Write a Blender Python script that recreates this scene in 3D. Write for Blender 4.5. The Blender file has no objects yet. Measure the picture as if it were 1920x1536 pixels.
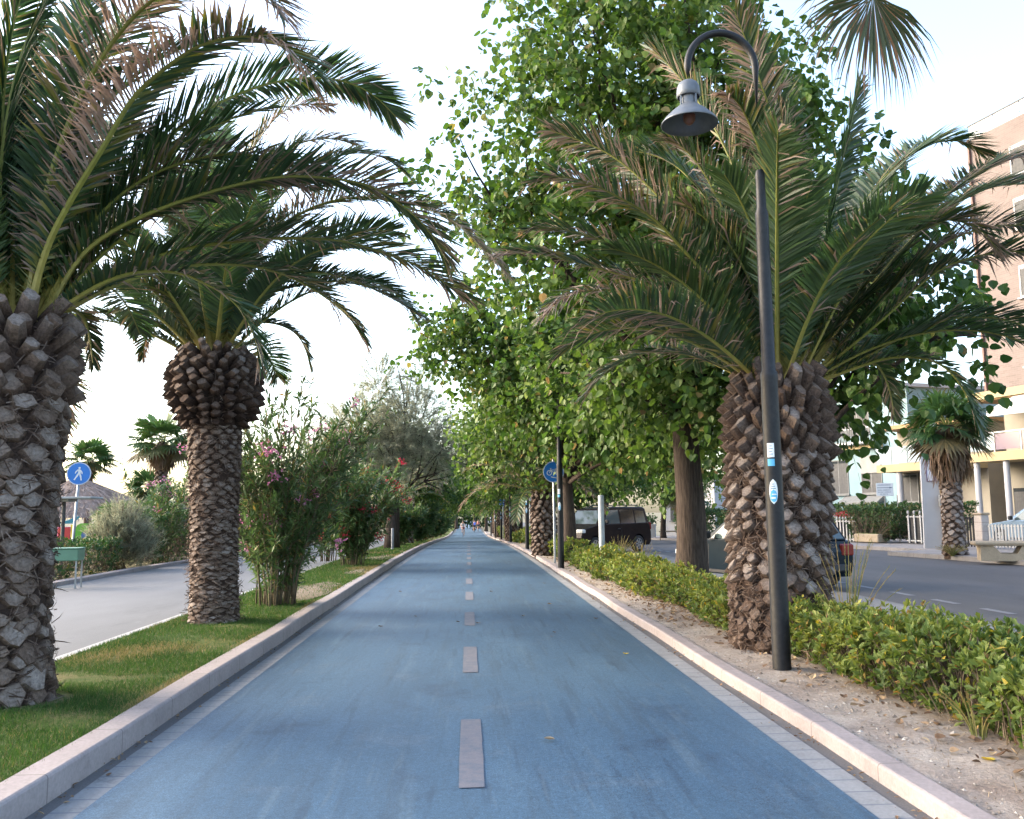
import bpy, math, random
import numpy as np
from mathutils import Vector, Matrix

# ------------------------------------------------------------------ camera, sky, sun, exposure
SC = bpy.context.scene
COL = SC.collection
R = math.radians
cam_d = bpy.data.cameras.new('camera')
cam = bpy.data.objects.new('camera', cam_d)
COL.objects.link(cam)
cam_d.sensor_width = 36.0
cam_d.lens = 36.0 * 1656.0 / 1920.0
cam_d.clip_start = 0.05
cam_d.clip_end = 6000.0
cam.matrix_world = (Matrix.Translation((0, 0, 1.5)) @ Matrix.Rotation(R(-2.87), 4, 'Z')
                    @ Matrix.Rotation(R(90 + 6.72), 4, 'X') @ Matrix.Rotation(R(-0.6), 4, 'Z'))
SC.camera = cam

SUN_EL, SUN_AZ = 24.0, -75.0            # degrees; azimuth clockwise from +Y (the path's direction)
world = bpy.data.worlds.new('World')
SC.world = world
world.use_nodes = True
nt = world.node_tree
sky = nt.nodes.new('ShaderNodeTexSky')
sky.sky_type = 'NISHITA'
sky.sun_disc = False
sky.sun_elevation = R(SUN_EL)
sky.sun_rotation = R(SUN_AZ)
sky.air_density = 1.0
sky.dust_density = 3.0
sky.ozone_density = 0.6
bg = nt.nodes['Background']
bg.inputs['Strength'].default_value = 0.15
nt.links.new(sky.outputs['Color'], bg.inputs['Color'])

sun_d = bpy.data.lights.new('sun', 'SUN')
sun = bpy.data.objects.new('sun', sun_d)
COL.objects.link(sun)
sun_d.energy = 0.6
sun_d.angle = R(30)
sun_d.color = (1.0, 0.91, 0.82)
_sd = Vector((math.sin(R(SUN_AZ)) * math.cos(R(SUN_EL)), math.cos(R(SUN_AZ)) * math.cos(R(SUN_EL)), math.sin(R(SUN_EL))))
sun.rotation_euler = _sd.to_track_quat('Z', 'Y').to_euler()
sun.location = (-30, 10, 30)

SC.view_settings.view_transform = 'Standard'
SC.view_settings.look = 'None'
SC.view_settings.gamma = 1.0
SC.view_settings.exposure = 2.45
SC.cycles.max_bounces = 9
SC.cycles.diffuse_bounces = 6
SC.cycles.transparent_max_bounces = 6
SC.cycles.use_denoising = True

# ------------------------------------------------------------------ helpers
rng = np.random.default_rng(7)


def gz(y):
    """height of the ground along the avenue: level, then dipping gently"""
    t = np.clip((np.asarray(y, float) - 25.0) / 90.0, 0, 1)
    return -1.1 * t * t * (3 - 2 * t)


def nrm(v):
    v = np.asarray(v, float)
    return v / np.maximum(np.linalg.norm(v, axis=-1, keepdims=True), 1e-9)


class MB:
    """collects geometry for ONE mesh object"""
    def __init__(self):
        self.V, self.F, self.C, self.n = [], [], [], 0

    def add(self, V, faces, mat=0, c=(0.5, 0.0)):
        V = np.asarray(V, float).reshape(-1, 3)
        c = np.asarray(c, float)
        if c.ndim == 1:
            c = np.tile(c[None, :2], (len(V), 1))
        self.V.append(V)
        self.C.append(c)
        for f in faces:
            f = np.asarray(f, int)
            if f.ndim == 1:
                f = f[None]
            if len(f):
                self.F.append((f + self.n, mat))
        self.n += len(V)

    def box(self, lo, hi, mat=0, c=(0.5, 0.0), rz=0.0, bev=0.0):
        lo, hi = np.array(lo, float), np.array(hi, float)
        if bev > 0:
            b = min(bev, 0.45 * float(np.min(hi - lo)))
            x0, y0, z0 = lo
            x1, y1, z1 = hi
            V = []
            for z, i in ((z0, b), (z0 + b, 0), (z1 - b, 0), (z1, b)):
                for x, y in ((x0 + i + b, y0 + i), (x1 - i - b, y0 + i), (x1 - i, y0 + i + b), (x1 - i, y1 - i - b),
                             (x1 - i - b, y1 - i), (x0 + i + b, y1 - i), (x0 + i, y1 - i - b), (x0 + i, y0 + i + b)):
                    V.append((x, y, z))
            F = [tuple(range(7, -1, -1)), tuple(range(24, 32))]
            for k in range(3):
                for j in range(8):
                    a = k * 8 + j
                    q = k * 8 + (j + 1) % 8
                    F.append((a, q, q + 8, a + 8))
            V = np.array(V)
        else:
            x0, y0, z0 = lo
            x1, y1, z1 = hi
            V = np.array([(x0, y0, z0), (x1, y0, z0), (x1, y1, z0), (x0, y1, z0), (x0, y0, z1), (x1, y0, z1), (x1, y1, z1), (x0, y1, z1)])
            F = [(0, 3, 2, 1), (4, 5, 6, 7), (0, 1, 5, 4), (1, 2, 6, 5), (2, 3, 7, 6), (3, 0, 4, 7)]
        if rz:
            m = (lo + hi) / 2
            co, si = math.cos(rz), math.sin(rz)
            d = V - m
            V = np.stack([m[0] + d[:, 0] * co - d[:, 1] * si, m[1] + d[:, 0] * si + d[:, 1] * co, V[:, 2]], 1)
        self.add(V, F, mat, c)
        return self

    def tube(self, P, rad, sides=8, mat=0, c=(0.5, 0.0), cap=True, flat=1.0):
        P = np.asarray(P, float)
        n = len(P)
        rad = np.broadcast_to(np.asarray(rad, float), (n,))
        T = nrm(np.gradient(P, axis=0))
        ref = np.array([0, 0, 1.0]) if abs(T[:, 2]).mean() < 0.9 else np.array([0, 1.0, 0])
        A = nrm(np.cross(T, ref))
        B = np.cross(A, T)
        th = np.linspace(0, 2 * math.pi, sides, endpoint=False)
        V = P[:, None, :] + rad[:, None, None] * (np.cos(th)[None, :, None] * A[:, None, :] + flat * np.sin(th)[None, :, None] * B[:, None, :])
        i = np.arange(n - 1)[:, None] * sides
        j = np.arange(sides)[None, :]
        k = (j + 1) % sides
        F = np.stack([i + j, i + k, i + sides + k, i + sides + j], -1).reshape(-1, 4)
        fs = [F]
        if cap:
            fs += [np.arange(sides)[::-1], np.arange(sides) + (n - 1) * sides]
        cc = np.asarray(c, float)
        if cc.ndim == 2 and len(cc) == n:
            cc = np.repeat(cc, sides, 0)
        self.add(V.reshape(-1, 3), fs, mat, cc)
        return self

    def lathe(self, prof, center=(0, 0, 0), sides=24, mat=0, c=(0.5, 0.0)):
        P = [(center[0], center[1], center[2] + z) for r, z in prof]
        th = np.linspace(0, 2 * math.pi, sides, endpoint=False)
        n = len(prof)
        V = np.array([[(center[0] + r * math.cos(t), center[1] + r * math.sin(t), center[2] + z) for t in th] for r, z in prof])
        i = np.arange(n - 1)[:, None] * sides
        j = np.arange(sides)[None, :]
        k = (j + 1) % sides
        F = np.stack([i + j, i + k, i + sides + k, i + sides + j], -1).reshape(-1, 4)
        self.add(V.reshape(-1, 3), [F], mat, c)
        return self

    def prism(self, poly, origin, ax, ay, thick, mat=0, c=(0.5, 0.0)):
        """flat polygon (2D points) extruded along ax x ay"""
        o, ax, ay = np.array(origin, float), np.array(ax, float), np.array(ay, float)
        nz = np.cross(ax, ay)
        p = np.array(poly, float)
        a = o + p[:, :1] * ax + p[:, 1:] * ay
        V = np.concatenate([a, a + nz * thick])
        n = len(p)
        F = [tuple(range(n - 1, -1, -1)), tuple(range(n, 2 * n))] + [(i, (i + 1) % n, n + (i + 1) % n, n + i) for i in range(n)]
        self.add(V, F, mat, c)
        return self

    def inst(self, tv, tf, pos, ax, ay, az, scale, mat=0, c=None):
        """many copies of a small template (leaf, blade) inside this one mesh"""
        tv = np.asarray(tv, float)
        n, k = len(pos), len(tv)
        if n == 0:
            return self
        s = np.asarray(scale, float)
        if s.ndim == 1:
            s = np.repeat(s[:, None], 3, 1)
        V = (pos[:, None, :] + tv[None, :, 0:1] * (ax * s[:, 0:1])[:, None, :] + tv[None, :, 1:2] * (ay * s[:, 1:2])[:, None, :]
             + tv[None, :, 2:3] * (az * s[:, 2:3])[:, None, :]).reshape(-1, 3)
        off = (np.arange(n) * k)[:, None, None]
        fs = [(np.asarray(f, int)[None] + off).reshape(-1, np.asarray(f).shape[1]) for f in tf]
        cc = (0.5, 0.0) if c is None else np.repeat(np.asarray(c, float), k, 0)
        self.add(V, fs, mat, cc)
        return self

    def build(self, name, mats, parent=None, smooth=False, loc=None):
        me = bpy.data.meshes.new(name)
        V = np.concatenate(self.V)
        C = np.concatenate(self.C)
        me.vertices.add(len(V))
        me.vertices.foreach_set('co', V.astype(np.float32).ravel())
        li, ls, mi, pos = [], [], [], 0
        for f, m in self.F:
            nf, k = f.shape
            li.append(f.ravel())
            ls.append(pos + np.arange(nf) * k)
            mi.append(np.full(nf, m))
            pos += nf * k
        li, ls, mi = np.concatenate(li), np.concatenate(ls), np.concatenate(mi)
        me.loops.add(len(li))
        me.loops.foreach_set('vertex_index', li.astype(np.int32))
        me.polygons.add(len(ls))
        me.polygons.foreach_set('loop_start', ls.astype(np.int32))
        me.polygons.foreach_set('material_index', mi.astype(np.int32))
        me.polygons.foreach_set('use_smooth', np.full(len(ls), bool(smooth)))
        me.update(calc_edges=True)
        at = me.attributes.new('tone', 'FLOAT_COLOR', 'POINT')
        cd = np.ones((len(V), 4), np.float32)
        cd[:, :2] = C[:, :2]
        cd[:, 2] = 0
        at.data.foreach_set('color', cd.ravel())
        if not isinstance(mats, (list, tuple)):
            mats = [mats]
        for m in mats:
            me.materials.append(m)
        o = bpy.data.objects.new(name, me)
        COL.objects.link(o)
        if parent is not None:
            o.parent = parent
        if loc is not None:
            o.location = loc
        return o


def tag(o, label, cat, group=None):
    o['label'] = label
    o['category'] = cat
    if group:
        o['group'] = group
    return o


def thing(name, label, cat, loc=(0, 0, 0), rz=0.0, group=None):
    o = bpy.data.objects.new(name, None)
    o.empty_display_size = 0.2
    COL.objects.link(o)
    o.location = loc
    o.rotation_euler = (0, 0, rz)
    return tag(o, label, cat, group)


def struct(o, kind='structure'):
    o['kind'] = kind
    return o


def copy_tree(o, parent=None):
    c = o.copy()
    COL.objects.link(c)
    if parent is not None:
        c.parent = parent
        c.matrix_parent_inverse = o.matrix_parent_inverse.copy()
    for ch in list(o.children):
        copy_tree(ch, c)
    return c


def place(src, label, loc, rz=0.0, sc=1.0, group=None, first=False):
    c = src if first else copy_tree(src)
    c.location = loc
    c.rotation_euler = (0, 0, rz)
    c.scale = (sc, sc, sc) if not isinstance(sc, tuple) else sc
    c['label'] = label
    if group:
        c['group'] = group
    return c


# ------------------------------------------------------------------ materials
def new_mat(name):
    m = bpy.data.materials.new(name)
    m.use_nodes = True
    t = m.node_tree
    return m, t, t.nodes['Principled BSDF']


def ramp(t, stops, fac=None):
    r = t.nodes.new('ShaderNodeValToRGB')
    e = r.color_ramp.elements
    while len(e) < len(stops):
        e.new(0.5)
    for i, (p, c) in enumerate(stops):
        e[i].position = p
        e[i].color = (c[0], c[1], c[2], 1)
    if fac is not None:
        t.links.new(fac, r.inputs['Fac'])
    return r.outputs['Color']


def noise(t, scale, detail=4, rough=0.6, coord='Object', stretch=None):
    tc = t.nodes.new('ShaderNodeTexCoord')
    n = t.nodes.new('ShaderNodeTexNoise')
    n.inputs['Scale'].default_value = scale
    n.inputs['Detail'].default_value = detail
    n.inputs['Roughness'].default_value = rough
    src = tc.outputs[coord]
    if stretch:
        mp = t.nodes.new('ShaderNodeMapping')
        mp.inputs['Scale'].default_value = stretch
        t.links.new(src, mp.inputs['Vector'])
        src = mp.outputs['Vector']
    t.links.new(src, n.inputs['Vector'])
    return n.outputs['Fac']


def mixc(t, a, b, fac, mode='MIX'):
    m = t.nodes.new('ShaderNodeMix')
    m.data_type = 'RGBA'
    m.blend_type = mode
    for sock, v in ((m.inputs[6], a), (m.inputs[7], b)):
        if isinstance(v, (tuple, list)):
            sock.default_value = (v[0], v[1], v[2], 1)
        else:
            t.links.new(v, sock)
    if isinstance(fac, (int, float)):
        m.inputs[0].default_value = fac
    else:
        t.links.new(fac, m.inputs[0])
    return m.outputs[2]


def bump(t, p, h, strength=0.3, dist=0.02):
    b = t.nodes.new('ShaderNodeBump')
    b.inputs['Strength'].default_value = strength
    b.inputs['Distance'].default_value = dist
    t.links.new(h, b.inputs['Height'])
    t.links.new(b.outputs['Normal'], p.inputs['Normal'])


def mapr(t, v, a, b, lo=0.0, hi=1.0):
    m = t.nodes.new('ShaderNodeMapRange')
    m.inputs[1].default_value = a
    m.inputs[2].default_value = b
    m.inputs[3].default_value = lo
    m.inputs[4].default_value = hi
    t.links.new(v, m.inputs[0])
    return m.outputs[0]


def solid(name, col, rough=0.6, metal=0.0, var=0.12, scale=6.0, bmp=0.0, spec=0.5, dirt=None):
    """one colour with a little mottling"""
    m, t, p = new_mat(name)
    n = noise(t, scale)
    lo = tuple(c * (1 - var * 1.6) for c in col)
    hi = tuple(min(1, c * (1 + var)) for c in col)
    c = ramp(t, [(0.3, lo), (0.7, hi)], n)
    if dirt:
        n2 = noise(t, scale * 0.35, 6, 0.7)
        c = mixc(t, c, dirt, mapr(t, n2, 0.52, 0.72, 0, 0.6))
    t.links.new(c, p.inputs['Base Color'])
    p.inputs['Roughness'].default_value = rough
    p.inputs['Metallic'].default_value = metal
    p.inputs['Specular IOR Level'].default_value = spec
    if bmp:
        bump(t, p, noise(t, scale * 8, 3), bmp, 0.01)
    return m


def attr(t):
    a = t.nodes.new('ShaderNodeAttribute')
    a.attribute_name = 'tone'
    s = t.nodes.new('ShaderNodeSeparateColor')
    t.links.new(a.outputs['Color'], s.inputs['Color'])
    return s.outputs['Red'], s.outputs['Green']


def foliage(name, green, dry, trans=0.35, rough=0.5, spec=0.35):
    """leaf material: 'tone' red picks the green, green channel the dryness"""
    m, t, p = new_mat(name)
    r, g = attr(t)
    c = ramp(t, green, r)
    k = len(dry)
    d = ramp(t, [(0.25 + 0.75 * i / max(1, k - 1) if k > 1 else 1.0, x) for i, x in enumerate(dry)], g)
    c = mixc(t, c, d, mapr(t, g, 0.05, 0.3))
    t.links.new(c, p.inputs['Base Color'])
    p.inputs['Roughness'].default_value = rough
    p.inputs['Specular IOR Level'].default_value = spec
    tr = t.nodes.new('ShaderNodeBsdfTranslucent')
    hs = t.nodes.new('ShaderNodeHueSaturation')
    hs.inputs['Saturation'].default_value = 1.15
    hs.inputs['Value'].default_value = 1.35
    t.links.new(c, hs.inputs['Color'])
    t.links.new(hs.outputs['Color'], tr.inputs['Color'])
    mx = t.nodes.new('ShaderNodeMixShader')
    mx.inputs[0].default_value = trans
    t.links.new(p.outputs[0], mx.inputs[1])
    t.links.new(tr.outputs[0], mx.inputs[2])
    t.links.new(mx.outputs[0], t.nodes['Material Output'].inputs['Surface'])
    return m


def toned(name, stops, rough=0.85, nscale=20, namp=0.35, bmp=0.4, stretch=None, spec=0.2):
    """colour picked by the 'tone' red value, broken up by noise"""
    m, t, p = new_mat(name)
    r, g = attr(t)
    n = noise(t, nscale, 5, 0.65, stretch=stretch)
    c = ramp(t, stops, r)
    c = mixc(t, c, ramp(t, [(0.25, (1 - namp,) * 3), (0.75, (1 + namp * 0.4,) * 3)], n), 1.0, 'MULTIPLY')
    t.links.new(c, p.inputs['Base Color'])
    p.inputs['Roughness'].default_value = rough
    p.inputs['Specular IOR Level'].default_value = spec
    if bmp:
        bump(t, p, n, bmp, 0.02)
    return m


def glass_mat(name, col=(0.02, 0.03, 0.035), rough=0.06):
    m, t, p = new_mat(name)
    p.inputs['Base Color'].default_value = (*col, 1)
    p.inputs['Roughness'].default_value = rough
    p.inputs['Specular IOR Level'].default_value = 0.8
    return m

# ------------------------------------------------------------------ setting: ground, path, kerbs, roads
YS = np.concatenate([np.arange(-6, 12, 0.5), np.arange(12, 40, 1.0), np.arange(40, 130, 2.5), np.arange(130, 331, 20)])


def strip(name, xs, z, mat, ys=YS, jitter=0.0, label=None):
    """a sheet that follows the ground's height; xs is a list of x (or functions of y)"""
    b = MB()
    cols = []
    for x in xs:
        xx = x(ys) if callable(x) else np.full(len(ys), float(x))
        cols.append(np.stack([xx, ys, gz(ys) + z], 1))
    V = np.stack(cols, 1)
    if jitter:
        V[:, 1:-1, 2] += rng.normal(0, jitter, V[:, 1:-1, 2].shape)
    n, k = V.shape[:2]
    i = np.arange(n - 1)[:, None] * k
    j = np.arange(k - 1)[None]
    F = np.stack([i + j, i + j + 1, i + k + j + 1, i + k + j], -1).reshape(-1, 4)
    b.add(V.reshape(-1, 3), [F])
    return struct(b.build(name, mat, smooth=True))


def asphalt(name, col, warm=None, rough=0.8):
    m, t, p = new_mat(name)
    a = noise(t, 0.35, 6, 0.65, stretch=(1, 0.35, 1))
    b_ = noise(t, 90, 3, 0.6)
    c = ramp(t, [(0.3, tuple(x * 0.74 for x in col)), (0.7, tuple(x * 1.2 for x in col))], a)
    c = mixc(t, c, tuple(x * 0.55 for x in col), mapr(t, noise(t, 0.9, 8, 0.75, stretch=(1, 0.25, 1)), 0.56, 0.68, 0, 0.55))
    c = mixc(t, c, tuple(min(1, x * 1.5) for x in col), mapr(t, noise(t, 2.3, 8, 0.75), 0.6, 0.72, 0, 0.4))
    c = mixc(t, c, ramp(t, [(0.35, (0.72,) * 3), (0.65, (1.22,) * 3)], b_), 0.6, 'MULTIPLY')
    t.links.new(c, p.inputs['Base Color'])
    p.inputs['Roughness'].default_value = rough
    p.inputs['Specular IOR Level'].default_value = 0.4
    bump(t, p, b_, 0.25, 0.004)
    return m


def blue_path_mat():
    m, t, p = new_mat('blue_path_paint')
    big = noise(t, 0.45, 5, 0.6, stretch=(1.0, 0.3, 1))
    streak = noise(t, 2.2, 6, 0.7, stretch=(2.6, 0.16, 1))
    fine = noise(t, 120, 3, 0.6)
    blot = noise(t, 1.1, 7, 0.72)
    c = ramp(t, [(0.30, (0.036, 0.074, 0.118)), (0.5, (0.055, 0.108, 0.17)), (0.68, (0.084, 0.15, 0.215))], big)
    c = mixc(t, c, (0.05, 0.085, 0.125), mapr(t, streak, 0.5, 0.66, 0, 0.75))
    c = mixc(t, c, (0.09, 0.13, 0.175), mapr(t, blot, 0.56, 0.68, 0, 0.7))
    c = mixc(t, c, (0.03, 0.05, 0.085), mapr(t, blot, 0.44, 0.33, 0, 0.55))
    c = mixc(t, c, ramp(t, [(0.38, (0.6,) * 3), (0.62, (1.3,) * 3)], fine), 0.9, 'MULTIPLY')
    # pale scuffs and dark tyre drags, slightly across the path
    for sc_, rot, col_, a0, a1, amt in ((1.3, 0.10, (0.11, 0.165, 0.21), 0.575, 0.68, 0.42), (2.1, -0.16, (0.026, 0.045, 0.075), 0.56, 0.66, 0.42), (3.4, 0.22, (0.10, 0.14, 0.17), 0.58, 0.68, 0.35)):
        tc2 = t.nodes.new('ShaderNodeTexCoord')
        m2 = t.nodes.new('ShaderNodeMapping')
        m2.inputs['Rotation'].default_value = (0, 0, rot)
        m2.inputs['Scale'].default_value = (5.0, 0.32, 1)
        n2 = t.nodes.new('ShaderNodeTexNoise')
        n2.inputs['Scale'].default_value = sc_
        n2.inputs['Detail'].default_value = 7
        n2.inputs['Roughness'].default_value = 0.62
        t.links.new(tc2.outputs['Object'], m2.inputs['Vector'])
        t.links.new(m2.outputs['Vector'], n2.inputs['Vector'])
        c = mixc(t, c, col_, mapr(t, n2.outputs['Fac'], a0, a1, 0, amt))
    grain = noise(t, 38, 6, 0.75)
    c = mixc(t, c, ramp(t, [(0.36, (0.7,) * 3), (0.64, (1.25,) * 3)], grain), 0.8, 'MULTIPLY')
    # thin cracks and tyre scratches
    tc = t.nodes.new('ShaderNodeTexCoord')
    mp = t.nodes.new('ShaderNodeMapping')
    mp.inputs['Scale'].default_value = (0.9, 0.22, 1)
    mp.inputs['Rotation'].default_value = (0, 0, 0.12)
    wv = t.nodes.new('ShaderNodeTexNoise')
    wv.inputs['Scale'].default_value = 1.6
    wv.inputs['Detail'].default_value = 3
    t.links.new(tc.outputs['Object'], mp.inputs['Vector'])
    t.links.new(mp.outputs['Vector'], wv.inputs['Vector'])
    d = t.nodes.new('ShaderNodeMath')
    d.operation = 'SUBTRACT'
    d.inputs[1].default_value = 0.5
    t.links.new(wv.outputs['Fac'], d.inputs[0])
    ab = t.nodes.new('ShaderNodeMath')
    ab.operation = 'ABSOLUTE'
    t.links.new(d.outputs[0], ab.inputs[0])
    c = mixc(t, c, (0.02, 0.035, 0.06), mapr(t, ab.outputs[0], 0.0022, 0.0, 0, 0.35))
    t.links.new(c, p.inputs['Base Color'])
    p.inputs['Roughness'].default_value = 0.55
    p.inputs['Specular IOR Level'].default_value = 0.42
    bump(t, p, fine, 0.3, 0.004)
    return m


def stone_mat(name, col, joint_len=1.0, joint_w=0.006, dark=(0.12, 0.1, 0.09), axis=1, stain=0.5):
    """stone with transverse joints every joint_len metres"""
    m, t, p = new_mat(name)
    n1 = noise(t, 1.4, 6, 0.7)
    n2 = noise(t, 45, 4, 0.6)
    c = ramp(t, [(0.3, tuple(x * 0.8 for x in col)), (0.7, tuple(min(1, x * 1.1) for x in col))], n1)
    c = mixc(t, c, ramp(t, [(0.3, (0.8,) * 3), (0.7, (1.12,) * 3)], n2), 0.7, 'MULTIPLY')
    c = mixc(t, c, tuple(x * 0.42 for x in col), mapr(t, noise(t, 3.2, 8, 0.75), 0.56, 0.72, 0, stain))
    tc = t.nodes.new('ShaderNodeTexCoord')
    s = t.nodes.new('ShaderNodeSeparateXYZ')
    t.links.new(tc.outputs['Object'], s.inputs[0])
    md = t.nodes.new('ShaderNodeMath')
    md.operation = 'PINGPONG'
    md.inputs[1].default_value = joint_len / 2
    t.links.new(s.outputs[axis], md.inputs[0])
    c = mixc(t, c, dark, mapr(t, md.outputs[0], joint_w, joint_w * 0.4, 0, 0.85))
    t.links.new(c, p.inputs['Base Color'])
    p.inputs['Roughness'].default_value = 0.85
    p.inputs['Specular IOR Level'].default_value = 0.25
    bump(t, p, n2, 0.3, 0.006)
    return m


def soil_mat(name, a, b_, c_, scale=1.2):
    m, t, p = new_mat(name)
    n1 = noise(t, scale, 6, 0.7)
    n2 = noise(t, 38, 5, 0.7)
    c = ramp(t, [(0.32, a), (0.5, b_), (0.7, c_)], n1)
    c = mixc(t, c, ramp(t, [(0.3, (0.6,) * 3), (0.7, (1.25,) * 3)], n2), 0.75, 'MULTIPLY')
    t.links.new(c, p.inputs['Base Color'])
    p.inputs['Roughness'].default_value = 0.95
    p.inputs['Specular IOR Level'].default_value = 0.1
    bump(t, p, n2, 0.7, 0.02)
    return m


M_path = blue_path_mat()
M_brick_strip = stone_mat('worn_white_setts', (0.25, 0.255, 0.262), 0.21, 0.012, (0.13, 0.15, 0.18), 1, 0.8)
M_gutter = asphalt('gutter_asphalt', (0.115, 0.112, 0.115))
M_kerb = stone_mat('pale_kerbstone', (0.32, 0.278, 0.272), 1.0, 0.006)
M_promenade = asphalt('grey_promenade', (0.125, 0.128, 0.135))
M_road = asphalt('road_asphalt', (0.075, 0.073, 0.078))
M_parking = asphalt('pale_parking_lane', (0.155, 0.158, 0.165))
M_sand = soil_mat('sandy_soil', (0.25, 0.195, 0.16), (0.37, 0.315, 0.27), (0.46, 0.41, 0.36))
M_lawn_soil = soil_mat('lawn_soil', (0.045, 0.075, 0.02), (0.075, 0.105, 0.03), (0.20, 0.15, 0.085), 0.9)
M_ground = soil_mat('open_ground', (0.16, 0.15, 0.10), (0.22, 0.2, 0.14), (0.30, 0.26, 0.19), 0.2)
M_pave = stone_mat('pavement_slabs', (0.25, 0.235, 0.23), 0.6, 0.008)

# base ground out to the horizon
gx = np.array([-2500, -600, -150, -60, -25, 25, 60, 150, 600, 2500.0])
gy = np.concatenate([[-300, -60, -10], np.arange(0, 130, 6.0), [160, 220, 330, 700, 1500, 4000]])
bg_ = MB()
VV = np.stack(np.meshgrid(gx, gy), -1).reshape(-1, 2)
VV = np.concatenate([VV, (gz(VV[:, 1]) - 0.04)[:, None]], 1)
kx = len(gx)
i = np.arange(len(gy) - 1)[:, None] * kx
j = np.arange(kx - 1)[None]
bg_.add(VV, [np.stack([i + j, i + j + 1, i + kx + j + 1, i + kx + j], -1).reshape(-1, 4)])
struct(bg_.build('ground', M_ground))

strip('gutter', [-2.26, 2.28], 0.0, M_gutter)
strip('cycle_path', [-1.985, 1.99], 0.008, M_path)
YSB = np.concatenate([np.arange(-6, 60, 0.5), np.arange(60, 130, 2.5)])


def wob(x, amp, k, ph):
    return lambda y: x + amp * np.sin(y * k + ph) + amp * 0.6 * np.sin(y * k * 2.7 + ph * 3)


sb = MB()
for xa, xb in ((-2.145, -1.985), (1.99, 2.166)):
    V = np.stack([np.stack([np.full(len(YSB), xa), YSB, gz(YSB) + 0.005], 1), np.stack([np.full(len(YSB), xb), YSB, gz(YSB) + 0.005], 1)], 1)
    ii = np.arange(len(YSB) - 1) * 2
    sb.add(V.reshape(-1, 3), [np.stack([ii, ii + 1, ii + 3, ii + 2], 1)])
struct(sb.build('sett_strip', M_brick_strip))


def kerb(name, x_in, x_out, zt, ys=YS):
    """kerb with a slightly rounded front edge"""
    s = 1 if x_out > x_in else -1
    b = 0.018
    prof = [(x_in, -0.05), (x_in, zt - b), (x_in + s * b * 0.35, zt - b * 0.3), (x_in + s * b, zt), (x_out, zt), (x_out, -0.05)]
    m = MB()
    ys = np.arange(-6, 130, 1.0)
    w = 0.012 * np.sin(ys * 1.3) + rng.normal(0, 0.004, len(ys))
    V = np.stack([np.stack([x + w, ys, gz(ys) + z], 1) for x, z in prof], 1)
    k = len(prof)
    i = np.arange(len(ys) - 1)[:, None] * k
    j = np.arange(k - 1)[None]
    F = np.stack([i + j, i + j + 1, i + k + j + 1, i + k + j], -1).reshape(-1, 4)
    if s > 0:
        F = F[:, ::-1]
    m.add(V.reshape(-1, 3), [F])
    return struct(m.build(name, M_kerb))


kerb('kerb', -2.24, -2.42, 0.15)
kerb('kerb', 2.262, 2.40, 0.10)
# left verge, promenade
strip('lawn_soil', [-2.40, -2.9, -3.5, -4.0], 0.125, M_lawn_soil, jitter=0.012)
kb = MB()
ys = np.arange(-6, 130, 1.0)
V = np.stack([np.stack([np.full(len(ys), x), ys, gz(ys) + z], 1) for x, z in ((-4.0, 0.0), (-4.0, 0.128), (-4.11, 0.128), (-4.11, 0.0))], 1)
i = np.arange(len(ys) - 1)[:, None] * 4
j = np.arange(3)[None]
kb.add(V.reshape(-1, 3), [np.stack([i + j, i + j + 1, i + 5 + j, i + 4 + j], -1).reshape(-1, 4)])
struct(kb.build('edging', stone_mat('white_edging', (0.4, 0.4, 0.41), 1.0, 0.006, stain=0.3)))
strip('promenade', [-8.75, -4.11], 0.08, M_promenade)
lk = MB()
V = np.stack([np.stack([x + 0.06 * np.sin(ys * 0.7), ys, gz(ys) + z], 1) for x, z in ((-8.75, 0.0), (-8.75, 0.16), (-8.95, 0.17), (-8.95, 0.0))], 1)
lk.add(V.reshape(-1, 3), [np.stack([i + j, i + j + 1, i + 5 + j, i + 4 + j], -1).reshape(-1, 4)[:, ::-1]])
struct(lk.build('kerb', M_kerb))
strip('garden_soil', [-60, -20, -8.95], 0.05, soil_mat('garden_soil', (0.10, 0.10, 0.05), (0.17, 0.15, 0.09), (0.26, 0.21, 0.14)))
# right verge, parking lane, road
xs = [2.39] + list(np.linspace(2.5, 4.25, 12)) + [4.3]
ysv = np.concatenate([np.arange(-4, 16, 0.12), np.arange(16, 40, 0.6), np.arange(40, 130, 3)])
strip('sandy_verge', xs, 0.075, M_sand, ys=ysv, jitter=0.011)
kr = MB()
V = np.stack([np.stack([np.full(len(ys), x), ys, gz(ys) + z], 1) for x, z in ((4.3, 0.0), (4.3, 0.1), (4.45, 0.1), (4.45, -0.03))], 1)
kr.add(V.reshape(-1, 3), [np.stack([i + j, i + j + 1, i + 5 + j, i + 4 + j], -1).reshape(-1, 4)])
struct(kr.build('kerb', M_kerb))
strip('parking_lane', [4.45, 6.95], -0.01, M_parking)
strip('road', [6.95, 16.2], -0.008, M_road)
pv = MB()
far_edge = lambda y: 14.45 - 0.1 * (y - 25)
yy = np.arange(10, 75, 1.0)
fx = np.where(yy < 29.5, 14.35 - 0.12 * (yy - 25), 15.9 - 0.12 * (yy - 30))
V = np.stack([np.stack([fx + dx, yy, gz(yy) + z], 1) for dx, z in ((0, 0.0), (0.01, 0.13), (0.16, 0.14), (14.0, 0.14))], 1)
i = np.arange(len(yy) - 1)[:, None] * 4
j = np.arange(3)[None]
pv.add(V.reshape(-1, 3), [np.stack([i + j, i + j + 1, i + 5 + j, i + 4 + j], -1).reshape(-1, 4)[:, ::-1]])
struct(pv.build('pavement', M_pave))

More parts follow.
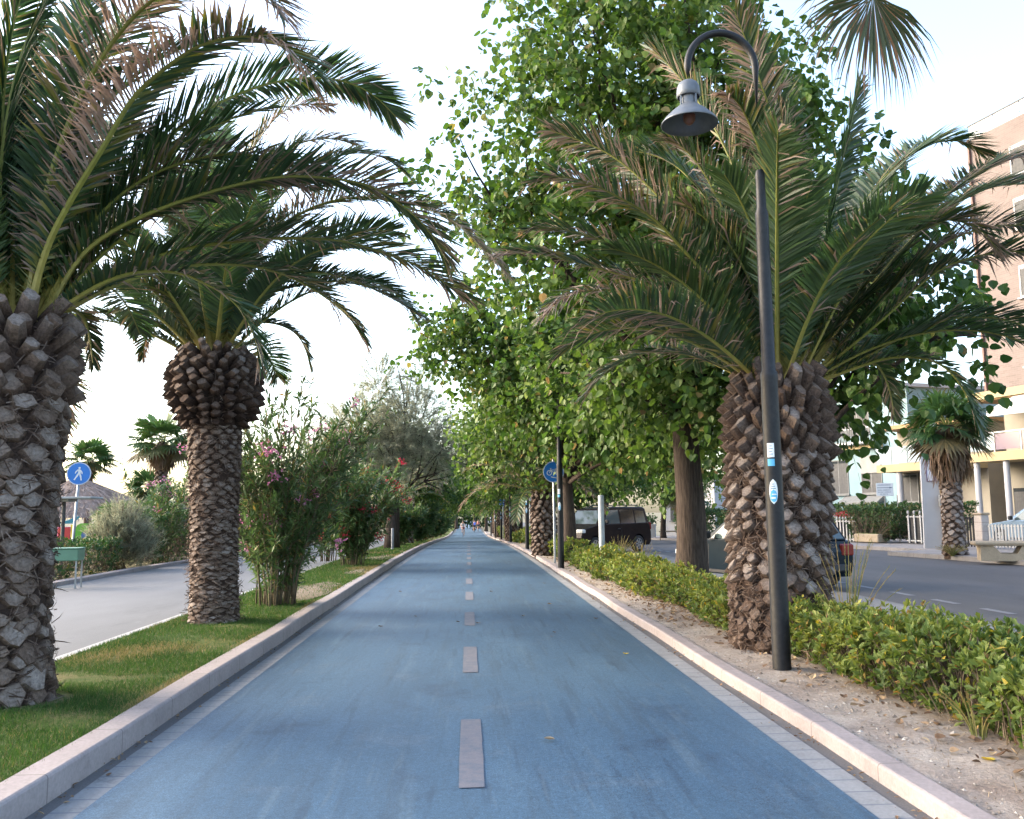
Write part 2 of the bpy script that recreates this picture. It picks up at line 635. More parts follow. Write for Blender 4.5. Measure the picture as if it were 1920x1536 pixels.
# painted markings: dashes on the cycle path and along the parking lane
mk = MB()
for y0 in np.arange(5.05, 60, 3.55):
    n = 5
    for k in range(n):
        a, b_ = y0 + 1.62 * k / n, y0 + 1.62 * (k + 1) / n
        e = rng.normal(0, 0.0015, 4)
        mk.add([(-0.062 + e[0], a, gz(a) + 0.013), (0.082 + e[1], a, gz(a) + 0.013), (0.082 + e[2], b_, gz(b_) + 0.013), (-0.062 + e[3], b_, gz(b_) + 0.013)], [(0, 1, 2, 3)])


def worn_paint(name, col, under, amt=0.5):
    m, t, p = new_mat(name)
    n = noise(t, 9, 8, 0.75)
    c = mixc(t, col, under, mapr(t, n, 0.42, 0.66, 0, amt))
    c = mixc(t, c, ramp(t, [(0.3, (0.8,) * 3), (0.7, (1.15,) * 3)], noise(t, 110, 3)), 0.7, 'MULTIPLY')
    t.links.new(c, p.inputs['Base Color'])
    p.inputs['Roughness'].default_value = 0.7
    return m


struct(mk.build('path_markings', worn_paint('worn_mauve_paint', (0.15, 0.145, 0.165), (0.07, 0.1, 0.145), 0.75)))
rm = MB()
for y0 in np.arange(8.2, 44, 1.45):
    z = gz(y0) - 0.003
    rm.add([(7.72, y0, z), (7.86, y0, z), (7.86, y0 + 0.75, z), (7.72, y0 + 0.75, z)], [(0, 1, 2, 3)])
struct(rm.build('road_markings', worn_paint('worn_road_paint', (0.2, 0.2, 0.215), (0.08, 0.08, 0.09), 0.7)))

# bare sandy patches in the lawn
bp = MB()
for cx_, cy_, rx_, ry_ in ((-2.95, 16.7, 0.5, 1.9), (-2.85, 29.2, 0.42, 1.9), (-2.72, 22.0, 0.26, 1.0)):
    n_ = 36
    V = [(cx_, cy_, float(gz(cy_)) + 0.158)]
    for q in range(n_):
        a_ = 2 * math.pi * q / n_
        k_ = 1 + 0.16 * math.sin(3 * a_ + cy_) + 0.08 * math.sin(7 * a_ + cx_)
        y_ = cy_ + ry_ * k_ * math.sin(a_)
        V.append((min(-2.425, cx_ + rx_ * k_ * math.cos(a_)), y_, float(gz(y_)) + 0.138))
    bp.add(V, [np.array([(0, 1 + q, 1 + (q + 1) % n_) for q in range(n_)])])
struct(bp.build('bare_soil', soil_mat('bare_earth', (0.15, 0.115, 0.085), (0.21, 0.165, 0.125), (0.27, 0.22, 0.175)), smooth=True))

# ------------------------------------------------------------------ palms
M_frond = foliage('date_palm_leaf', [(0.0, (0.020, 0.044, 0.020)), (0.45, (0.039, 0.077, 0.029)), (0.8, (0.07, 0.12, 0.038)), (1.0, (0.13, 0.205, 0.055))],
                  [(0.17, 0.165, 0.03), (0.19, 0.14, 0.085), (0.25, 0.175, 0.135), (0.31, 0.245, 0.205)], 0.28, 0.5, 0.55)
M_rachis = toned('palm_rachis', [(0.0, (0.15, 0.17, 0.035)), (0.5, (0.23, 0.23, 0.045)), (1.0, (0.33, 0.25, 0.07))], 0.5, 14, 0.3, 0.15, spec=0.45)
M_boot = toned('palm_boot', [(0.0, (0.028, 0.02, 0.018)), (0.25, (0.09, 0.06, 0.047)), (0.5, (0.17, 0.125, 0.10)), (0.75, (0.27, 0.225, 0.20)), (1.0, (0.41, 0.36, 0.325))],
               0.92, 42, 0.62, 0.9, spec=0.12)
M_fan = foliage('fan_palm_leaf', [(0.0, (0.02, 0.05, 0.02)), (0.5, (0.045, 0.095, 0.03)), (1.0, (0.085, 0.15, 0.045))],
                [(0.10, 0.085, 0.035), (0.16, 0.10, 0.06), (0.23, 0.15, 0.105)], 0.25, 0.5, 0.35)


def smooth_curve(P, n):
    P = np.asarray(P, float)
    for _ in range(3):
        Q = np.empty((2 * len(P), P.shape[1]))
        a, b = P[:-1], P[1:]
        Q = np.empty((2 * len(a) + 2, P.shape[1]))
        Q[0], Q[-1] = P[0], P[-1]
        Q[1:-1:2] = 0.75 * a + 0.25 * b
        Q[2:-1:2] = 0.25 * a + 0.75 * b
        P = Q
    d = np.concatenate([[0], np.cumsum(np.linalg.norm(np.diff(P, axis=0), axis=1))])
    t = np.linspace(0, d[-1], n)
    return np.stack([np.interp(t, d, P[:, k]) for k in range(P.shape[1])], 1), d[-1]


def frond(C, S0, rg, Lmax=0.46, npair=95, dry=0.2, w=0.012, twist=0.0, r0=0.034, fresh=0.4, dside=0):
    """one pinnate frond along the 3D curve C; S0 is the sideways direction"""
    P, ln = smooth_curve(C, 40)
    b = MB()
    tt = np.linspace(0, 1, 40)
    rad = r0 * (1 - tt) ** 0.9 * 0.85 + 0.0055
    rad[:4] *= np.array([1.9, 1.5, 1.2, 1.05])
    ct = np.stack([np.clip(0.95 - tt * 1.6, 0.3, 1), np.zeros(40)], 1)
    b.tube(P, rad, 6, 1, ct, flat=0.7)
    T = nrm(np.gradient(P, axis=0))
    n = npair * 2
    t = 0.1 + 0.9 * (np.repeat(np.arange(npair), 2) + rg.uniform(-0.3, 0.3, n)) / npair
    t = np.clip(t, 0.08, 0.998)
    side = np.tile([-1.0, 1.0], npair)
    base = np.stack([np.interp(t, tt, P[:, k]) for k in range(3)], 1)
    Tt = nrm(np.stack([np.interp(t, tt, T[:, k]) for k in range(3)], 1))
    S = np.asarray(S0, float)
    ang = twist * t
    Sv = S[None] - Tt * (Tt @ S)[:, None]
    Sv = nrm(Sv)
    N = np.cross(Tt, Sv)
    Sv, N = Sv * np.cos(ang)[:, None] + N * np.sin(ang)[:, None], N * np.cos(ang)[:, None] - Sv * np.sin(ang)[:, None]
    prof = np.interp(t, [0.08, 0.2, 0.42, 0.75, 0.93, 1.0], [0.3, 0.62, 1.0, 0.95, 0.78, 0.5])
    L = Lmax * prof * rg.uniform(0.9, 1.06, n)
    a = np.interp(t, [0.08, 0.3, 0.8, 1], [1.1, 1.0, 0.82, 0.42]) + rg.normal(0, 0.045, n)
    v = 0.42 * (1 - 0.4 * t) + rg.normal(0, 0.11, n)
    # how dry each leaflet is
    dp = rg.uniform(0, 1, n)
    wave = 0.5 + 0.5 * np.sin(t * 9 + rg.uniform(0, 6) + side * 1.2)
    # several neighbours die together; the tip goes first
    pd = np.clip(dry * (0.35 + 0.9 * wave) + dry * 0.8 * (t - 0.5), 0, 0.97) * (1.0 if dside == 0 else np.where(side == dside, 1.0, 0.12))
    dead = dp < pd
    d_base = np.where(dead, rg.uniform(0.45, 1.0, n), 0.02)
    d_tip = np.where(dead, rg.uniform(0.6, 1.0, n), np.where(rg.uniform(0, 1, n) < 0.05 + 0.5 * dry, rg.uniform(0.4, 0.9, n), 0.04))
    a = a + np.where(dead, rg.normal(0, 0.12, n), 0)
    v = v + np.where(dead, rg.normal(0, 0.2, n), 0)
    D = np.cos(a)[:, None] * Tt + np.sin(a)[:, None] * (side[:, None] * np.cos(v)[:, None] * Sv + np.sin(v)[:, None] * N)
    D = nrm(D)
    down = np.array([0, 0, -1.0])
    droop = np.where(dead, rg.uniform(0.08, 0.45, n), rg.uniform(0.03, 0.14, n))
    W = nrm(np.cross(D, N + rg.normal(0, 0.35, (n, 3))))
    ww = w * rg.uniform(0.8, 1.2, n) * np.where(dead, 0.7, 1.0)
    p1 = base + D * (L * 0.5)[:, None] + down * (droop * L * 0.18)[:, None]
    p2 = base + D * L[:, None] * np.where(dead, 0.93, 1.0)[:, None] + down * (droop * L)[:, None] + rg.normal(0, 1, (n, 3)) * (L * np.where(dead, 0.07, 0.012))[:, None]
    V = np.stack([base - W * (ww * 0.45)[:, None], base + W * (ww * 0.45)[:, None], p1 - W * ww[:, None], p1 + W * ww[:, None], p2], 1)
    tone = np.clip(fresh + rg.normal(0, 0.14, n), 0, 1)
    cc = np.stack([np.stack([tone] * 5, 1), np.stack([d_base, d_base, d_base * 0.5 + d_tip * 0.5 * (dead | (d_tip > 0.5)), d_base * 0.5 + d_tip * 0.5 * (dead | (d_tip > 0.5)), d_tip], 1)], -1)
    o = np.arange(n)[:, None] * 5
    b.add(V.reshape(-1, 3), [o + np.array([[0, 1, 3, 2]]), o + np.array([[2, 3, 4]])], 0, cc.reshape(-1, 2))
    # stiff yellow spines near the foot of the frond
    ns = 34
    ts = rg.uniform(0.035, 0.15, ns)
    sd = np.where(rg.uniform(0, 1, ns) < 0.5, -1.0, 1.0)
    bs = np.stack([np.interp(ts, tt, P[:, k]) for k in range(3)], 1)
    Ts = nrm(np.stack([np.interp(ts, tt, T[:, k]) for k in range(3)], 1))
    Ss = nrm(S[None] - Ts * (Ts @ S)[:, None])
    Ns = np.cross(Ts, Ss)
    Ds = nrm(0.75 * Ts + sd[:, None] * Ss * 0.8 + Ns * rg.uniform(-0.1, 0.6, (ns, 1)) + rg.normal(0, 0.15, (ns, 3)))
    Ls = rg.uniform(0.1, 0.24, ns)
    Ws = nrm(np.cross(Ds, Ns)) * 0.006
    V = np.stack([bs - Ws, bs + Ws, bs + Ds * Ls[:, None]], 1)
    b.add(V.reshape(-1, 3), [np.arange(ns)[:, None] * 3 + np.array([[0, 1, 2]])], 0, (0.9, 0.27))
    return b


def arch_curve(p0, az, el0, L, droop, n=12):
    """frond axis: leaves p0 at elevation el0 and bends over"""
    t = np.linspace(0, 1, n)
    el = el0 - droop * (0.25 * t + 0.75 * t ** 2)
    d = np.stack([np.cos(el) * math.cos(az), np.cos(el) * math.sin(az), np.sin(el)], 1)
    P = np.concatenate([[p0], p0 + np.cumsum((d[:-1] + d[1:]) / 2, 0) * L / (n - 1)])
    return P


BOOT = [(-1.0, -0.05), (-0.36, 0.72), (0.36, 0.72), (1.0, -0.05), (0.34, -0.85), (-0.34, -0.85)]


def boots(b, rg, z0, z1, rad, w, h, prot, lift, cap_tone, side_tone, row=0.5, jit=0.15, cap_scale=0.8, tilt=0.5):
    """rows of cut leaf bases round a trunk; the parameters are functions of height"""
    z = z0
    k = 0
    while z < z1:
        r = rad(z)
        ww, hh = w(z), h(z)
        n = max(5, int(round(2 * math.pi * r / (ww * 0.98))))
        a0 = k * math.pi / n * 1.14 + rg.normal(0, 0.06)
        for q in range(n):
            if rg.uniform() < 0.03:
                continue
            a = a0 + 2 * math.pi * q / n + rg.normal(0, 0.35 * jit * ww / r)
            zz = z + rg.normal(0, jit * hh * 0.35)
            Rv = np.array([math.cos(a), math.sin(a), 0])
            Tv = np.array([-math.sin(a), math.cos(a), 0])
            U = np.array([0, 0, 1.0])
            s = rg.uniform(1 - jit, 1 + 1.3 * jit)
            p = prot(z) * rg.uniform(0.65, 1.3)
            lf = lift(z) * rg.uniform(0.7, 1.3)
            rot = rg.normal(0, 0.14)
            cr, sr = math.cos(rot), math.sin(rot)
            base, rim = [], []
            for x, y in BOOT:
                x, y = x * cr - y * sr, x * sr + y * cr
                x += rg.normal(0, 0.07)
                y += rg.normal(0, 0.09)
                base.append(Rv * (r - 0.03) + Tv * x * ww * 0.52 * s + U * (zz + y * hh * 0.55 * s))
                cs = cap_scale * s
                yy = y * hh * 0.5 * cs
                rim.append(Rv * (r + p - tilt * yy) + Tv * x * ww * 0.47 * cs + U * (zz + lf + yy))
            c = np.mean(rim, 0) + Rv * rg.normal(0.0, 0.008) + Tv * rg.normal(0, 0.01)
            V = np.array(base + rim + [c])
            ct = np.clip(cap_tone(z) + rg.normal(0, 0.13), 0, 1)
            st = np.clip(side_tone(z) + rg.normal(0, 0.06), 0, 1)
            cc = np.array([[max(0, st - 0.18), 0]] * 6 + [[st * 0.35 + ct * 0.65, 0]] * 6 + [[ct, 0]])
            F4 = np.array([(i, (i + 1) % 6, 6 + (i + 1) % 6, 6 + i) for i in range(6)])
            F3 = np.array([(6 + i, 6 + (i + 1) % 6, 12) for i in range(6)])
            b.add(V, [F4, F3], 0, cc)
        z += hh * row
        k += 1


def fibres(b, rg, n, z0, z1, rad, L=0.14):
    a = rg.uniform(0, 2 * math.pi, n)
    z = rg.uniform(z0, z1, n)
    r = np.array([rad(q) for q in z]) + rg.uniform(0.0, 0.055, n)
    Rv = np.stack([np.cos(a), np.sin(a), np.zeros(n)], 1)
    Tv = np.stack([-np.sin(a), np.cos(a), np.zeros(n)], 1)
    p = Rv * r[:, None] + np.array([0, 0, 1.0]) * z[:, None]
    D = nrm(Rv * rg.uniform(-0.05, 0.45, (n, 1)) + Tv * rg.normal(0, 1.0, (n, 1)) + np.array([0, 0, 1.0]) * rg.normal(-0.3, 0.6, (n, 1)))
    l = L * rg.uniform(0.4, 1.2, n)
    W = nrm(np.cross(D, Rv)) * 0.0045
    m = p + D * (l * 0.5)[:, None] + Rv * 0.015
    e = p + D * l[:, None]
    V = np.stack([p - W, p + W, m + W, m - W, e], 1)
    o = np.arange(n)[:, None] * 5
    tone = rg.uniform(0.15, 0.6, n)
    b.add(V.reshape(-1, 3), [o + np.array([[0, 1, 2, 3]]), o + np.array([[3, 2, 4]])], 0, np.stack([np.repeat(tone, 5), np.zeros(n * 5)], 1))


# frond axes: (azimuth in degrees, dryness, [(distance from the trunk axis, height)])
P1_FRONDS = [
    (-28, 0.95, [(0.18,3.09),(0.32,3.6),(0.62,4.0),(0.97,4.37),(1.23,4.69),(1.57,4.84),(1.89,4.94),(2.31,4.91),(2.62,4.77),(2.85,4.54)]),
    (8, 0.45, [(0.25,3.07),(0.43,3.58),(0.67,3.83),(1.09,4.07),(1.53,4.25),(1.87,4.36),(2.21,4.42),(2.74,4.39),(2.98,4.27),(3.2,4.11),(3.36,3.93),(3.45,3.74)]),
    (32, 0.12, [(0.32,3.29),(0.53,3.96),(0.74,4.42),(1.13,4.89),(1.49,5.26),(1.9,5.57),(2.34,5.79),(2.77,5.89),(3.13,5.84),(3.39,5.65)]),
    (-8, 0.2, [(0.31,3.07),(0.64,3.32),(0.98,3.44),(1.34,3.43),(1.57,3.33),(1.8,3.19),(1.91,3.05),(2.01,2.85),(2.03,2.69)]),
    (18, 0.3, [(0.28,3.14),(0.78,3.47),(1.24,3.64),(1.65,3.69),(1.94,3.68),(2.25,3.58),(2.49,3.44),(2.68,3.29),(2.79,3.12)]),
    (26, 0.3, [(0.26,3.1),(0.78,3.61),(1.25,3.84),(1.73,3.97),(2.17,4.07),(2.57,4.11),(2.78,4.11),(3.2,4.04),(3.54,3.96),(3.77,3.83),(4.0,3.71)]),
    (-28, 0.7, [(0.16,3.1),(0.27,4.0),(0.53,4.66),(0.92,5.15),(1.36,5.43),(1.79,5.48),(2.21,5.34),(2.51,5.16),(2.65,4.96)]),
    (58, 0.25, [(0.34,3.14),(0.47,3.27),(0.6,3.24),(0.67,3.09),(0.72,2.83)]),
    (12, 0.6, [(0.21,3.11),(0.46,3.81),(0.84,4.3),(1.39,4.59),(1.91,4.64),(2.37,4.49)]),
    (60, 0.15, [(0.16,3.13),(0.25,3.94),(0.4,4.79),(0.73,5.68),(1.23,6.46),(1.96,7.09)]),
    (165, 0.2, [(0.03,3.1),(0.15,3.88),(0.24,4.75),(0.19,5.54),(0.02,6.18)]),
    (40, 0.1, [(0.17,3.12),(0.34,3.9),(0.61,4.57),(0.95,5.21),(1.32,5.6)]),
    (75, 0.1, [(0.14,3.13),(0.16,3.87),(0.24,4.69),(0.41,5.49),(0.77,6.36)]),
    (-150, 0.1, [(0.06,3.09),(0.13,3.8),(0.15,4.55),(0.05,5.36),(-0.19,6.15)]),
]
P2_FRONDS = [
    (-15, 0.65, [(-0.04,3.88),(0.4,4.9),(1.1,5.52),(1.87,5.72),(2.62,5.61),(3.27,5.34),(3.61,5.02),(3.88,4.72),(4.07,4.49)]),
    (10, 0.1, [(0.09,3.88),(0.43,4.42),(0.93,4.67),(1.63,4.76),(1.95,4.8),(2.31,4.73),(2.58,4.52),(2.73,4.25)]),
    (30, 0.1, [(0.1,3.81),(0.35,4.1),(0.61,4.21),(0.9,4.2),(1.15,4.09),(1.28,3.87),(1.34,3.62)]),
    (175, 0.5, [(0.44,3.81),(0.65,4.04),(0.88,4.18),(1.24,4.3),(1.63,4.37),(1.85,4.29),(1.99,4.06)]),
    (-125, 0.4, [(0.32,3.84),(0.44,4.1),(0.63,4.31),(0.8,4.4),(1.08,4.46),(1.45,4.38)]),
    (150, 0.9, [(0.68,4.06),(0.95,4.28),(1.22,4.27),(1.37,4.09),(1.41,3.82)]),
    (35, 0.7, [(-0.12,3.87),(0.03,5.08),(0.27,6.13),(0.57,6.84),(0.92,7.38),(1.3,7.66),(1.74,7.7)]),
    (25, 0.5, [(-0.08,3.87),(0.2,5.49),(0.7,6.43),(1.15,6.92),(1.63,7.07),(2.05,7.05)]),
    (20, 0.2, [(-0.05,3.88),(0.41,5.35),(0.99,6.21),(1.6,6.7),(2.08,6.86),(2.49,6.79),(2.7,6.61)]),
    (80, 0.0, [(-0.26,3.83),(-0.32,5.21),(-0.1,6.42),(0.18,7.33)]),
    (-10, 0.35, [(0.03,3.88),(0.39,4.46),(1.07,4.8),(1.75,4.7),(2.41,4.37),(2.85,4.07)]),
]
PR_FRONDS = [
    (-165, 0.75, [(0.28,2.91),(0.62,3.25),(1.03,3.5),(1.45,3.67),(1.86,3.74),(2.26,3.7),(2.52,3.6),(2.71,3.41)]),
    (-160, 0.55, [(0.14,3.07),(0.41,3.49),(0.85,3.91),(1.28,4.27),(1.6,4.53),(2.02,4.67),(2.33,4.76),(2.72,4.78),(2.94,4.68)]),
    (170, 0.5, [(0.11,3.09),(0.39,3.83),(0.79,4.48),(1.07,4.78),(1.47,5.23),(1.81,5.53),(2.12,5.7),(2.54,5.86)]),
    (-172, 0.6, [(0.0,3.04),(0.18,3.67),(0.33,4.13),(0.53,4.62),(0.72,4.98),(0.9,5.28),(1.14,5.51),(1.32,5.53)]),
    (180, 0.4, [(0.14,2.99),(0.71,3.7),(1.16,4.07),(1.41,4.2),(1.81,4.39),(2.21,4.49),(2.5,4.55),(2.78,4.5)]),
    (162, 0.6, [(0.17,2.97),(0.75,3.63),(1.41,4.08),(1.83,4.22),(2.35,4.39),(2.79,4.52),(3.17,4.51)]),
    (140, 0.1, [(0.02,3.05),(0.47,4.39),(0.77,5.09),(1.17,5.61),(1.56,5.88),(2.07,6.06),(2.27,5.99)]),
    (165, 0.5, [(-0.03,3.04),(0.14,4.31),(0.33,5.05),(0.5,5.52),(0.78,6.12),(1.19,6.69),(1.37,6.87)]),
    (-136, 0.85, [(-0.2,3.07),(-0.12,3.96),(0.02,4.78),(0.22,5.23),(0.46,5.56),(0.8,5.82),(1.06,5.81)]),
    (-140, 0.6, [(-0.25,3.07),(-0.26,4.1),(-0.21,4.84),(-0.08,5.68),(0.13,6.06),(0.3,6.26),(0.43,6.47),(0.64,6.71),(0.78,6.87)]),
    (128, 0.2, [(-0.3,3.01),(-0.31,3.97),(-0.26,4.58),(-0.21,5.11),(-0.14,5.67),(-0.02,6.15)]),
    (-20, 0.65, [(0.31,2.99),(0.46,3.4),(0.68,3.86),(0.92,4.22),(1.15,4.43),(1.43,4.57),(1.68,4.61),(1.89,4.57),(2.08,4.45),(2.21,4.22)]),
    (16, 0.08, [(0.46,3.07),(0.73,4.11),(0.98,4.72),(1.18,5.05),(1.48,5.42),(1.81,5.73),(2.14,5.96),(2.48,6.07),(2.78,6.11),(3.05,5.99)]),
    (8, 0.5, [(0.48,3.06),(0.91,3.85),(1.49,4.62),(2.06,5.14),(2.39,5.4),(2.68,5.59),(2.99,5.74),(3.28,5.83),(3.51,5.79)]),
    (18, 0.15, [(0.61,3.08),(1.36,4.18),(2.31,5.12),(3.15,5.59),(3.53,5.71),(3.9,5.78),(4.24,5.81),(4.91,5.75)]),
    (-10, 0.35, [(0.59,3.06),(0.9,3.4),(1.2,3.67),(1.44,3.91),(1.67,4.11),(1.9,4.24),(2.43,4.36),(2.75,4.29)]),
    (0, 0.1, [(0.66,2.93),(0.96,3.2),(1.32,3.41),(1.82,3.65),(2.19,3.71),(2.56,3.7),(2.8,3.63),(2.98,3.53),(3.24,3.34)]),
    (-30, 0.1, [(0.66,2.9),(0.97,3.07),(1.18,3.11),(1.42,3.09),(1.62,3.01),(1.76,2.84),(1.86,2.62),(1.91,2.42),(1.93,2.3)]),
    (5, 0.4, [(0.84,3.06),(1.1,3.21),(1.25,3.06),(1.33,2.82),(1.36,2.59)]),
    (150, 0.1, [(-0.37,3.02),(-0.48,4.11),(-0.63,4.98),(-0.8,5.67),(-0.9,6.13)]),
    (4, 0.4, [(0.55,2.99),(1.19,3.84),(1.8,4.47),(2.41,4.8),(3.01,4.88),(3.4,4.83)]),
]


def lin(pts):
    xs, ys = [p[0] for p in pts], [p[1] for p in pts]
    return lambda z: float(np.interp(z, xs, ys))


def date_palm(label, x, y, zb, rad, ztop, traced, style, n_fill, seed, Lf=3.2, group='date palms beside the cycle path', wl=0.0138, fill_el=(0.2, 1.45), avoid=None, tilt=0.0, nfib=2200):
    """rad/style are functions of absolute height; fronds are children of their own"""
    rg = np.random.default_rng(seed)
    t = thing('date_palm', label, 'palm tree', (x, y, zb), 0, group)
    b = MB()
    zz = np.linspace(zb - 0.1, ztop + 0.05, 24)
    b.tube(np.stack([0 * zz, 0 * zz, zz - zb], 1), [rad(q) * (1 - 0.55 * (q > ztop - 0.02)) for q in zz], 20, 0, (0.12, 0))
    loc = lambda f: (lambda z: f(z + zb))
    for st in style:
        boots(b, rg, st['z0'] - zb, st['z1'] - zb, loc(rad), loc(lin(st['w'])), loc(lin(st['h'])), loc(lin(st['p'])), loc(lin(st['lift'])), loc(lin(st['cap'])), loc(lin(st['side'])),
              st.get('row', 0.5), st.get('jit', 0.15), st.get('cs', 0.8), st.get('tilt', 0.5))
    fibres(b, rg, nfib, 0, ztop - zb, loc(rad))
    tr = b.build('trunk', M_boot, t)
    k = 0
    for az, dry, rz in traced:
        a = R(az)
        rz = np.array(rz, float)
        r = rz[:, 0]
        C = np.stack([r * math.cos(a), r * math.sin(a), rz[:, 1] - zb], 1)
        # root the frond in the crown
        C[0] = C[0] * 0.5 + 0.5 * np.array([0.16 * math.cos(a), 0.16 * math.sin(a), ztop - zb])
        ln = np.sum(np.linalg.norm(np.diff(C, axis=0), axis=1))
        npair = int(60 * ln + 24)
        S0 = np.array([-math.sin(a), math.cos(a), 0])
        fr = frond(C, S0, rg, min(0.56, 0.10 + 0.115 * ln), npair, dry if dry > 0.6 else dry * 0.75, wl, rg.normal(0, 0.3), 0.034, 0.38 + 0.4 * (dry < 0.03), -1 if dry > 0.8 else 0)
        fr.build('frond', [M_frond, M_rachis], t)
        k += 1
    ga = rg.uniform(0, 6)
    for q in range(n_fill):
        u = (q + 0.5) / n_fill
        az = ga + q * 2.39996
        el = fill_el[0] + (fill_el[1] - fill_el[0]) * u ** 0.8 + rg.normal(0, 0.08)
        if avoid and avoid(az % (2 * math.pi), el):
            continue
        L = Lf * rg.uniform(0.8, 1.1) * (0.8 + 0.2 * math.sin(el * 2))
        r0 = 0.22 * (1 - u) + 0.05
        p0 = np.array([r0 * math.cos(az), r0 * math.sin(az), ztop - zb - 0.05 + 0.15 * u])
        C = arch_curve(p0, az, el, L, rg.uniform(1.0, 1.6) * (1 - 0.35 * u))
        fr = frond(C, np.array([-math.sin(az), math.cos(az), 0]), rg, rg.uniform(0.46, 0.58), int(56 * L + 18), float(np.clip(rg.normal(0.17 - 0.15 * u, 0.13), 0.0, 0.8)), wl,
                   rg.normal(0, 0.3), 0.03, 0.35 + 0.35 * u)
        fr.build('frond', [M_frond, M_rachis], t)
    t.rotation_euler = (0, tilt, 0)
    return t


rad1 = lin([(0.0, 0.41), (0.4, 0.36), (1.0, 0.33), (1.8, 0.365), (2.5, 0.39), (2.85, 0.36), (3.05, 0.29)])
palm_a = date_palm('large date palm at the left edge with big grey diamond leaf scars on its trunk', -3.62, 7.1, 0.12, rad1, 3.0, P1_FRONDS, [
    dict(z0=0.14, z1=1.15, w=[(0, 0.2), (1.2, 0.22)], h=[(0, 0.2), (1.2, 0.2)], p=[(0, 0.035), (1.2, 0.035)], lift=[(0, 0.02), (1, 0.015)], cap=[(0, 0.66), (1.2, 0.7)], side=[(0, 0.22), (1, 0.2)], row=0.48, jit=0.4, cs=0.78, tilt=0.3),
    dict(z0=1.2, z1=2.5, w=[(1, 0.225), (2.6, 0.25)], h=[(1, 0.175), (2.6, 0.2)], p=[(1, 0.02), (2.0, 0.03), (2.6, 0.07)], lift=[(1, 0.0), (2.6, 0.05)], cap=[(1, 0.74), (2.6, 0.7)], side=[(1, 0.1), (2.6, 0.18)], row=0.62, jit=0.2, cs=0.9, tilt=0.3),
    dict(z0=2.52, z1=3.02, w=[(2.5, 0.2), (3, 0.17)], h=[(2.5, 0.2), (3, 0.16)], p=[(2.5, 0.11), (3, 0.14)], lift=[(2.5, 0.09), (3, 0.15)], cap=[(2.5, 0.62), (3, 0.7)], side=[(2.5, 0.28), (3, 0.3)], row=0.55, jit=0.2, cs=0.75, tilt=0.9),
], 54, 11, 3.3, fill_el=(0.25, 1.5), avoid=lambda a, e: (R(258) < a < R(359)) or (R(238) < a <= R(258) and e < 1.08) or (R(200) < a <= R(238) and e < 0.7) or (a < R(80) and e < 0.95))

rad2 = lin([(0.0, 0.33), (0.15, 0.315), (0.6, 0.295), (1.6, 0.295), (2.4, 0.325), (2.72, 0.33), (2.8, 0.40), (3.0, 0.49), (3.25, 0.50), (3.5, 0.43), (3.7, 0.3)])
palm_b = date_palm('date palm with a slim ringed trunk and a dark swollen collar under its crown', -3.35, 12.05, 0.12, rad2, 3.68, P2_FRONDS, [
    dict(z0=0.14, z1=1.7, w=[(0, 0.15), (1.7, 0.16)], h=[(0, 0.055), (0.9, 0.06), (1.7, 0.085)], p=[(0, 0.006), (1.7, 0.012)], lift=[(0, 0.0), (1, 0.0)], cap=[(0, 0.7), (1.2, 0.7), (1.7, 0.66)], side=[(0, 0.15), (1, 0.15)], row=0.62, jit=0.32, cs=0.85, tilt=0.5),
    dict(z0=1.7, z1=2.74, w=[(1.7, 0.16), (2.7, 0.175)], h=[(1.7, 0.09), (2.7, 0.12)], p=[(1.7, 0.014), (2.7, 0.018)], lift=[(1.7, 0.0), (2.7, 0.004)], cap=[(1.7, 0.72), (2.7, 0.78)], side=[(1.7, 0.08), (2.7, 0.1)], row=0.6, jit=0.15, cs=0.8, tilt=0.3),
    dict(z0=2.76, z1=3.66, w=[(2.7, 0.16), (3.7, 0.14)], h=[(2.7, 0.13), (3.7, 0.13)], p=[(2.7, 0.08), (3.1, 0.12), (3.7, 0.15)], lift=[(2.7, -0.03), (3.0, 0.04), (3.7, 0.13)], cap=[(2.7, 0.3), (3.2, 0.5), (3.7, 0.66)], side=[(2.7, 0.12), (3.2, 0.24), (3.7, 0.3)], row=0.62, jit=0.3, cs=0.7, tilt=0.8),
], 34, 12, 3.0, fill_el=(0.35, 1.5), tilt=-0.025, avoid=lambda a, e: (e < 0.85 and (a > R(280) or a < R(70))) or (e < 0.75 and a > R(180)))

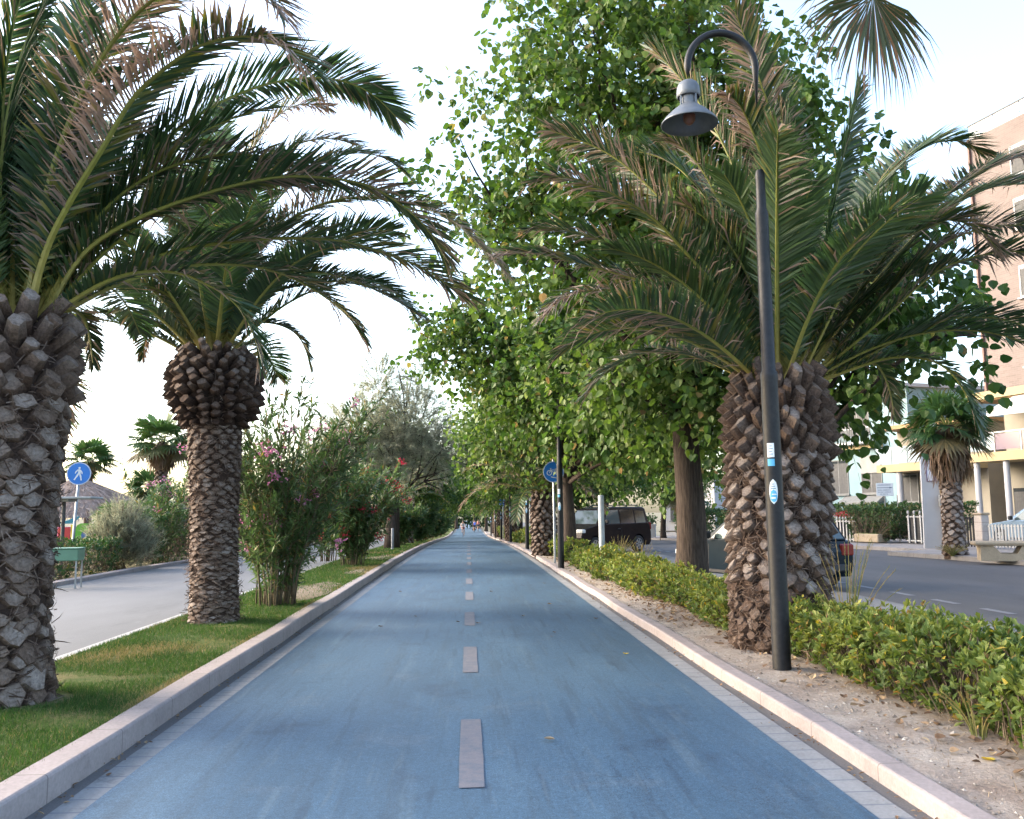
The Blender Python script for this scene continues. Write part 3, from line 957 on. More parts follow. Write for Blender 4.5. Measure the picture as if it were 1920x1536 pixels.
radR = lin([(0.0, 0.47), (0.3, 0.47), (0.8, 0.455), (1.6, 0.48), (2.3, 0.455), (2.7, 0.42), (2.9, 0.32)])
palm_c = date_palm('broad date palm behind the tall black lamp post with a shaggy brown trunk', 3.28, 9.4, 0.06, radR, 2.86, PR_FRONDS, [
    dict(z0=0.1, z1=0.75, w=[(0, 0.15), (0.8, 0.18)], h=[(0, 0.15), (0.8, 0.18)], p=[(0, 0.045), (0.8, 0.06)], lift=[(0, 0.05), (1, 0.06)], cap=[(0, 0.42), (0.8, 0.5)], side=[(0, 0.26), (1, 0.3)], row=0.5, jit=0.38, cs=0.7, tilt=0.4),
    dict(z0=0.78, z1=2.1, w=[(0.7, 0.2), (2.2, 0.19)], h=[(0.7, 0.22), (2.2, 0.21)], p=[(0.7, 0.055), (2.2, 0.075)], lift=[(0.7, 0.03), (2.2, 0.06)], cap=[(0.7, 0.82), (2.2, 0.76)], side=[(0.7, 0.27), (2.2, 0.24)], row=0.5, jit=0.26, cs=0.68, tilt=0.7),
    dict(z0=2.12, z1=2.86, w=[(2.1, 0.16), (2.9, 0.14)], h=[(2.1, 0.24), (2.9, 0.2)], p=[(2.1, 0.10), (2.9, 0.11)], lift=[(2.1, 0.12), (2.9, 0.2)], cap=[(2.1, 0.55), (2.9, 0.6)], side=[(2.1, 0.27), (2.9, 0.28)], row=0.46, jit=0.24, cs=0.6, tilt=1.2),
], 30, 13, 2.9, fill_el=(0.3, 1.5), avoid=lambda a, e: (R(215) < a < R(330) and e < 1.0) or (e < 0.55 and R(110) < a < R(335)), tilt=0.035, nfib=6500)

# ------------------------------------------------------------------ broad-leaved trees
M_leaf = foliage('broad_leaf', [(0.0, (0.028, 0.064, 0.017)), (0.4, (0.066, 0.122, 0.028)), (0.75, (0.125, 0.19, 0.045)), (1.0, (0.21, 0.265, 0.095))],
                 [(0.22, 0.22, 0.05), (0.25, 0.2, 0.08), (0.22, 0.15, 0.08)], 0.36, 0.5, 0.28)
M_bark = toned('rough_bark', [(0.0, (0.035, 0.027, 0.022)), (0.5, (0.068, 0.053, 0.044)), (1.0, (0.13, 0.105, 0.09))], 0.95, 34, 0.8, 1.0, stretch=(1, 1, 0.1), spec=0.1)
LEAF_V = [(0, 0, 0), (0, 0.5, -0.045), (0, 1.0, -0.02), (-0.42, 0.14, 0.05), (-0.5, 0.42, 0.07), (-0.3, 0.74, 0.04), (0.42, 0.14, 0.05), (0.5, 0.42, 0.07), (0.3, 0.74, 0.04)]
LEAF_F = [[(0, 1, 4, 3), (1, 2, 5, 4), (0, 6, 7, 1), (1, 7, 8, 2)]]
LEAF_S = [(0, 0, 0), (0, 1.0, 0), (-0.48, 0.4, 0.06), (0.48, 0.4, 0.06)]
LEAF_SF = [[(0, 1, 2), (0, 3, 1)]]


def unit(rg, n):
    return nrm(rg.normal(0, 1, (n, 3)))


def ortho(Y, N):
    X = nrm(np.cross(Y, N))
    return X, np.cross(X, Y)


def in_blobs(rg, blobs, n, shell=0.45):
    """points inside a union of ellipsoids, denser towards the outside"""
    vol = np.array([b[3] * b[4] * b[5] for b in blobs]) ** 0.75
    pick = rg.choice(len(blobs), n, p=vol / vol.sum())
    B = np.array([b[:6] for b in blobs])[pick]
    d = unit(rg, n)
    r = rg.uniform(0, 1, n) ** shell
    return B[:, :3] + d * r[:, None] * B[:, 3:6], d


def leafy(bl, bt, rg, starts, dirs, length, nleaf, size, droop=0.35, simple=False, dry=0.05, tone=(0.45, 0.2), petiole=0.07, twig=0.006):
    n = len(starts)
    ln = length * rg.uniform(0.6, 1.25, n)
    down = np.array([0, 0, -1.0])
    P = lambda s: starts + dirs * (ln * s)[:, None] + down * (droop * ln * s * s)[:, None]
    shoot_tone = rg.normal(tone[0], tone[1], n)
    for j in range(nleaf):
        s = (j + rg.uniform(0.2, 1.0, n)) / nleaf
        p = P(s)
        off = unit(rg, n)
        p = p + off * petiole
        Y = nrm(0.25 * dirs + 0.55 * off + 0.35 * unit(rg, n) + down * 0.65)
        N = nrm(0.35 * off + 0.5 * unit(rg, n) + np.array([0, 0, 0.45]))
        X, Z = ortho(Y, N)
        sz = size * rg.uniform(0.6, 1.2, n)
        t = np.clip(shoot_tone + rg.normal(0, 0.12, n), 0, 1)
        d = np.where(rg.uniform(0, 1, n) < dry, rg.uniform(0.25, 1, n), 0)
        sc = np.stack([sz * rg.uniform(0.8, 1.05, n), sz, sz], 1)
        bl.inst(LEAF_S if simple else LEAF_V, LEAF_SF if simple else LEAF_F, p, X, Y, Z, sc, 0, np.stack([t, d], 1))
    if bt is not None:
        a, m, e = P(0.0), P(0.55), P(1.0)
        for q, (u, v, r) in enumerate(((a, m, twig), (m, e, twig * 0.6))):
            D = nrm(v - u)
            X, Z = ortho(D, np.array([0.3, 0.9, 0.31]))
            L = np.linalg.norm(v - u, axis=1)
            tv = [(r, 0, 0), (-r * 0.5, 0, r * 0.87), (-r * 0.5, 0, -r * 0.87), (0, 1, 0)]
            tv = [(x, y, z) for x, y, z in tv]
            bt.inst(tv, [[(0, 1, 3), (1, 2, 3), (2, 0, 3)]], u, X, D, Z, np.stack([np.ones(n), L, np.ones(n)], 1), 0, np.stack([np.full(n, 0.35), np.zeros(n)], 1))


def limb(b, a, e, r0, r1, rg, sag=0.15, sides=7, n=7):
    t = np.linspace(0, 1, n)[:, None]
    a, e = np.array(a, float), np.array(e, float)
    L = np.linalg.norm(e - a)
    mid = rg.normal(0, 0.07 * L, 3) + np.array([0, 0, sag * L])
    P = a * (1 - t) + e * t + mid * (4 * t * (1 - t)) * 0.6
    b.tube(P, np.linspace(r0, r1, n), sides, 0, (0.4, 0))
    return P


def broad_tree(label, x, y, zb, H0, r_trunk, blobs, nshoot, nleaf, size, seed, shoot_len=0.8, simple=False, lean=(0, 0), tone=(0.45, 0.2), dry=0.02, nlimb=14, group=None, inner=0.25, droop=0.35):
    """trunk of height H0, limbs to the crown's lobes, leafy shoots through the crown"""
    rg = np.random.default_rng(seed)
    t = thing('broadleaf_tree', label, 'tree', (x, y, zb), 0, group)
    b = MB()
    n = 10
    s = np.linspace(0, 1, n)
    P = np.stack([lean[0] * s + 0.04 * np.sin(s * 5), lean[1] * s + 0.03 * np.cos(s * 4), H0 * s - 0.05], 1)
    rr = r_trunk * (1 + 0.35 * np.exp(-s * 9) - 0.22 * s)
    b.tube(P, rr, 14, 0, (0.55, 0))
    top = P[-1]
    cen, _ = in_blobs(rg, blobs, nlimb, 0.8)
    for c in cen:
        q = limb(b, top - np.array([0, 0, rg.uniform(0, 0.5)]), c, r_trunk * 0.3, 0.02, rg)
        for _ in range(2):
            e = c + unit(rg, 1)[0] * rg.uniform(0.6, 1.4)
            limb(b, q[rg.integers(3, 6)], e, 0.03, 0.008, rg, 0.05, 5, 5)
    tw = MB()
    lf = MB()
    st, d = in_blobs(rg, blobs, nshoot, 0.42)
    cc = np.mean([bb[:3] for bb in blobs], 0)
    out = nrm(d + 0.5 * unit(rg, nshoot) + np.array([0, 0, 0.25]))
    # let shoots gather in bunches so that the sky shows between them
    nb = max(6, nshoot // 14)
    hubs, hd = in_blobs(rg, blobs, nb, 0.4)
    w = rg.integers(0, nb, nshoot)
    st = np.where((rg.uniform(0, 1, nshoot) < 0.8)[:, None], hubs[w] + rg.normal(0, 0.33, (nshoot, 3)), st)
    out = nrm(out + 0.5 * hd[w])
    leafy(lf, b if simple else tw, rg, st, out, shoot_len, nleaf, size, droop, simple, dry, tone, 0.5 * size)
    b.build('trunk', M_bark, t, smooth=True)
    cr = lf.build('crown', M_leaf, t)
    if not simple:
        tw.build('twigs', M_bark, t)
    return t


# the tall tree whose trunk shows left of the broad palm: a column of leaves up past the frame
tree_a = broad_tree('tall tree with the bare grey trunk beside the dark car', 4.0, 16.0, 0.06, 3.3, 0.29, [
    (0.3, 0.2, 4.4, 2.2, 2.2, 1.4), (-0.6, 0.0, 6.2, 3.2, 2.6, 1.9), (-0.3, 0.3, 8.4, 3.2, 2.6, 2.0), (-0.2, 0.2, 11.0, 2.9, 2.5, 2.2), (-3.9, 0.0, 7.4, 1.3, 1.0, 0.6),
    (1.5, 0.2, 8.3, 1.4, 1.8, 2.2), (-2.8, -0.3, 9.2, 1.1, 1.2, 1.2), (0.2, -0.7, 3.8, 1.8, 1.4, 0.8), (-1.7, 2.4, 4.0, 1.3, 1.4, 0.8)], 3900, 10, 0.148, 21, 0.75, nlimb=16, tone=(0.52, 0.15), lean=(0.02, 0), group='trees between the path and the road')
tree_b = broad_tree('dense low tree with drooping leaves behind the cycle path sign', 3.0, 26.6, 0.06, 2.7, 0.2, [
    (1.6, -3.5, 3.9, 1.6, 2.0, 1.2), (-0.6, -3.0, 5.0, 2.0, 2.2, 1.2), (0.9, -3.0, 5.7, 3.0, 2.6, 1.6), (2.4, -5.5, 3.35, 1.7, 1.8, 0.95), (-1.9, -2.5, 6.0, 1.8, 1.8, 1.1),
    (-3.2, -2.5, 6.1, 1.1, 1.3, 0.75), (1.3, -2, 7.3, 2.2, 2.2, 1.3), (3.5, -6.0, 3.25, 1.1, 1.4, 0.8), (-1.3, -1.5, 4.3, 1.5, 1.5, 0.7), (1.0, 0.3, 3.6, 1.4, 1.4, 0.9)],
    3900, 9, 0.15, 22, 0.8, nlimb=16, tone=(0.45, 0.15), group='trees between the path and the road', dry=0.03)
tree_c = broad_tree('large leaved tree behind the broad palm on the road side', 4.95, 13.4, 0.06, 2.4, 0.17, [
    (1.6, 0.4, 4.4, 1.7, 1.5, 1.4), (1.7, 0.4, 5.2, 1.3, 1.2, 1.0), (0.8, 0.6, 3.1, 0.6, 0.8, 0.9), (0.6, 0.2, 6.0, 1.1, 1.1, 0.9), (2.6, 0.6, 4.1, 1.0, 1.1, 0.9), (2.1, 0.3, 6.7, 0.7, 0.6, 0.4)],
    640, 8, 0.175, 23, 0.7, nlimb=12, tone=(0.3, 0.15), group='trees between the path and the road', dry=0.02)
M_far1 = broad_tree('bright green tree leaning over the path beyond the cycle path sign', 3.5, 31.5, float(gz(31.5)) + 0.06, 2.5, 0.22, [
    (-0.6, 0, 4.0, 2.4, 3.0, 1.3), (-0.4, -0.5, 5.4, 3.0, 3.0, 1.8), (0.6, 0, 7.4, 2.4, 2.6, 1.7), (-2.0, 0.4, 4.9, 1.5, 2.2, 1.3), (-2.6, -1.0, 4.0, 1.2, 1.6, 0.8)], 2200, 8, 0.17, 24, 0.8, True, nlimb=14, tone=(0.6, 0.2), group='trees along the avenue')
M_far2 = broad_tree('mid green avenue tree standing after the bright leaning one', 3.4, 39.5, float(gz(39.5)) + 0.06, 2.4, 0.2, [
    (-0.8, 0, 3.8, 2.3, 2.8, 1.2), (-0.6, 0, 5.2, 2.9, 3.0, 1.9), (0.4, 0.3, 7.2, 2.3, 2.5, 1.6), (-2.4, 0.2, 4.0, 1.3, 1.8, 0.8)], 1900, 8, 0.2, 25, 0.85, True, nlimb=12, tone=(0.45, 0.2), group='trees along the avenue')
for k, (src, x, y, s, rz, lab) in enumerate([
        (M_far2, 3.4, 48.5, 1.0, 0.5, None), (M_far1, 3.3, 57.5, 0.95, 1.0, None), (M_far2, 3.2, 67, 1.0, 0.2, None), (M_far1, 3.2, 77, 1.0, 2.5, None), (M_far2, 3.1, 88, 0.95, 0.6, None), (M_far1, 3.1, 100, 1.0, 0.8, None),
        (M_far2, 3.2, 115, 1.05, 2.2, None), (M_far1, 2.6, 132, 1.1, 0.4, None), (M_far2, 0.9, 142, 1.2, 1.4, None), (M_far1, -2.2, 158, 1.25, 0.4, None)]):
    place(src, 'leafy tree in the distant right hand row of the avenue', (x, y, float(gz(y)) + 0.05), rz, s, 'distant avenue trees on the right')
for k, (src, x, y, s, rz) in enumerate([(M_far2, -4.3, 53, 0.9, 2.8), (M_far1, -3.9, 60, 0.85, 3.4), (M_far2, -3.6, 66, 0.9, 2.4), (M_far1, -3.5, 78, 0.9, 3.0), (M_far2, -3.5, 92, 0.95, 3.3), (M_far1, -3.5, 108, 1.0, 2.7), (M_far2, -3.6, 128, 1.0, 3.0)]):
    place(src, 'leafy tree in the distant left hand row of the avenue', (x, y, float(gz(y)) + 0.05), rz, s, 'distant avenue trees on the left')
# trees over the road side, beyond the van
for k, (src, x, y, s, rz, lab) in enumerate([(M_far2, 7.6, 49, 0.85, 1.2, 'dark tree over the parking lane behind the brown van'), (M_far1, 12.8, 58, 0.9, 2.2, 'bright tree at the far kerb beyond the brown van'),
                                              (M_far2, 9.5, 75, 1.0, 0.3, 'tree closing the far end of the road')]):
    place(src, lab, (x, y, float(gz(y)) + 0.02), rz, s, 'trees along the road')

# ------------------------------------------------------------------ feathery grey tree on the left, oleanders
M_feather = foliage('feathery_needles', [(0.0, (0.13, 0.15, 0.105)), (0.5, (0.25, 0.265, 0.19)), (1.0, (0.38, 0.375, 0.28))], [(0.22, 0.17, 0.12), (0.26, 0.2, 0.15)], 0.5, 0.7, 0.2)


def feathery(b, bt, rg, blobs, nshoot, nblade, L, bl, w, tone=(0.5, 0.2), up=0.5, dry=0.05):
    st, d = in_blobs(rg, blobs, nshoot, 0.5)
    D = nrm(d + np.array([0, 0, up]) + 0.5 * unit(rg, nshoot))
    ln = L * rg.uniform(0.6, 1.3, nshoot)
    tn = rg.normal(tone[0], tone[1], nshoot)
    tv = [(-0.5, 0, 0), (0.5, 0, 0), (0, 1, 0)]
    for j in range(nblade):
        s = rg.uniform(0.05, 1, nshoot)
        p = st + D * (ln * s)[:, None] + np.array([0, 0, -1]) * (0.2 * ln * s * s)[:, None]
        Y = nrm(D * 0.9 + unit(rg, nshoot) * 0.75 + np.array([0, 0, -0.1]))
        X, Z = ortho(Y, unit(rg, nshoot))
        l = bl * rg.uniform(0.6, 1.3, nshoot)
        dd = np.where(rg.uniform(0, 1, nshoot) < dry, rg.uniform(0.4, 1, nshoot), 0)
        b.inst(tv, [[(0, 1, 2)]], p, X, Y, Z, np.stack([np.full(nshoot, w), l, l], 1), 0, np.stack([np.clip(tn + rg.normal(0, 0.1, nshoot), 0, 1), dd], 1))
    if bt is not None:
        X, Z = ortho(D, np.array([0.2, 0.95, 0.2]))
        r = 0.008
        bt.inst([(r, 0, 0), (-r * 0.5, 0, r), (-r * 0.5, 0, -r), (0, 1, 0)], [[(0, 1, 3), (1, 2, 3), (2, 0, 3)]], st, X, D, Z, np.stack([np.ones(nshoot), ln, np.ones(nshoot)], 1), 0,
                np.stack([np.full(nshoot, 0.4), np.zeros(nshoot)], 1))


rg = np.random.default_rng(31)
t = thing('feathery_tree', 'grey feathery needle leaved tree on the left verge with a forked trunk', 'tree', (-3.25, 38.0, 0.1), 0)
b = MB()
P = np.array([(0, 0, -0.1), (0.02, 0, 0.7), (0.06, 0, 1.5), (0.0, 0, 2.2)])
b.tube(P, [0.36, 0.3, 0.27, 0.24], 12, 0, (0.45, 0))
for e, r in (((1.0, 0, 6.2), 0.13), ((-0.4, 0.2, 6.0), 0.13), ((-1.6, 0.3, 5.2), 0.1), ((1.9, -0.3, 4.2), 0.1), ((0.3, 0.4, 7.4), 0.1), ((-2.2, 0.2, 3.9), 0.07), ((2.2, 0, 3.3), 0.06)):
    q = limb(b, (0.0, 0, 2.0), e, r * 0.75, 0.02, rg, 0.0, 7)
    for _ in range(4):
        limb(b, q[rg.integers(2, 6)], q[-1] + unit(rg, 1)[0] * 1.1, 0.04, 0.01, rg, 0.0, 5, 5)
f = MB()
feathery(f, b, rg, [(-1.1, 0, 5.0, 1.9, 1.6, 1.5), (0.9, 0, 5.3, 1.5, 1.5, 1.5), (1.9, 0, 4.1, 1.4, 1.2, 1.0), (-2.2, 0, 4.0, 1.3, 1.2, 0.8), (-0.6, 0, 6.8, 0.8, 0.8, 1.2), (1.1, 0, 7.0, 0.6, 0.6, 1.0), (0.3, 0.3, 3.8, 1.8, 1.4, 1.0), (-3.0, 0, 3.2, 0.8, 0.8, 0.6)],
         1900, 30, 0.8, 0.26, 0.019, (0.55, 0.22))
b.build('trunk', M_bark, t, smooth=True)
f.build('crown', M_feather, t)

M_ole = foliage('oleander_leaf', [(0.0, (0.04, 0.08, 0.03)), (0.5, (0.085, 0.145, 0.05)), (1.0, (0.16, 0.215, 0.09))], [(0.25, 0.22, 0.06), (0.3, 0.2, 0.1)], 0.3, 0.45, 0.4)
M_stem = toned('oleander_stem', [(0.0, (0.07, 0.055, 0.04)), (0.5, (0.16, 0.125, 0.085)), (1.0, (0.22, 0.19, 0.12))], 0.8, 20, 0.4, 0.3)
M_pink = foliage('pink_petals', [(0.0, (0.46, 0.14, 0.30)), (0.5, (0.60, 0.26, 0.44)), (1.0, (0.72, 0.45, 0.58))], [(0.4, 0.2, 0.2)], 0.3, 0.6, 0.2)
M_red = foliage('red_petals', [(0.0, (0.36, 0.012, 0.04)), (0.5, (0.52, 0.03, 0.08)), (1.0, (0.62, 0.10, 0.14))], [(0.4, 0.1, 0.1)], 0.3, 0.6, 0.2)
LANCE_V = [(0, 0, 0), (-0.5, 0.45, 0.12), (0, 1, -0.05), (0.5, 0.45, 0.12), (0, 0.45, 0)]
LANCE_F = [[(0, 4, 2, 1), (0, 3, 2, 4)]]


def oleander(label, x, y, H, spread, nst, nflower, fmat, seed, leafL=0.15, group='oleander shrubs on the left verge', zmin=0.25, lean=(0, 0), wsc=1.0, nside=5):
    rg = np.random.default_rng(seed)
    t = thing('oleander_shrub', label, 'shrub', (x, y, 0.12 + float(gz(y))), 0, group)
    st, lf, fl = MB(), MB(), MB()
    for k in range(nst):
        a = rg.uniform(0, 2 * math.pi)
        h = H * rg.uniform(0.6, 1.0)
        sp = spread * rg.uniform(0.25, 1.0)
        r0 = rg.uniform(0, 0.34)
        n = 9
        s = np.linspace(0, 1, n)
        P = np.stack([math.cos(a) * (r0 + sp * s ** 1.6) + lean[0] * s * s + 0.03 * np.sin(s * 6 + k), math.sin(a) * (r0 + sp * s ** 1.6) + lean[1] * s * s, h * (s - 0.12 * s ** 3)], 1)
        st.tube(P, np.linspace(0.0135, 0.004, n), 5, 0, (rg.uniform(0.2, 0.9), 0))
        axes = [(P, 0.08)]
        for _ in range(nside):
            i0 = rg.integers(2, n - 1)
            dd = nrm(np.array([math.cos(a), math.sin(a), 0.9]) + 0.8 * unit(rg, 1)[0])
            Lb = rg.uniform(0.3, 0.75)
            Q = P[i0] + dd * np.linspace(0, Lb, 5)[:, None] + np.array([0, 0, 0.1]) * (np.linspace(0, 1, 5) ** 2)[:, None]
            st.tube(Q, np.linspace(0.008, 0.003, 5), 4, 0, (0.4, 0))
            axes.append((Q, 0.1))
        for Q, s0 in axes:
            d = np.concatenate([[0], np.cumsum(np.linalg.norm(np.diff(Q, axis=0), axis=1))])
            nl = int(31 * d[-1] * (1 - s0) + 8)
            u = rg.uniform(s0 + 0.02, 1.0, nl) * d[-1]
            p = np.stack([np.interp(u, d, Q[:, q]) for q in range(3)], 1)
            T = nrm(Q[-1] - Q[-3])
            Y = nrm(T * 0.75 + unit(rg, nl) * 0.85 + np.array([0, 0, -0.1]))
            X, Z = ortho(Y, nrm(unit(rg, nl) * 0.5 + np.array([0, 0, 0.8])))
            l = leafL * rg.uniform(0.6, 1.2, nl)
            tn = np.clip(rg.normal(0.45, 0.2) + rg.normal(0, 0.12, nl), 0, 1)
            dr = np.where(rg.uniform(0, 1, nl) < 0.06, rg.uniform(0.3, 1, nl), 0)
            lf.inst(LANCE_V, LANCE_F, p, X, Y, Z, np.stack([l * 0.17 * wsc, l, l * 0.17], 1), 0, np.stack([tn, dr], 1))
            if fmat is not None and rg.uniform() < nflower:
                m = rg.integers(9, 20)
                c = Q[-1] + rg.normal(0, 0.07, (m, 3)) * np.array([1, 1, 0.7])
                for q in range(5):
                    aa = q * 2 * math.pi / 5 + rg.uniform(0, 6, m)
                    N = nrm(unit(rg, m) + np.array([0, -0.2, 0.5]))
                    X0, Z0 = ortho(N, unit(rg, m))
                    Y = nrm(X0 * np.cos(aa)[:, None] + Z0 * np.sin(aa)[:, None] + N * 0.25)
                    X = np.cross(N, Y)
                    fl.inst(LANCE_V, LANCE_F, c, X, Y, N, np.stack([np.full(m, 0.026), np.full(m, 0.036), np.full(m, 0.03)], 1), 0,
                            np.stack([np.clip(rg.normal(0.5, 0.25, m), 0, 1), np.zeros(m)], 1))
    st.build('stems', M_stem, t, smooth=True)
    lf.build('foliage', M_ole, t)
    if fl.n:
        fl.build('flowers', fmat, t)
    return t


oleander('tall pink flowering oleander with bare cane stems beside the slim trunked palm', -3.0, 14.1, 3.7, 1.5, 58, 0.075, M_pink, 41, 0.17, wsc=1.2, nside=9)
oleander('rounded red flowering oleander on the left verge', -3.15, 24.6, 3.1, 1.5, 60, 0.10, M_red, 42, 0.2, wsc=1.5, nside=8)
oleander('pink flowering oleander just behind the red one', -4.3, 27.5, 3.9, 1.5, 26, 0.12, M_pink, 43, 0.22, wsc=1.4)
oleander('oleander with a few pink blooms behind the slim trunked palm', -9.4, 27.5, 3.5, 0.9, 9, 0.3, M_pink, 44, 0.22, 'shrubs beyond the promenade', wsc=1.4)
oleander('low dark oleander at the foot of the grey feathery tree', -3.3, 43.0, 2.4, 1.1, 34, 0.0, None, 45, 0.3, wsc=1.6)
o2 = oleander('dark green oleander beyond the grey feathery tree', -3.1, 52.0, 2.6, 1.2, 26, 0.0, None, 46, 0.4, wsc=1.8, nside=4)
for y, s in ((59, 1.0), (67, 1.1), (76, 1.1), (86, 1.2), (97, 1.2), (110, 1.3)):
    place(o2, 'green shrub in the distant row along the left kerb', (-3.2, y, 0.12 + float(gz(y))), y, s, 'distant shrubs on the left verge')

# ------------------------------------------------------------------ hedges, grass, litter
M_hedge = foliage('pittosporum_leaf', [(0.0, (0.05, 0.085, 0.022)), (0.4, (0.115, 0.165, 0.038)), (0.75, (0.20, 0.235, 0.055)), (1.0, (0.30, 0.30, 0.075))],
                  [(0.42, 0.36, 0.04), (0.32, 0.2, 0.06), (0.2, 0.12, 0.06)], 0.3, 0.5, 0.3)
M_darkhedge = foliage('dark_hedge_leaf', [(0.0, (0.015, 0.04, 0.012)), (0.5, (0.035, 0.085, 0.022)), (1.0, (0.07, 0.13, 0.035))], [(0.2, 0.16, 0.05)], 0.25, 0.45, 0.4)
M_twig = toned('hedge_twig', [(0.0, (0.06, 0.045, 0.03)), (1.0, (0.19, 0.15, 0.11))], 0.9, 20, 0.4, 0.3)
OBO_V = [(0, 0, 0), (-0.22, 0.62, 0.06), (0, 1.0, -0.03), (0.22, 0.62, 0.06), (0, 0.6, -0.02)]
OBO_F = [[(0, 4, 2, 1), (0, 3, 2, 4)]]


def hedge(label, x0, x1, y0, y1, h, dens, leaf, seed, mat=None, group='clipped hedges beside the path', zb=0.08, wav=0.08, front=None, nleaf=8, mid=True):
    """a hedge: twigs and whorls of leaves through its shell, with an uneven outline"""
    rg = np.random.default_rng(seed)
    cx, cy = (x0 + x1) / 2, (y0 + y1) / 2
    t = thing('hedge', label, 'hedge', (cx, cy, zb + float(gz(cy))), 0, group)
    lx, ly = (x1 - x0), (y1 - y0)
    area = lx * ly + 2 * h * (ly + lx)
    n = int(area * dens)
    pick = rg.choice(4, n, p=np.array([lx * ly * 1.2, h * ly, h * ly, h * lx * 2]) / (lx * ly * 1.2 + 2 * h * ly + 2 * h * lx))
    u, v = rg.uniform(0, 1, n), rg.uniform(0, 1, n)
    p = np.zeros((n, 3))
    N = np.zeros((n, 3))
    f = pick == 0
    p[f] = np.stack([x0 + lx * u[f], y0 + ly * v[f], np.full(f.sum(), h)], 1)
    N[f] = (0, 0, 1)
    for q, xx, s in ((1, x0, -1), (2, x1, 1)):
        f = pick == q
        p[f] = np.stack([np.full(f.sum(), xx), y0 + ly * v[f], h * u[f] ** 0.85], 1)
        N[f] = (s, 0, 0.35)
    f = pick == 3
    e = rg.uniform(0, 1, f.sum()) < 0.5
    p[f] = np.stack([x0 + lx * v[f], np.where(e, y0, y1), h * u[f] ** 0.85], 1)
    N[f] = np.stack([0 * e, np.where(e, -1, 1), 0.35 + 0 * e], 1)
    # uneven outline
    yy, xx = p[:, 1], p[:, 0]
    bul = wav * (np.sin(yy * 2.1 + seed) + np.sin(yy * 4.7 + xx * 3 + seed * 2) * 0.7 + np.sin(yy * 0.9 + seed * 3) + 0.5 * np.sin(xx * 9 + yy * 7))
    p += N * (bul + rg.normal(0, 0.045, n))[:, None]
    lowin = np.clip(1 - p[:, 2] / (0.45 * h), 0, 1)
    p[:, 0] += (cx - p[:, 0]) * 0.3 * lowin
    if front is not None:
        p[:, 0] += front(p[:, 1]) * np.clip((x1 - p[:, 0]) / lx, 0, 1)
    p -= nrm(N) * (np.abs(rg.normal(0, 0.09, n)))[:, None]
    p[:, 2] = np.maximum(p[:, 2], 0.03)
    c = np.array([cx, cy, 0])
    D = nrm(N + 0.55 * unit(rg, n) + np.array([0, 0, 0.55]))
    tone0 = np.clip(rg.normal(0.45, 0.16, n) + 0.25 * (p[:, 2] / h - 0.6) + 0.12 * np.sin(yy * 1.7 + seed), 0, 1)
    lf = MB()
    for k in range(nleaf):
        a = k * 2.39996 + rg.uniform(0, 0.6, n)
        X0, Z0 = ortho(D, nrm(unit(rg, n)))
        spread = rg.uniform(0.35, 1.25, n)
        Y = nrm(D * np.cos(spread)[:, None] + (X0 * np.cos(a)[:, None] + Z0 * np.sin(a)[:, None]) * np.sin(spread)[:, None])
        X, Z = ortho(Y, D)
        l = leaf * rg.uniform(0.6, 1.2, n)
        dr = np.where(rg.uniform(0, 1, n) < 0.06, rg.uniform(0.25, 1.0, n), 0)
        base = p - D * (0.03 * k / nleaf) + rg.normal(0, leaf * 0.12, (n, 3)) - c
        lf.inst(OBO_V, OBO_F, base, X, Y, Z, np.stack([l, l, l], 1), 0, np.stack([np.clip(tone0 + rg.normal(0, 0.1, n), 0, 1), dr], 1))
    lf.build('foliage', mat or M_hedge, t)
    if mid:
        tw = MB()
        m = int(n * 0.5)
        q = rg.integers(0, n, m)
        e = p[q] - c
        s0 = np.stack([e[:, 0] * 0.55 + rg.normal(0, 0.05, m), e[:, 1] + rg.normal(0, 0.15, m), rg.uniform(0, 0.25, m) * h], 1)
        Dv = e - s0
        L = np.linalg.norm(Dv, axis=1)
        Y = nrm(Dv)
        X, Z = ortho(Y, unit(rg, m))
        r = 0.0055
        tw.inst([(r, 0, 0), (-r * 0.5, 0, r), (-r * 0.5, 0, -r), (r * .4, 1, 0), (-r * 0.2, 1, r * .4), (-r * 0.2, 1, -r * .4)], [[(0, 1, 4, 3), (1, 2, 5, 4), (2, 0, 3, 5)]],
                s0, X, Y, Z, np.stack([np.ones(m), L, np.ones(m)], 1), 0, np.stack([rg.uniform(0.2, 1, m), np.zeros(m)], 1))
        tw.build('stems', M_twig, t)
    return t


hedge('yellowish green hedge in the right foreground beside the sandy strip', 3.05, 3.8, 2.4, 8.75, 0.5, 400, 0.07, 51, wav=0.045, front=lambda y: 0.12 * np.sin(y * 1.3 + 0.5) + 0.12 * np.clip((y - 5) / 3, 0, 1))
hedge('low yellowish green hedge behind the broad palm and the grey tree trunk', 3.0, 3.8, 10.1, 18.6, 0.42, 260, 0.075, 52, wav=0.05, front=lambda y: -0.02 * (y - 10) + 0.1 * np.sin(y * 1.1))
hedge('ragged hedge stretch in front of the brown van by the white post', 2.75, 3.5, 18.7, 24.6, 0.42, 150, 0.09, 53, front=lambda y: 0.12 * np.sin(y * 1.9), nleaf=7)
hedge('hedge stretch between the cycle path sign and the short palm', 2.8, 3.5, 25.8, 34.5, 0.5, 90, 0.12, 54, nleaf=7)
hedge('hedge stretch just past the short palm', 2.9, 3.7, 36.0, 48.0, 0.7, 55, 0.16, 55, nleaf=6)
hedge('farthest hedge stretch along the right kerb', 2.9, 3.7, 49.5, 92.0, 0.7, 24, 0.24, 56, nleaf=6, mid=False)

M_grass = foliage('lawn_blade', [(0.0, (0.022, 0.055, 0.012)), (0.5, (0.042, 0.092, 0.018)), (1.0, (0.07, 0.125, 0.028))], [(0.15, 0.14, 0.045), (0.23, 0.175, 0.095)], 0.3, 0.6, 0.25)


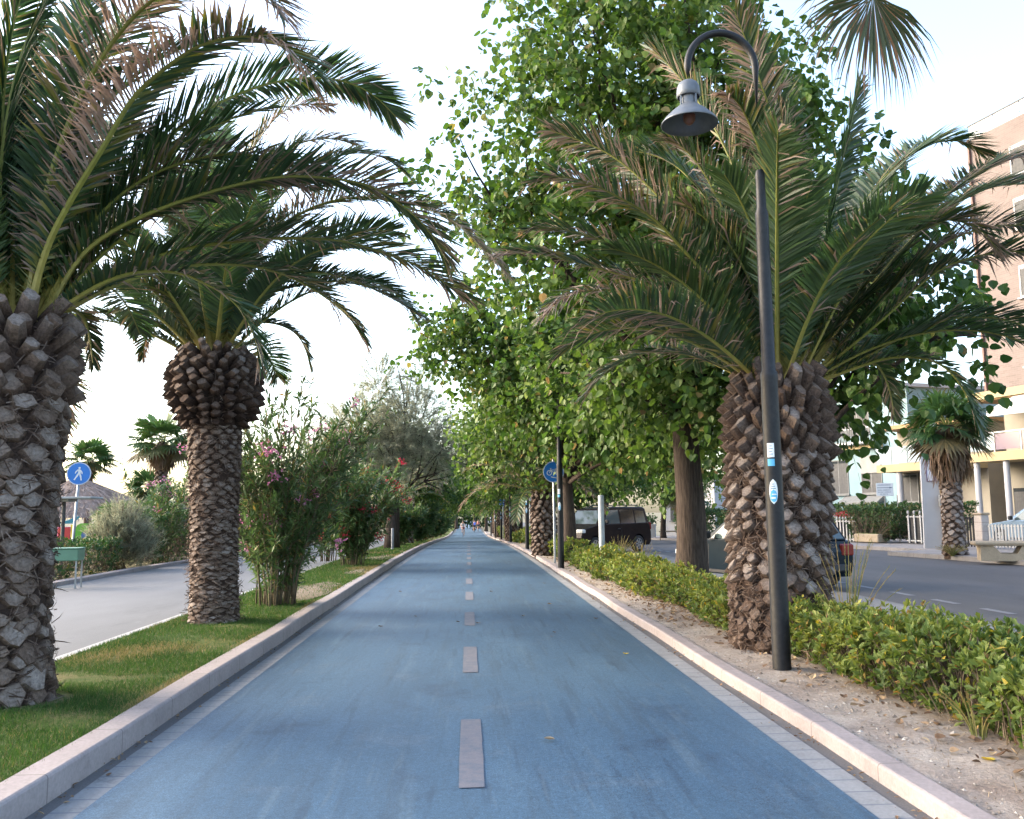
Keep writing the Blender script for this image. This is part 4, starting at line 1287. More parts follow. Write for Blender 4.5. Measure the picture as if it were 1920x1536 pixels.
def grass_patch():
    rg = np.random.default_rng(61)
    b = MB()
    for y0, y1, n, L, w in ((3.5, 9.0, 80000, 0.036, 0.0036), (9.0, 16.0, 60000, 0.045, 0.0052), (16, 30, 34000, 0.07, 0.011), (30, 60, 22000, 0.09, 0.022)):
        x = rg.uniform(-4.0, -2.38, n)
        y = rg.uniform(y0, y1, n)
        # dry and bare patches
        f = np.sin(x * 1.7 + y * 0.8) + np.sin(y * 1.9 - x * 2.3 + 1) + 0.8 * np.sin(y * 0.55 + 2) + rg.normal(0, 0.45, n) + 1.2 * (np.abs(x + 2.42) < 0.1)
        bare = ((y > 14.8) & (y < 18.5) & (x > -3.4)) | ((y > 9.3) & (y < 10.2) & (x > -2.95)) | ((np.abs(y - 7.95 - 0.25 * (x + 3)) < 0.13)) | ((y > 21) & (y < 23) & (x > -3)) | ((y > 27.5) & (y < 31) & (x > -3.3))
        keep = ~(bare & (rg.uniform(0, 1, n) < 0.6)) & (np.hypot(x + 3.42, y - 7.1) > 0.38) & (np.hypot(x + 3.35, y - 12.05) > 0.34)
        f = f + 0.9 * bare - 0.5
        x, y, f = x[keep], y[keep], f[keep]
        m = len(x)
        p = np.stack([x, y, gz(y) + 0.122], 1)
        Y = nrm(np.array([0, 0, 1.0]) + rg.normal(0, 0.5, (m, 3)))
        X, Z = ortho(Y, unit(rg, m))
        l = L * rg.uniform(0.5, 1.3, m) * (1 + 0.5 * (np.hypot(x + 3.42, y - 6.9) < 0.75))
        dr = np.where(f > 1.75, rg.uniform(0.3, 1, m), np.where(rg.uniform(0, 1, m) < 0.07, 0.7, 0))
        b.inst([(-0.5, 0, 0), (0.5, 0, 0), (0.28, 0.6, 0.04), (-0.28, 0.6, 0.04), (0, 1, 0.15)], [[(0, 1, 2, 3)], [(3, 2, 4)]], p, X, Y, Z, np.stack([np.full(m, w), l, l], 1), 0,
               np.stack([np.clip(rg.normal(0.45, 0.2, m) - 0.1 * f, 0, 1), dr], 1))
    o = b.build('lawn_grass', M_grass)
    o['label'] = 'short green lawn with dry patches along the left verge'
    o['category'] = 'grass'
    struct(o, 'stuff')


grass_patch()

M_dead = foliage('fallen_leaf', [(0.0, (0.10, 0.06, 0.04)), (0.5, (0.24, 0.16, 0.10)), (1.0, (0.40, 0.31, 0.2))], [(0.5, 0.38, 0.06)], 0.15, 0.7, 0.2)


def litter():
    rg = np.random.default_rng(62)
    b = MB()
    n = 2600
    y = rg.uniform(3.0, 34, n) ** 1.0
    x = 2.42 + rg.beta(2.2, 1.5, n) * 0.95
    hot = (y > 11) & (y < 17)
    keep = (rg.uniform(0, 1, n) < np.where(hot, 1.0, 0.5) * np.where(y < 11, np.where(x > 2.8, 0.9, 0.12), 1)) & (np.hypot(x - 3.22, y - 9.4) > 0.45)
    x, y = x[keep], y[keep]
    m = len(x)
    p = np.stack([x, y, gz(y) + 0.085 + rg.uniform(0, 0.015, m)], 1)
    N = nrm(np.array([0, 0, 1.0]) + rg.normal(0, 0.35, (m, 3)))
    Y = nrm(np.cross(N, unit(rg, m)))
    X, Z = ortho(Y, N)
    s = rg.uniform(0.03, 0.085, m)
    b.inst(LEAF_V, LEAF_F, p, X, Y, Z, np.stack([s * rg.uniform(0.35, 1, m), s, s * 1.6], 1), 0, np.stack([rg.uniform(0, 1, m), np.zeros(m)], 1))
    # straw and twigs
    m = 1500
    y = rg.uniform(3.2, 13, m)
    x = 2.42 + rg.beta(2.5, 1.3, m) * 0.9
    p = np.stack([x, y, gz(y) + 0.085 + rg.uniform(0, 0.012, m)], 1)
    Y = nrm(np.stack([rg.normal(0, 1, m), rg.normal(0, 1, m), rg.normal(0, 0.08, m)], 1))
    X, Z = ortho(Y, np.array([0, 0, 1.0]))
    l = rg.uniform(0.03, 0.14, m)
    b.inst([(-0.5, 0, 0), (0.5, 0, 0), (0.3, 1, 0.01), (-0.3, 1, 0.01)], [[(0, 1, 2, 3)]], p, X, Y, Z, np.stack([np.full(m, 0.004), l, l], 1), 0, np.stack([rg.uniform(0.1, 1, m), np.zeros(m)], 1))
    # along both gutters and on the setts
    m = 900
    y = 3.5 + 40 * rg.uniform(0, 1, m) ** 1.6
    x = np.where(rg.uniform(0, 1, m) < 0.5, -2.23 + np.abs(rg.normal(0, 0.06, m)), 2.25 - np.abs(rg.normal(0, 0.07, m)))
    p = np.stack([x, y, gz(y) + 0.012], 1)
    N = nrm(np.array([0, 0, 1.0]) + rg.normal(0, 0.3, (m, 3)))
    Y = nrm(np.cross(N, unit(rg, m)))
    X, Z = ortho(Y, N)
    s = rg.uniform(0.008, 0.04, m)
    b.inst(LEAF_V, LEAF_F, p, X, Y, Z, np.stack([s * rg.uniform(0.3, 0.9, m), s, s * 1.4], 1), 0, np.stack([rg.uniform(0, 0.9, m), np.zeros(m)], 1))
    o = b.build('leaf_litter', M_dead)
    o['label'] = 'dry brown fallen leaves and straw scattered on the sandy strip'
    o['category'] = 'leaf litter'
    struct(o, 'stuff')
    # pebbles and crumbs of soil
    b = MB()
    m = 2400
    y = rg.uniform(3.2, 20, m)
    x = rg.uniform(2.41, 3.25, m)
    s = rg.uniform(0.004, 0.016, m) * (1 + (rg.uniform(0, 1, m) < 0.05))
    p = np.stack([x, y, gz(y) + 0.08], 1)
    a = rg.uniform(0, 6.28, m)
    X = np.stack([np.cos(a), np.sin(a), 0 * a], 1)
    Y = np.stack([-np.sin(a), np.cos(a), 0 * a], 1)
    Z = np.tile([0, 0, 1.0], (m, 1))
    b.inst([(1, 0, 0), (0, 1, 0), (-1, 0, 0), (0, -1, 0), (0, 0, .8), (0, 0, -.8)], [[(0, 1, 4), (1, 2, 4), (2, 3, 4), (3, 0, 4)]], p, X, Y, Z, np.stack([s, s * .7, s * .8], 1), 0, np.stack([rg.uniform(0, 1, m), 0 * s], 1))
    o = b.build('pebbles', toned('pebble', [(0, (0.14, 0.11, 0.09)), (0.6, (0.3, 0.26, 0.22)), (1, (0.5, 0.47, 0.43))]))
    o['label'] = 'small pebbles and crumbs of soil on the sandy strip'
    o['category'] = 'pebbles'
    struct(o, 'stuff')


litter()


def fallen_leaf(label, x, y, s, rz, tone, dry, group, z=0.0135):
    b = MB()
    m = 1
    N = nrm(np.array([[0.15, 0.1, 1.0]]))
    Y = nrm(np.cross(N, np.array([[math.cos(rz), math.sin(rz), 0]])))
    X, Z = ortho(Y, N)
    b.inst(LEAF_V, LEAF_F, np.array([[0, 0, 0.002 + 0.12 * s]]), X, Y, Z, np.array([[s * 0.9, s, s * 1.8]]), 0, np.array([[tone, dry]]))
    o = b.build('fallen_leaf', M_dead)
    o.location = (x, y, float(gz(y)) + z)
    return tag(o, label, 'leaf', group)


gl = 'fallen leaves on the cycle path'
fallen_leaf('bright yellow leaf lying alone on the blue path', 1.66, 9.45, 0.075, 0.4, 0.9, 1.0, gl)
fallen_leaf('pale curled leaf lying nearest the camera on the blue path', 0.56, 6.0, 0.075, 1.5, 0.9, 0.0, gl)
for x, y, s, rz, tn in ((0.13, 12.3, .085, 0.3, .25), (-.13, 12.5, .06, 2, .2), (-1.15, 12.1, .07, 1.2, .05), (1.0, 10.9, .06, 3, .5), (1.8, 12.6, .08, 2.4, .4), (0.8, 13.1, .06, .5, .6), (1.35, 14.7, .08, 1, .7), (-0.8, 13.3, .05, 4, .3),
                        (1.05, 11.3, .05, 4, .4), (0.45, 17.2, .07, 1, .4), (1.6, 19.0, .08, 3, .6), (-1.3, 17.5, .07, 2, .5)):
    fallen_leaf('small dry brown leaf lying on the blue path', x, y, s, rz, tn, 0.0, gl)
rgl = np.random.default_rng(5)
fallen_leaf('yellow leaf on the sandy strip under the right foreground hedge', 2.93, 5.0, 0.08, 0.4, 0.9, 1.0, 'fallen leaves on the sandy strip', 0.09)

# ------------------------------------------------------------------ lamp posts, signs, posts
M_lamp_black = solid('black_lamp_paint', (0.010, 0.011, 0.014), 0.5, 0.0, 0.3, 30, 0.08, 0.35, dirt=(0.03, 0.028, 0.027))
M_lamp_grey = solid('grey_lamp_metal', (0.13, 0.145, 0.165), 0.45, 0.2, 0.1, 14, 0.05)
M_lamp_in = solid('lamp_inside', (0.2, 0.19, 0.185), 0.6)
M_bulb = solid('dull_bulb', (0.20, 0.09, 0.06), 0.3)
M_stick_w = solid('white_sticker', (0.72, 0.75, 0.78), 0.5, var=0.05)
M_stick_b = solid('blue_sticker', (0.10, 0.42, 0.66), 0.45, var=0.1)
M_stick_d = solid('sticker_print', (0.10, 0.22, 0.32), 0.5)
M_steel = solid('galvanised_steel', (0.3, 0.31, 0.32), 0.42, 0.6, 0.12, 8)
M_white_post = solid('grey_white_post', (0.33, 0.36, 0.38), 0.5, 0.0, 0.08, 6, dirt=(0.25, 0.24, 0.22))
M_dullpost = solid('dull_grey_post', (0.2, 0.2, 0.21), 0.6)
M_sign_blue = solid('sign_blue', (0.008, 0.145, 0.5), 0.35, var=0.05)
M_sign_white = solid('sign_white', (0.62, 0.65, 0.68), 0.4, var=0.03)
M_sign_back = solid('sign_back', (0.05, 0.055, 0.07), 0.6)


def patch(b, r, z0, z1, a0, a1, mat, oval=False, n=10, m=8):
    """a sticker wrapped round a pole of radius r"""
    for i in range(m):
        u0, u1 = i / m, (i + 1) / m
        za, zb2 = z0 + (z1 - z0) * u0, z0 + (z1 - z0) * u1
        w0 = math.sqrt(max(0, 1 - (2 * u0 - 1) ** 2)) if oval else 1
        w1 = math.sqrt(max(0, 1 - (2 * u1 - 1) ** 2)) if oval else 1
        am, ah = (a0 + a1) / 2, (a1 - a0) / 2
        V, F = [], []
        for q in range(n + 1):
            k = -1 + 2 * q / n
            A, B = am + k * ah * w0, am + k * ah * w1
            V += [(r * math.cos(A), r * math.sin(A), za), (r * math.cos(B), r * math.sin(B), zb2)]
        F = [(2 * q, 2 * q + 2, 2 * q + 3, 2 * q + 1) for q in range(n)]
        b.add(V, F, mat)


def street_lamp(label, x, y, z, rz=0.0):
    t = thing('street_lamp', label, 'lamp post', (x, y, z), rz, 'black lamp posts along the right kerb')
    b = MB()
    b.lathe([(0.083, -0.1), (0.083, 0.0), (0.08, 1.2), (0.078, 2.66), (0.08, 2.68), (0.08, 2.72), (0.064, 2.75), (0.06, 4.2), (0.062, 4.22), (0.062, 4.27), (0.046, 4.32), (0.043, 4.6), (0.046, 4.62), (0.046, 4.66), (0.034, 4.7)], sides=20)
    b.build('pole', M_lamp_black, t, smooth=True)
    a = MB()
    th = np.linspace(0, math.pi, 22)
    arc = np.stack([-0.335 + 0.335 * np.cos(th), 0 * th, 5.74 + 0.36 * np.sin(th)], 1)
    P = np.concatenate([[(0, 0, 4.68), (0, 0, 5.3)], arc, [(-0.67, 0, 5.62), (-0.67, 0, 5.54)]])
    a.tube(P, 0.034, 12)
    a.build('arm', M_lamp_black, t, smooth=True)
    s = MB()
    c = (-0.67, 0, 0.13)
    s.lathe([(0.03, 5.47), (0.06, 5.462), (0.09, 5.44), (0.108, 5.40), (0.114, 5.35), (0.114, 5.31), (0.106, 5.30)], c, 28)
    s.lathe([(0.082, 5.31), (0.082, 5.22)], c, 24)
    s.lathe([(0.084, 5.225), (0.10, 5.208), (0.17, 5.15), (0.24, 5.08), (0.27, 5.04), (0.273, 5.026), (0.267, 5.024), (0.235, 5.075), (0.165, 5.14), (0.07, 5.19), (0.0, 5.2)], c, 32)
    sh = s.build('lamp_shade', M_lamp_grey, t, smooth=True)
    for k in range(4):
        p = MB()
        q = k * math.pi / 2 + 0.5
        p.box((c[0] + 0.098 * math.cos(q) - 0.008, 0.098 * math.sin(q) - 0.008, 5.33), (c[0] + 0.098 * math.cos(q) + 0.008, 0.098 * math.sin(q) + 0.008, 5.45))
        p.build('bracket', M_lamp_grey, sh)
    u = MB()
    u.lathe([(0.0, 5.16), (0.05, 5.15), (0.062, 5.11), (0.055, 5.06), (0.03, 5.03), (0.0, 5.02)], c, 18)
    u.build('bulb', M_bulb, t, smooth=True)
    # stickers facing the path
    k = MB()
    face = R(-112)
    patch(k, 0.0812, 1.93, 2.06, face - 0.55, face + 0.25, 0)
    patch(k, 0.0812, 1.85, 1.915, face - 0.55, face + 0.25, 1)
    for q in range(4):
        patch(k, 0.0816, 1.955 + q * 0.025, 1.962 + q * 0.025, face - 0.45, face + 0.1 - 0.1 * (q % 2), 2, m=1)
    k.build('sticker', [M_stick_w, M_stick_b, M_stick_d], t)
    k = MB()
    patch(k, 0.0816, 1.50, 1.73, face - 0.5, face + 0.45, 0, True)
    patch(k, 0.082, 1.515, 1.635, face - 0.42, face + 0.37, 1, True)
    for q in range(3):
        patch(k, 0.0824, 1.64 + q * 0.02, 1.647 + q * 0.02, face - 0.35 + 0.08 * q, face + 0.25 - 0.08 * q, 2, m=1)
    patch(k, 0.0824, 1.55, 1.565, face - 0.28, face + 0.2, 0, m=1)
    patch(k, 0.0824, 1.585, 1.595, face - 0.2, face + 0.28, 0, m=1)
    k.build('sticker', [M_stick_w, M_stick_b, M_stick_d], t)
    return t


lamp0 = street_lamp('tall black lamp post with a grey bell shade in front of the broad palm', 2.82, 8.06, 0.06)
place(lamp0, 'second black lamp post, standing in front of the cycle path sign', (2.38, 23.0, 0.06), 0.1)
for y, lab in ((36.8, 'third black lamp post, just past the short palm'), (51.5, 'fourth black lamp post of the right hand row'), (66, 'distant thin black lamp post of the right hand row'), (81, 'distant thin black lamp post of the right hand row'),
               (96, 'distant thin black lamp post of the right hand row')):
    place(lamp0, lab, (2.42, y, float(gz(y)) + 0.06), 0.05)


def ring_sector(r0, r1, a0, a1, n):
    a = np.linspace(a0, a1, n)
    return [(r1 * math.cos(q), r1 * math.sin(q)) for q in a] + [(r0 * math.cos(q), r0 * math.sin(q)) for q in a[::-1]]


def stroke(b, p, q, w, o, ax, ay, th, mat):
    p, q = np.array(p, float), np.array(q, float)
    d = (q - p) / max(1e-6, np.linalg.norm(q - p))
    n = np.array([-d[1], d[0]]) * w / 2
    b.prism([p - n, q - n, q + n, p + n], o, ax, ay, th, mat)


def sign_disc(t, zc, rad, draw, yoff=-0.045):
    """round plate facing -Y with a white rim line; draw() puts the symbol on it"""
    ax, ay = np.array([1.0, 0, 0]), np.array([0, 0, 1.0])
    circ = lambda r: [(r * math.cos(q), r * math.sin(q)) for q in np.linspace(0, 2 * math.pi, 40, endpoint=False)]
    d = MB()
    d.prism(circ(rad), (0, yoff, zc), ax, ay, 0.004, 1)
    d.prism(circ(rad * 0.97), (0, yoff - 0.0045, zc), ax, ay, 0.003, 0)
    d.prism(circ(rad * 0.99), (0, yoff + 0.001, zc), ax, -ay, 0.006, 2)
    plate = d.build('disc', [M_sign_blue, M_sign_white, M_sign_back], t)
    s = MB()
    draw(s, (0, yoff - 0.010, zc), ax, ay)
    s.prism(ring_sector(rad * 0.925, rad * 0.955, 0, 2 * math.pi, 41), (0, yoff - 0.009, zc), ax, ay, 0.001, 0)
    s.build('symbol', [M_sign_white, M_sign_blue], plate)


def bike_symbol(s, o, ax, ay):
    th = 0.0015
    for cx in (-0.125, 0.125):
        s.prism([(cx + x, y - 0.03) for x, y in ring_sector(0.054, 0.076, 0, 2 * math.pi, 29)], o, ax, ay, th)
        stroke(s, (cx - 0.01, -0.03), (cx + 0.01, -0.03), 0.02, o, ax, ay, th, 0)
    bb, seat, head, rear, front = (0.015, -0.035), (-0.04, 0.055), (0.07, 0.05), (0.125, -0.03), (-0.125, -0.03)
    # the cycle faces left: fork and bars on the left
    f_head, f_bar = (-0.085, 0.055), (-0.10, 0.095)
    for p, q, w in ((front, f_head, 0.016), (f_head, f_bar, 0.016), (f_bar, (-0.062, 0.10), 0.016), (f_head, (0.015, -0.035), 0.017), (f_head, (0.055, 0.05), 0.016), ((0.015, -0.035), (0.065, 0.075), 0.017),
                    ((0.015, -0.035), rear, 0.016), ((0.055, 0.05), rear, 0.014), ((0.035, 0.08), (0.09, 0.08), 0.02)):
        stroke(s, p, q, w, o, ax, ay, th, 0)
    s.prism([(-0.08, -0.15), (-0.06, -0.165), (0.07, -0.185), (0.09, -0.175), (0.06, -0.16), (-0.05, -0.135), (-0.08, -0.13)], o, ax, ay, th)


def walker_symbol(s, o, ax, ay):
    th = 0.0015
    circ = [(0.005 + 0.03 * math.cos(q), 0.165 + 0.032 * math.sin(q)) for q in np.linspace(0, 2 * math.pi, 20, endpoint=False)]
    s.prism(circ, o, ax, ay, th)
    s.prism([(-0.04, 0.12), (0.0, 0.13), (0.045, 0.115), (0.05, 0.04), (0.045, -0.02), (-0.03, -0.02), (-0.02, 0.05)], o, ax, ay, th)
    for p, q, w in (((-0.03, 0.11), (-0.085, 0.045), 0.034), ((-0.085, 0.05), (-0.10, 0.0), 0.026), ((0.04, 0.10), (0.085, 0.035), 0.032), ((0.085, 0.04), (0.085, -0.01), 0.026),
                    ((-0.015, -0.01), (-0.06, -0.10), 0.045), ((-0.06, -0.095), (-0.115, -0.19), 0.036), ((0.03, -0.01), (0.06, -0.10), 0.045), ((0.06, -0.095), (0.08, -0.195), 0.036)):
        stroke(s, p, q, w, o, ax, ay, th, 0)


def round_sign(label, x, y, z, zc, rad, draw, H, rz=0.0, r=0.03, group=None, lean=0.0):
    t = thing('round_sign', label, 'traffic sign', (x, y, z), rz, group)
    p = MB()
    p.lathe([(r, -0.1), (r, H), (r * 0.6, H + 0.01), (0, H + 0.012)], sides=14)
    p.lathe([(r + 0.006, zc - 0.12), (r + 0.006, zc - 0.08)], sides=14)
    p.lathe([(r + 0.006, zc + 0.08), (r + 0.006, zc + 0.12)], sides=14)
    p.build('pole', M_steel, t, smooth=True)
    sign_disc(t, zc, rad, draw, -0.05)
    t.rotation_euler = (0, lean, rz)
    return t


round_sign('round blue cycle path sign with a white bicycle, half behind a lamp post', 2.45, 25.4, 0.06, 2.62, 0.305, bike_symbol, 2.98, 0.0, 0.032, 'round blue signs')
round_sign('round blue pedestrian sign with a white walking figure, left of the promenade', -11.55, 26.6, 0.05, 2.75, 0.335, walker_symbol, 3.05, 0.15, 0.04, 'round blue signs', lean=0.045)
round_sign('distant small blue sign on a thin pole beside the right kerb', 2.4, 62.0, float(gz(62)) + 0.06, 2.65, 0.30, bike_symbol, 2.98, 0.0, 0.03, 'round blue signs')


def post(label, x, y, z, h, r, mat=None, group=None, cap=True, name='post'):
    b = MB()
    b.lathe([(r, -0.1), (r, h - r * 0.4), (r * 0.85, h - r * 0.12), (r * 0.45, h), (0, h + 0.003)], sides=18)
    b.lathe([(r * 1.08, 0.0), (r * 1.08, 0.06), (r, 0.065)], sides=18)
    o = b.build(name, mat or M_white_post, smooth=True)
    o.location = (x, y, z)
    return tag(o, label, 'post', group)


post('thick pale grey post standing in the hedge before the brown van', 3.18, 21.2, 0.06, 1.86, 0.07)
post('pale grey post in the distant hedge on the right', 3.2, 46.0, float(gz(46)), 2.9, 0.06, group='pale posts far down the right verge')
post('pale grey post in the distant hedge on the right', 3.2, 58.0, float(gz(58)), 3.0, 0.06, group='pale posts far down the right verge')
post('short grey bollard by the grey feathery tree', -3.05, 36.0, 0.12, 0.85, 0.055, M_dullpost, 'bollards on the left verge', name='bollard')
post('farther short grey bollard on the left verge', -2.95, 56.0, float(gz(56)) + 0.1, 0.9, 0.06, M_dullpost, 'bollards on the left verge', name='bollard')

# ------------------------------------------------------------------ cars
M_tyre = solid('tyre_rubber', (0.02, 0.02, 0.021), 0.85)
M_rim = solid('alloy_rim', (0.42, 0.43, 0.45), 0.35, 0.7)
M_glass = glass_mat('car_glass', (0.05, 0.075, 0.08), 0.08)
M_glass_t = glass_mat('tinted_car_glass', (0.012, 0.014, 0.015), 0.08)
M_plastic = solid('black_plastic', (0.018, 0.018, 0.02), 0.6)
M_headl = solid('headlight_lens', (0.62, 0.66, 0.7), 0.15, 0.2, 0.1)
M_taill = solid('tail_light_lens', (0.2, 0.008, 0.006), 0.2)
M_seat = solid('seat_cloth', (0.2, 0.19, 0.18), 0.8)


def car_paint(name, col, metal=0.35):
    m, t, p = new_mat(name)
    n = noise(t, 1.5, 5, 0.7)
    c = ramp(t, [(0.35, tuple(x * 0.85 for x in col)), (0.7, tuple(x * 1.12 for x in col))], n)
    t.links.new(c, p.inputs['Base Color'])
    p.inputs['Metallic'].default_value = metal
    p.inputs['Roughness'].default_value = 0.25
    p.inputs['Specular IOR Level'].default_value = 0.1
    p.inputs['Coat Weight'].default_value = 0.03
    p.inputs['Coat Roughness'].default_value = 0.08
    return m


def car(label, loc, rz, paint, body, roof, L, W, wheel_x, wheel_r, gl, cat='car', rails=False, group=None, head=None, tail=None, van=False):
    """car facing +X, centred; body = side outline below the glass, roof = greenhouse outline, gl = side windows"""
    t = thing('parked_car', label, cat, loc, rz, group)
    hw = W / 2

    def shell(outline, levels):
        """outline in x,z, inset towards the edges through 'levels' of (half width, shrink)"""
        p = np.array(outline, float)
        c = p.mean(0)
        rings = []
        for y, s in levels:
            q = c + (p - c) * s
            rings.append(np.stack([q[:, 0], np.full(len(q), y), q[:, 1]], 1))
        V = np.concatenate(rings)
        n = len(p)
        F = [tuple(range(n)), tuple(range((len(levels) - 1) * n + n - 1, (len(levels) - 1) * n - 1, -1))]
        for k in range(len(levels) - 1):
            for i in range(n):
                j = (i + 1) % n
                F.append((k * n + i, (k + 1) * n + i, (k + 1) * n + j, k * n + j))
        return V, F
    # lower body with wheel arches cut into its outline
    out = []
    for i, (x, z) in enumerate(body):
        out.append((x, z))
    bot = body[-1][1]
    for wx in sorted(wheel_x):
        ra = wheel_r * 1.17
        th = np.linspace(math.pi, 0, 11)
        out += [(wx - ra, bot)] + [(wx + ra * math.cos(q), wheel_r + ra * math.sin(q)) for q in th] + [(wx + ra, bot)]
    b = MB()
    e = 0.06
    V, F = shell(out, [(-hw + 0.0, 0.985), (-hw - 0.0 + 0.02, 1.0), (-hw * 0.55, 1.004), (hw * 0.55, 1.004), (hw - 0.02, 1.0), (hw, 0.985)])
    b.add(V, F, 0)
    body_o = b.build('body', paint, t)
    bv = body_o.modifiers.new('round', 'BEVEL')
    bv.width = 0.025
    bv.segments = 2
    bv.limit_method = 'ANGLE'
    bv.angle_limit = R(35)
    # greenhouse: tapers in towards the roof
    g = MB()
    n = len(roof)
    zs = np.array([z for x, z in roof])
    z0, z1 = zs.min(), zs.max()
    k = (zs - z0) / (z1 - z0)
    yw = (hw - 0.05) - k * 0.13
    A = np.stack([[x for x, z in roof], -yw, zs], 1)
    B = np.stack([[x for x, z in roof], yw, zs], 1)
    V = np.concatenate([A, B])
    F = [tuple(range(n)), tuple(range(2 * n - 1, n - 1, -1))] + [(i, n + i, n + (i + 1) % n, (i + 1) % n) for i in range(n)]
    g.add(V, F, 0)
    cab = g.build('cabin', paint, t)
    bv = cab.modifiers.new('round', 'BEVEL')
    bv.width = 0.04
    bv.segments = 3
    bv.limit_method = 'ANGLE'
    bv.angle_limit = R(20)
    yof = lambda z: (hw - 0.05) - (z - z0) / (z1 - z0) * 0.13 + 0.004
    for poly, tint in gl:
        for s in (-1, 1):
            w = MB()
            V = [(x, s * yof(z), z) for x, z in poly] + [(x, s * (yof(z) + 0.004), z) for x, z in poly]
            m = len(poly)
            w.add(V, [tuple(range(m)), tuple(range(2 * m - 1, m - 1, -1))] + [(i, (i + 1) % m, m + (i + 1) % m, m + i) for i in range(m)], 0)
            w.build('side_window', M_glass_t if tint else M_glass, t)
    # windscreen and rear window lie on the sloping ends of the outline
    for nm, (a, c2) in (('windscreen', (roof[0], roof[1])), ('rear_window', (roof[-1], roof[-2]))):
        (xa, za), (xb, zb2) = a, c2
        w = MB()
        f0, f1 = 0.08, 0.9
        pa = (xa + (xb - xa) * f0, za + (zb2 - za) * f0)
        pb = (xa + (xb - xa) * f1, za + (zb2 - za) * f1)
        nx, nz2 = (zb2 - za), -(xb - xa)
        l = math.hypot(nx, nz2)
        sg = 1 if nm == 'windscreen' else -1
        ox, oz = sg * abs(nx) / l * 0.012, abs(nz2) / l * 0.012
        V = []
        for d in (0.2, 1.0):
            V += [(pa[0] + ox * d, -yof(pa[1]) + 0.09, pa[1] + oz * d), (pa[0] + ox * d, yof(pa[1]) - 0.09, pa[1] + oz * d), (pb[0] + ox * d, yof(pb[1]) - 0.09, pb[1] + oz * d), (pb[0] + ox * d, -yof(pb[1]) + 0.09, pb[1] + oz * d)]
        w.add(V, [(0, 1, 2, 3), (4, 5, 6, 7), (0, 1, 5, 4), (1, 2, 6, 5), (2, 3, 7, 6), (3, 0, 4, 7)], 0)
        w.build(nm, M_glass, t)
    for wx in wheel_x:
        for s in (-1, 1):
            w = MB()
            y = s * (hw - 0.10)
            pr = [(wheel_r * 0.66, -0.095), (wheel_r * 0.93, -0.10), (wheel_r, -0.07), (wheel_r, 0.07), (wheel_r * 0.93, 0.10), (wheel_r * 0.66, 0.095)]
            th = np.linspace(0, 2 * math.pi, 26, endpoint=False)
            V = np.array([[(wx + r * math.cos(q), y + d, wheel_r + r * math.sin(q)) for q in th] for r, d in pr])
            m = 26
            i = np.arange(len(pr) - 1)[:, None] * m
            j = np.arange(m)[None]
            w.add(V.reshape(-1, 3), [np.stack([i + j, i + (j + 1) % m, i + m + (j + 1) % m, i + m + j], -1).reshape(-1, 4)], 0)
            wo = w.build('wheel', M_tyre, t, smooth=True)
            rm_ = MB()
            yo = y + s * 0.075
            circ = [(wheel_r * 0.67 * math.cos(q), wheel_r * 0.67 * math.sin(q)) for q in np.linspace(0, 2 * math.pi, 26, endpoint=False)]
            rm_.prism(circ, (wx, yo - s * 0.03, wheel_r), (1, 0, 0), (0, 0, -s), 0.012, 1)
            for q in range(7):
                a = q * 2 * math.pi / 7
                pa, pb = (0.03 * math.cos(a), 0.03 * math.sin(a)), (wheel_r * 0.62 * math.cos(a), wheel_r * 0.62 * math.sin(a))
                stroke(rm_, pa, pb, 0.055, (wx, yo, wheel_r), np.array([1.0, 0, 0]), np.array([0, 0, -1.0 * s]), 0.012, 0)
            rm_.prism(ring_sector(wheel_r * 0.58, wheel_r * 0.67, 0, 2 * math.pi, 27), (wx, yo, wheel_r), (1, 0, 0), (0, 0, -1.0 * s), 0.012, 0)
            rm_.build('rim', [M_rim, M_plastic], wo)
    for nm, mat, poly in (('headlight', M_headl, head), ('tail_light', M_taill, tail)):
        if not poly:
            continue
        x0, x1, za, zb2 = poly
        for s in (-1, 1):
            q = MB()
            q.box((x0, s * (hw - 0.16) - 0.17, za), (x1, s * (hw - 0.16) + 0.17, zb2), bev=0.03)
            q.build(nm, mat, t)
    # bumpers, sills, grille, mirrors, door lines
    for nm, lo, hi in (('bumper', (L / 2 - 0.10, -hw + 0.22, 0.30), (L / 2 + 0.015, hw - 0.22, 0.46)), ('bumper', (-L / 2 - 0.015, -hw + 0.18, 0.32), (-L / 2 + 0.1, hw - 0.18, 0.47)),
                       ('sill', (wheel_x[1] + 0.5, -hw - 0.008, 0.22), (wheel_x[0] - 0.5, hw + 0.008, 0.33))):
        q = MB()
        q.box(lo, hi, bev=0.03)
        q.build(nm, M_plastic, t)
    for s in (-1, 1):
        q = MB()
        xm = gl[0][0][0][0] - 0.05
        q.box((xm - 0.06, s * (hw + 0.08) - 0.08, z0 + 0.06), (xm + 0.06, s * (hw + 0.08) + 0.08, z0 + 0.22), bev=0.03)
        q.build('wing_mirror', M_plastic, t)
        d = MB()
        for xx in [gl[0][0][0][0] + 0.02, gl[1][0][0][0] + 0.03]:
            d.box((xx - 0.004, s * hw - 0.004, 0.36), (xx + 0.004, s * hw + 0.0025, z0 - 0.05))
        d.box((gl[1][0][0][0] + 0.12, s * (hw + 0.01) - 0.015, z0 - 0.16), (gl[1][0][0][0] + 0.3, s * (hw + 0.01) + 0.015, z0 - 0.12), bev=0.008)
        d.build('door_handle', M_plastic, t)
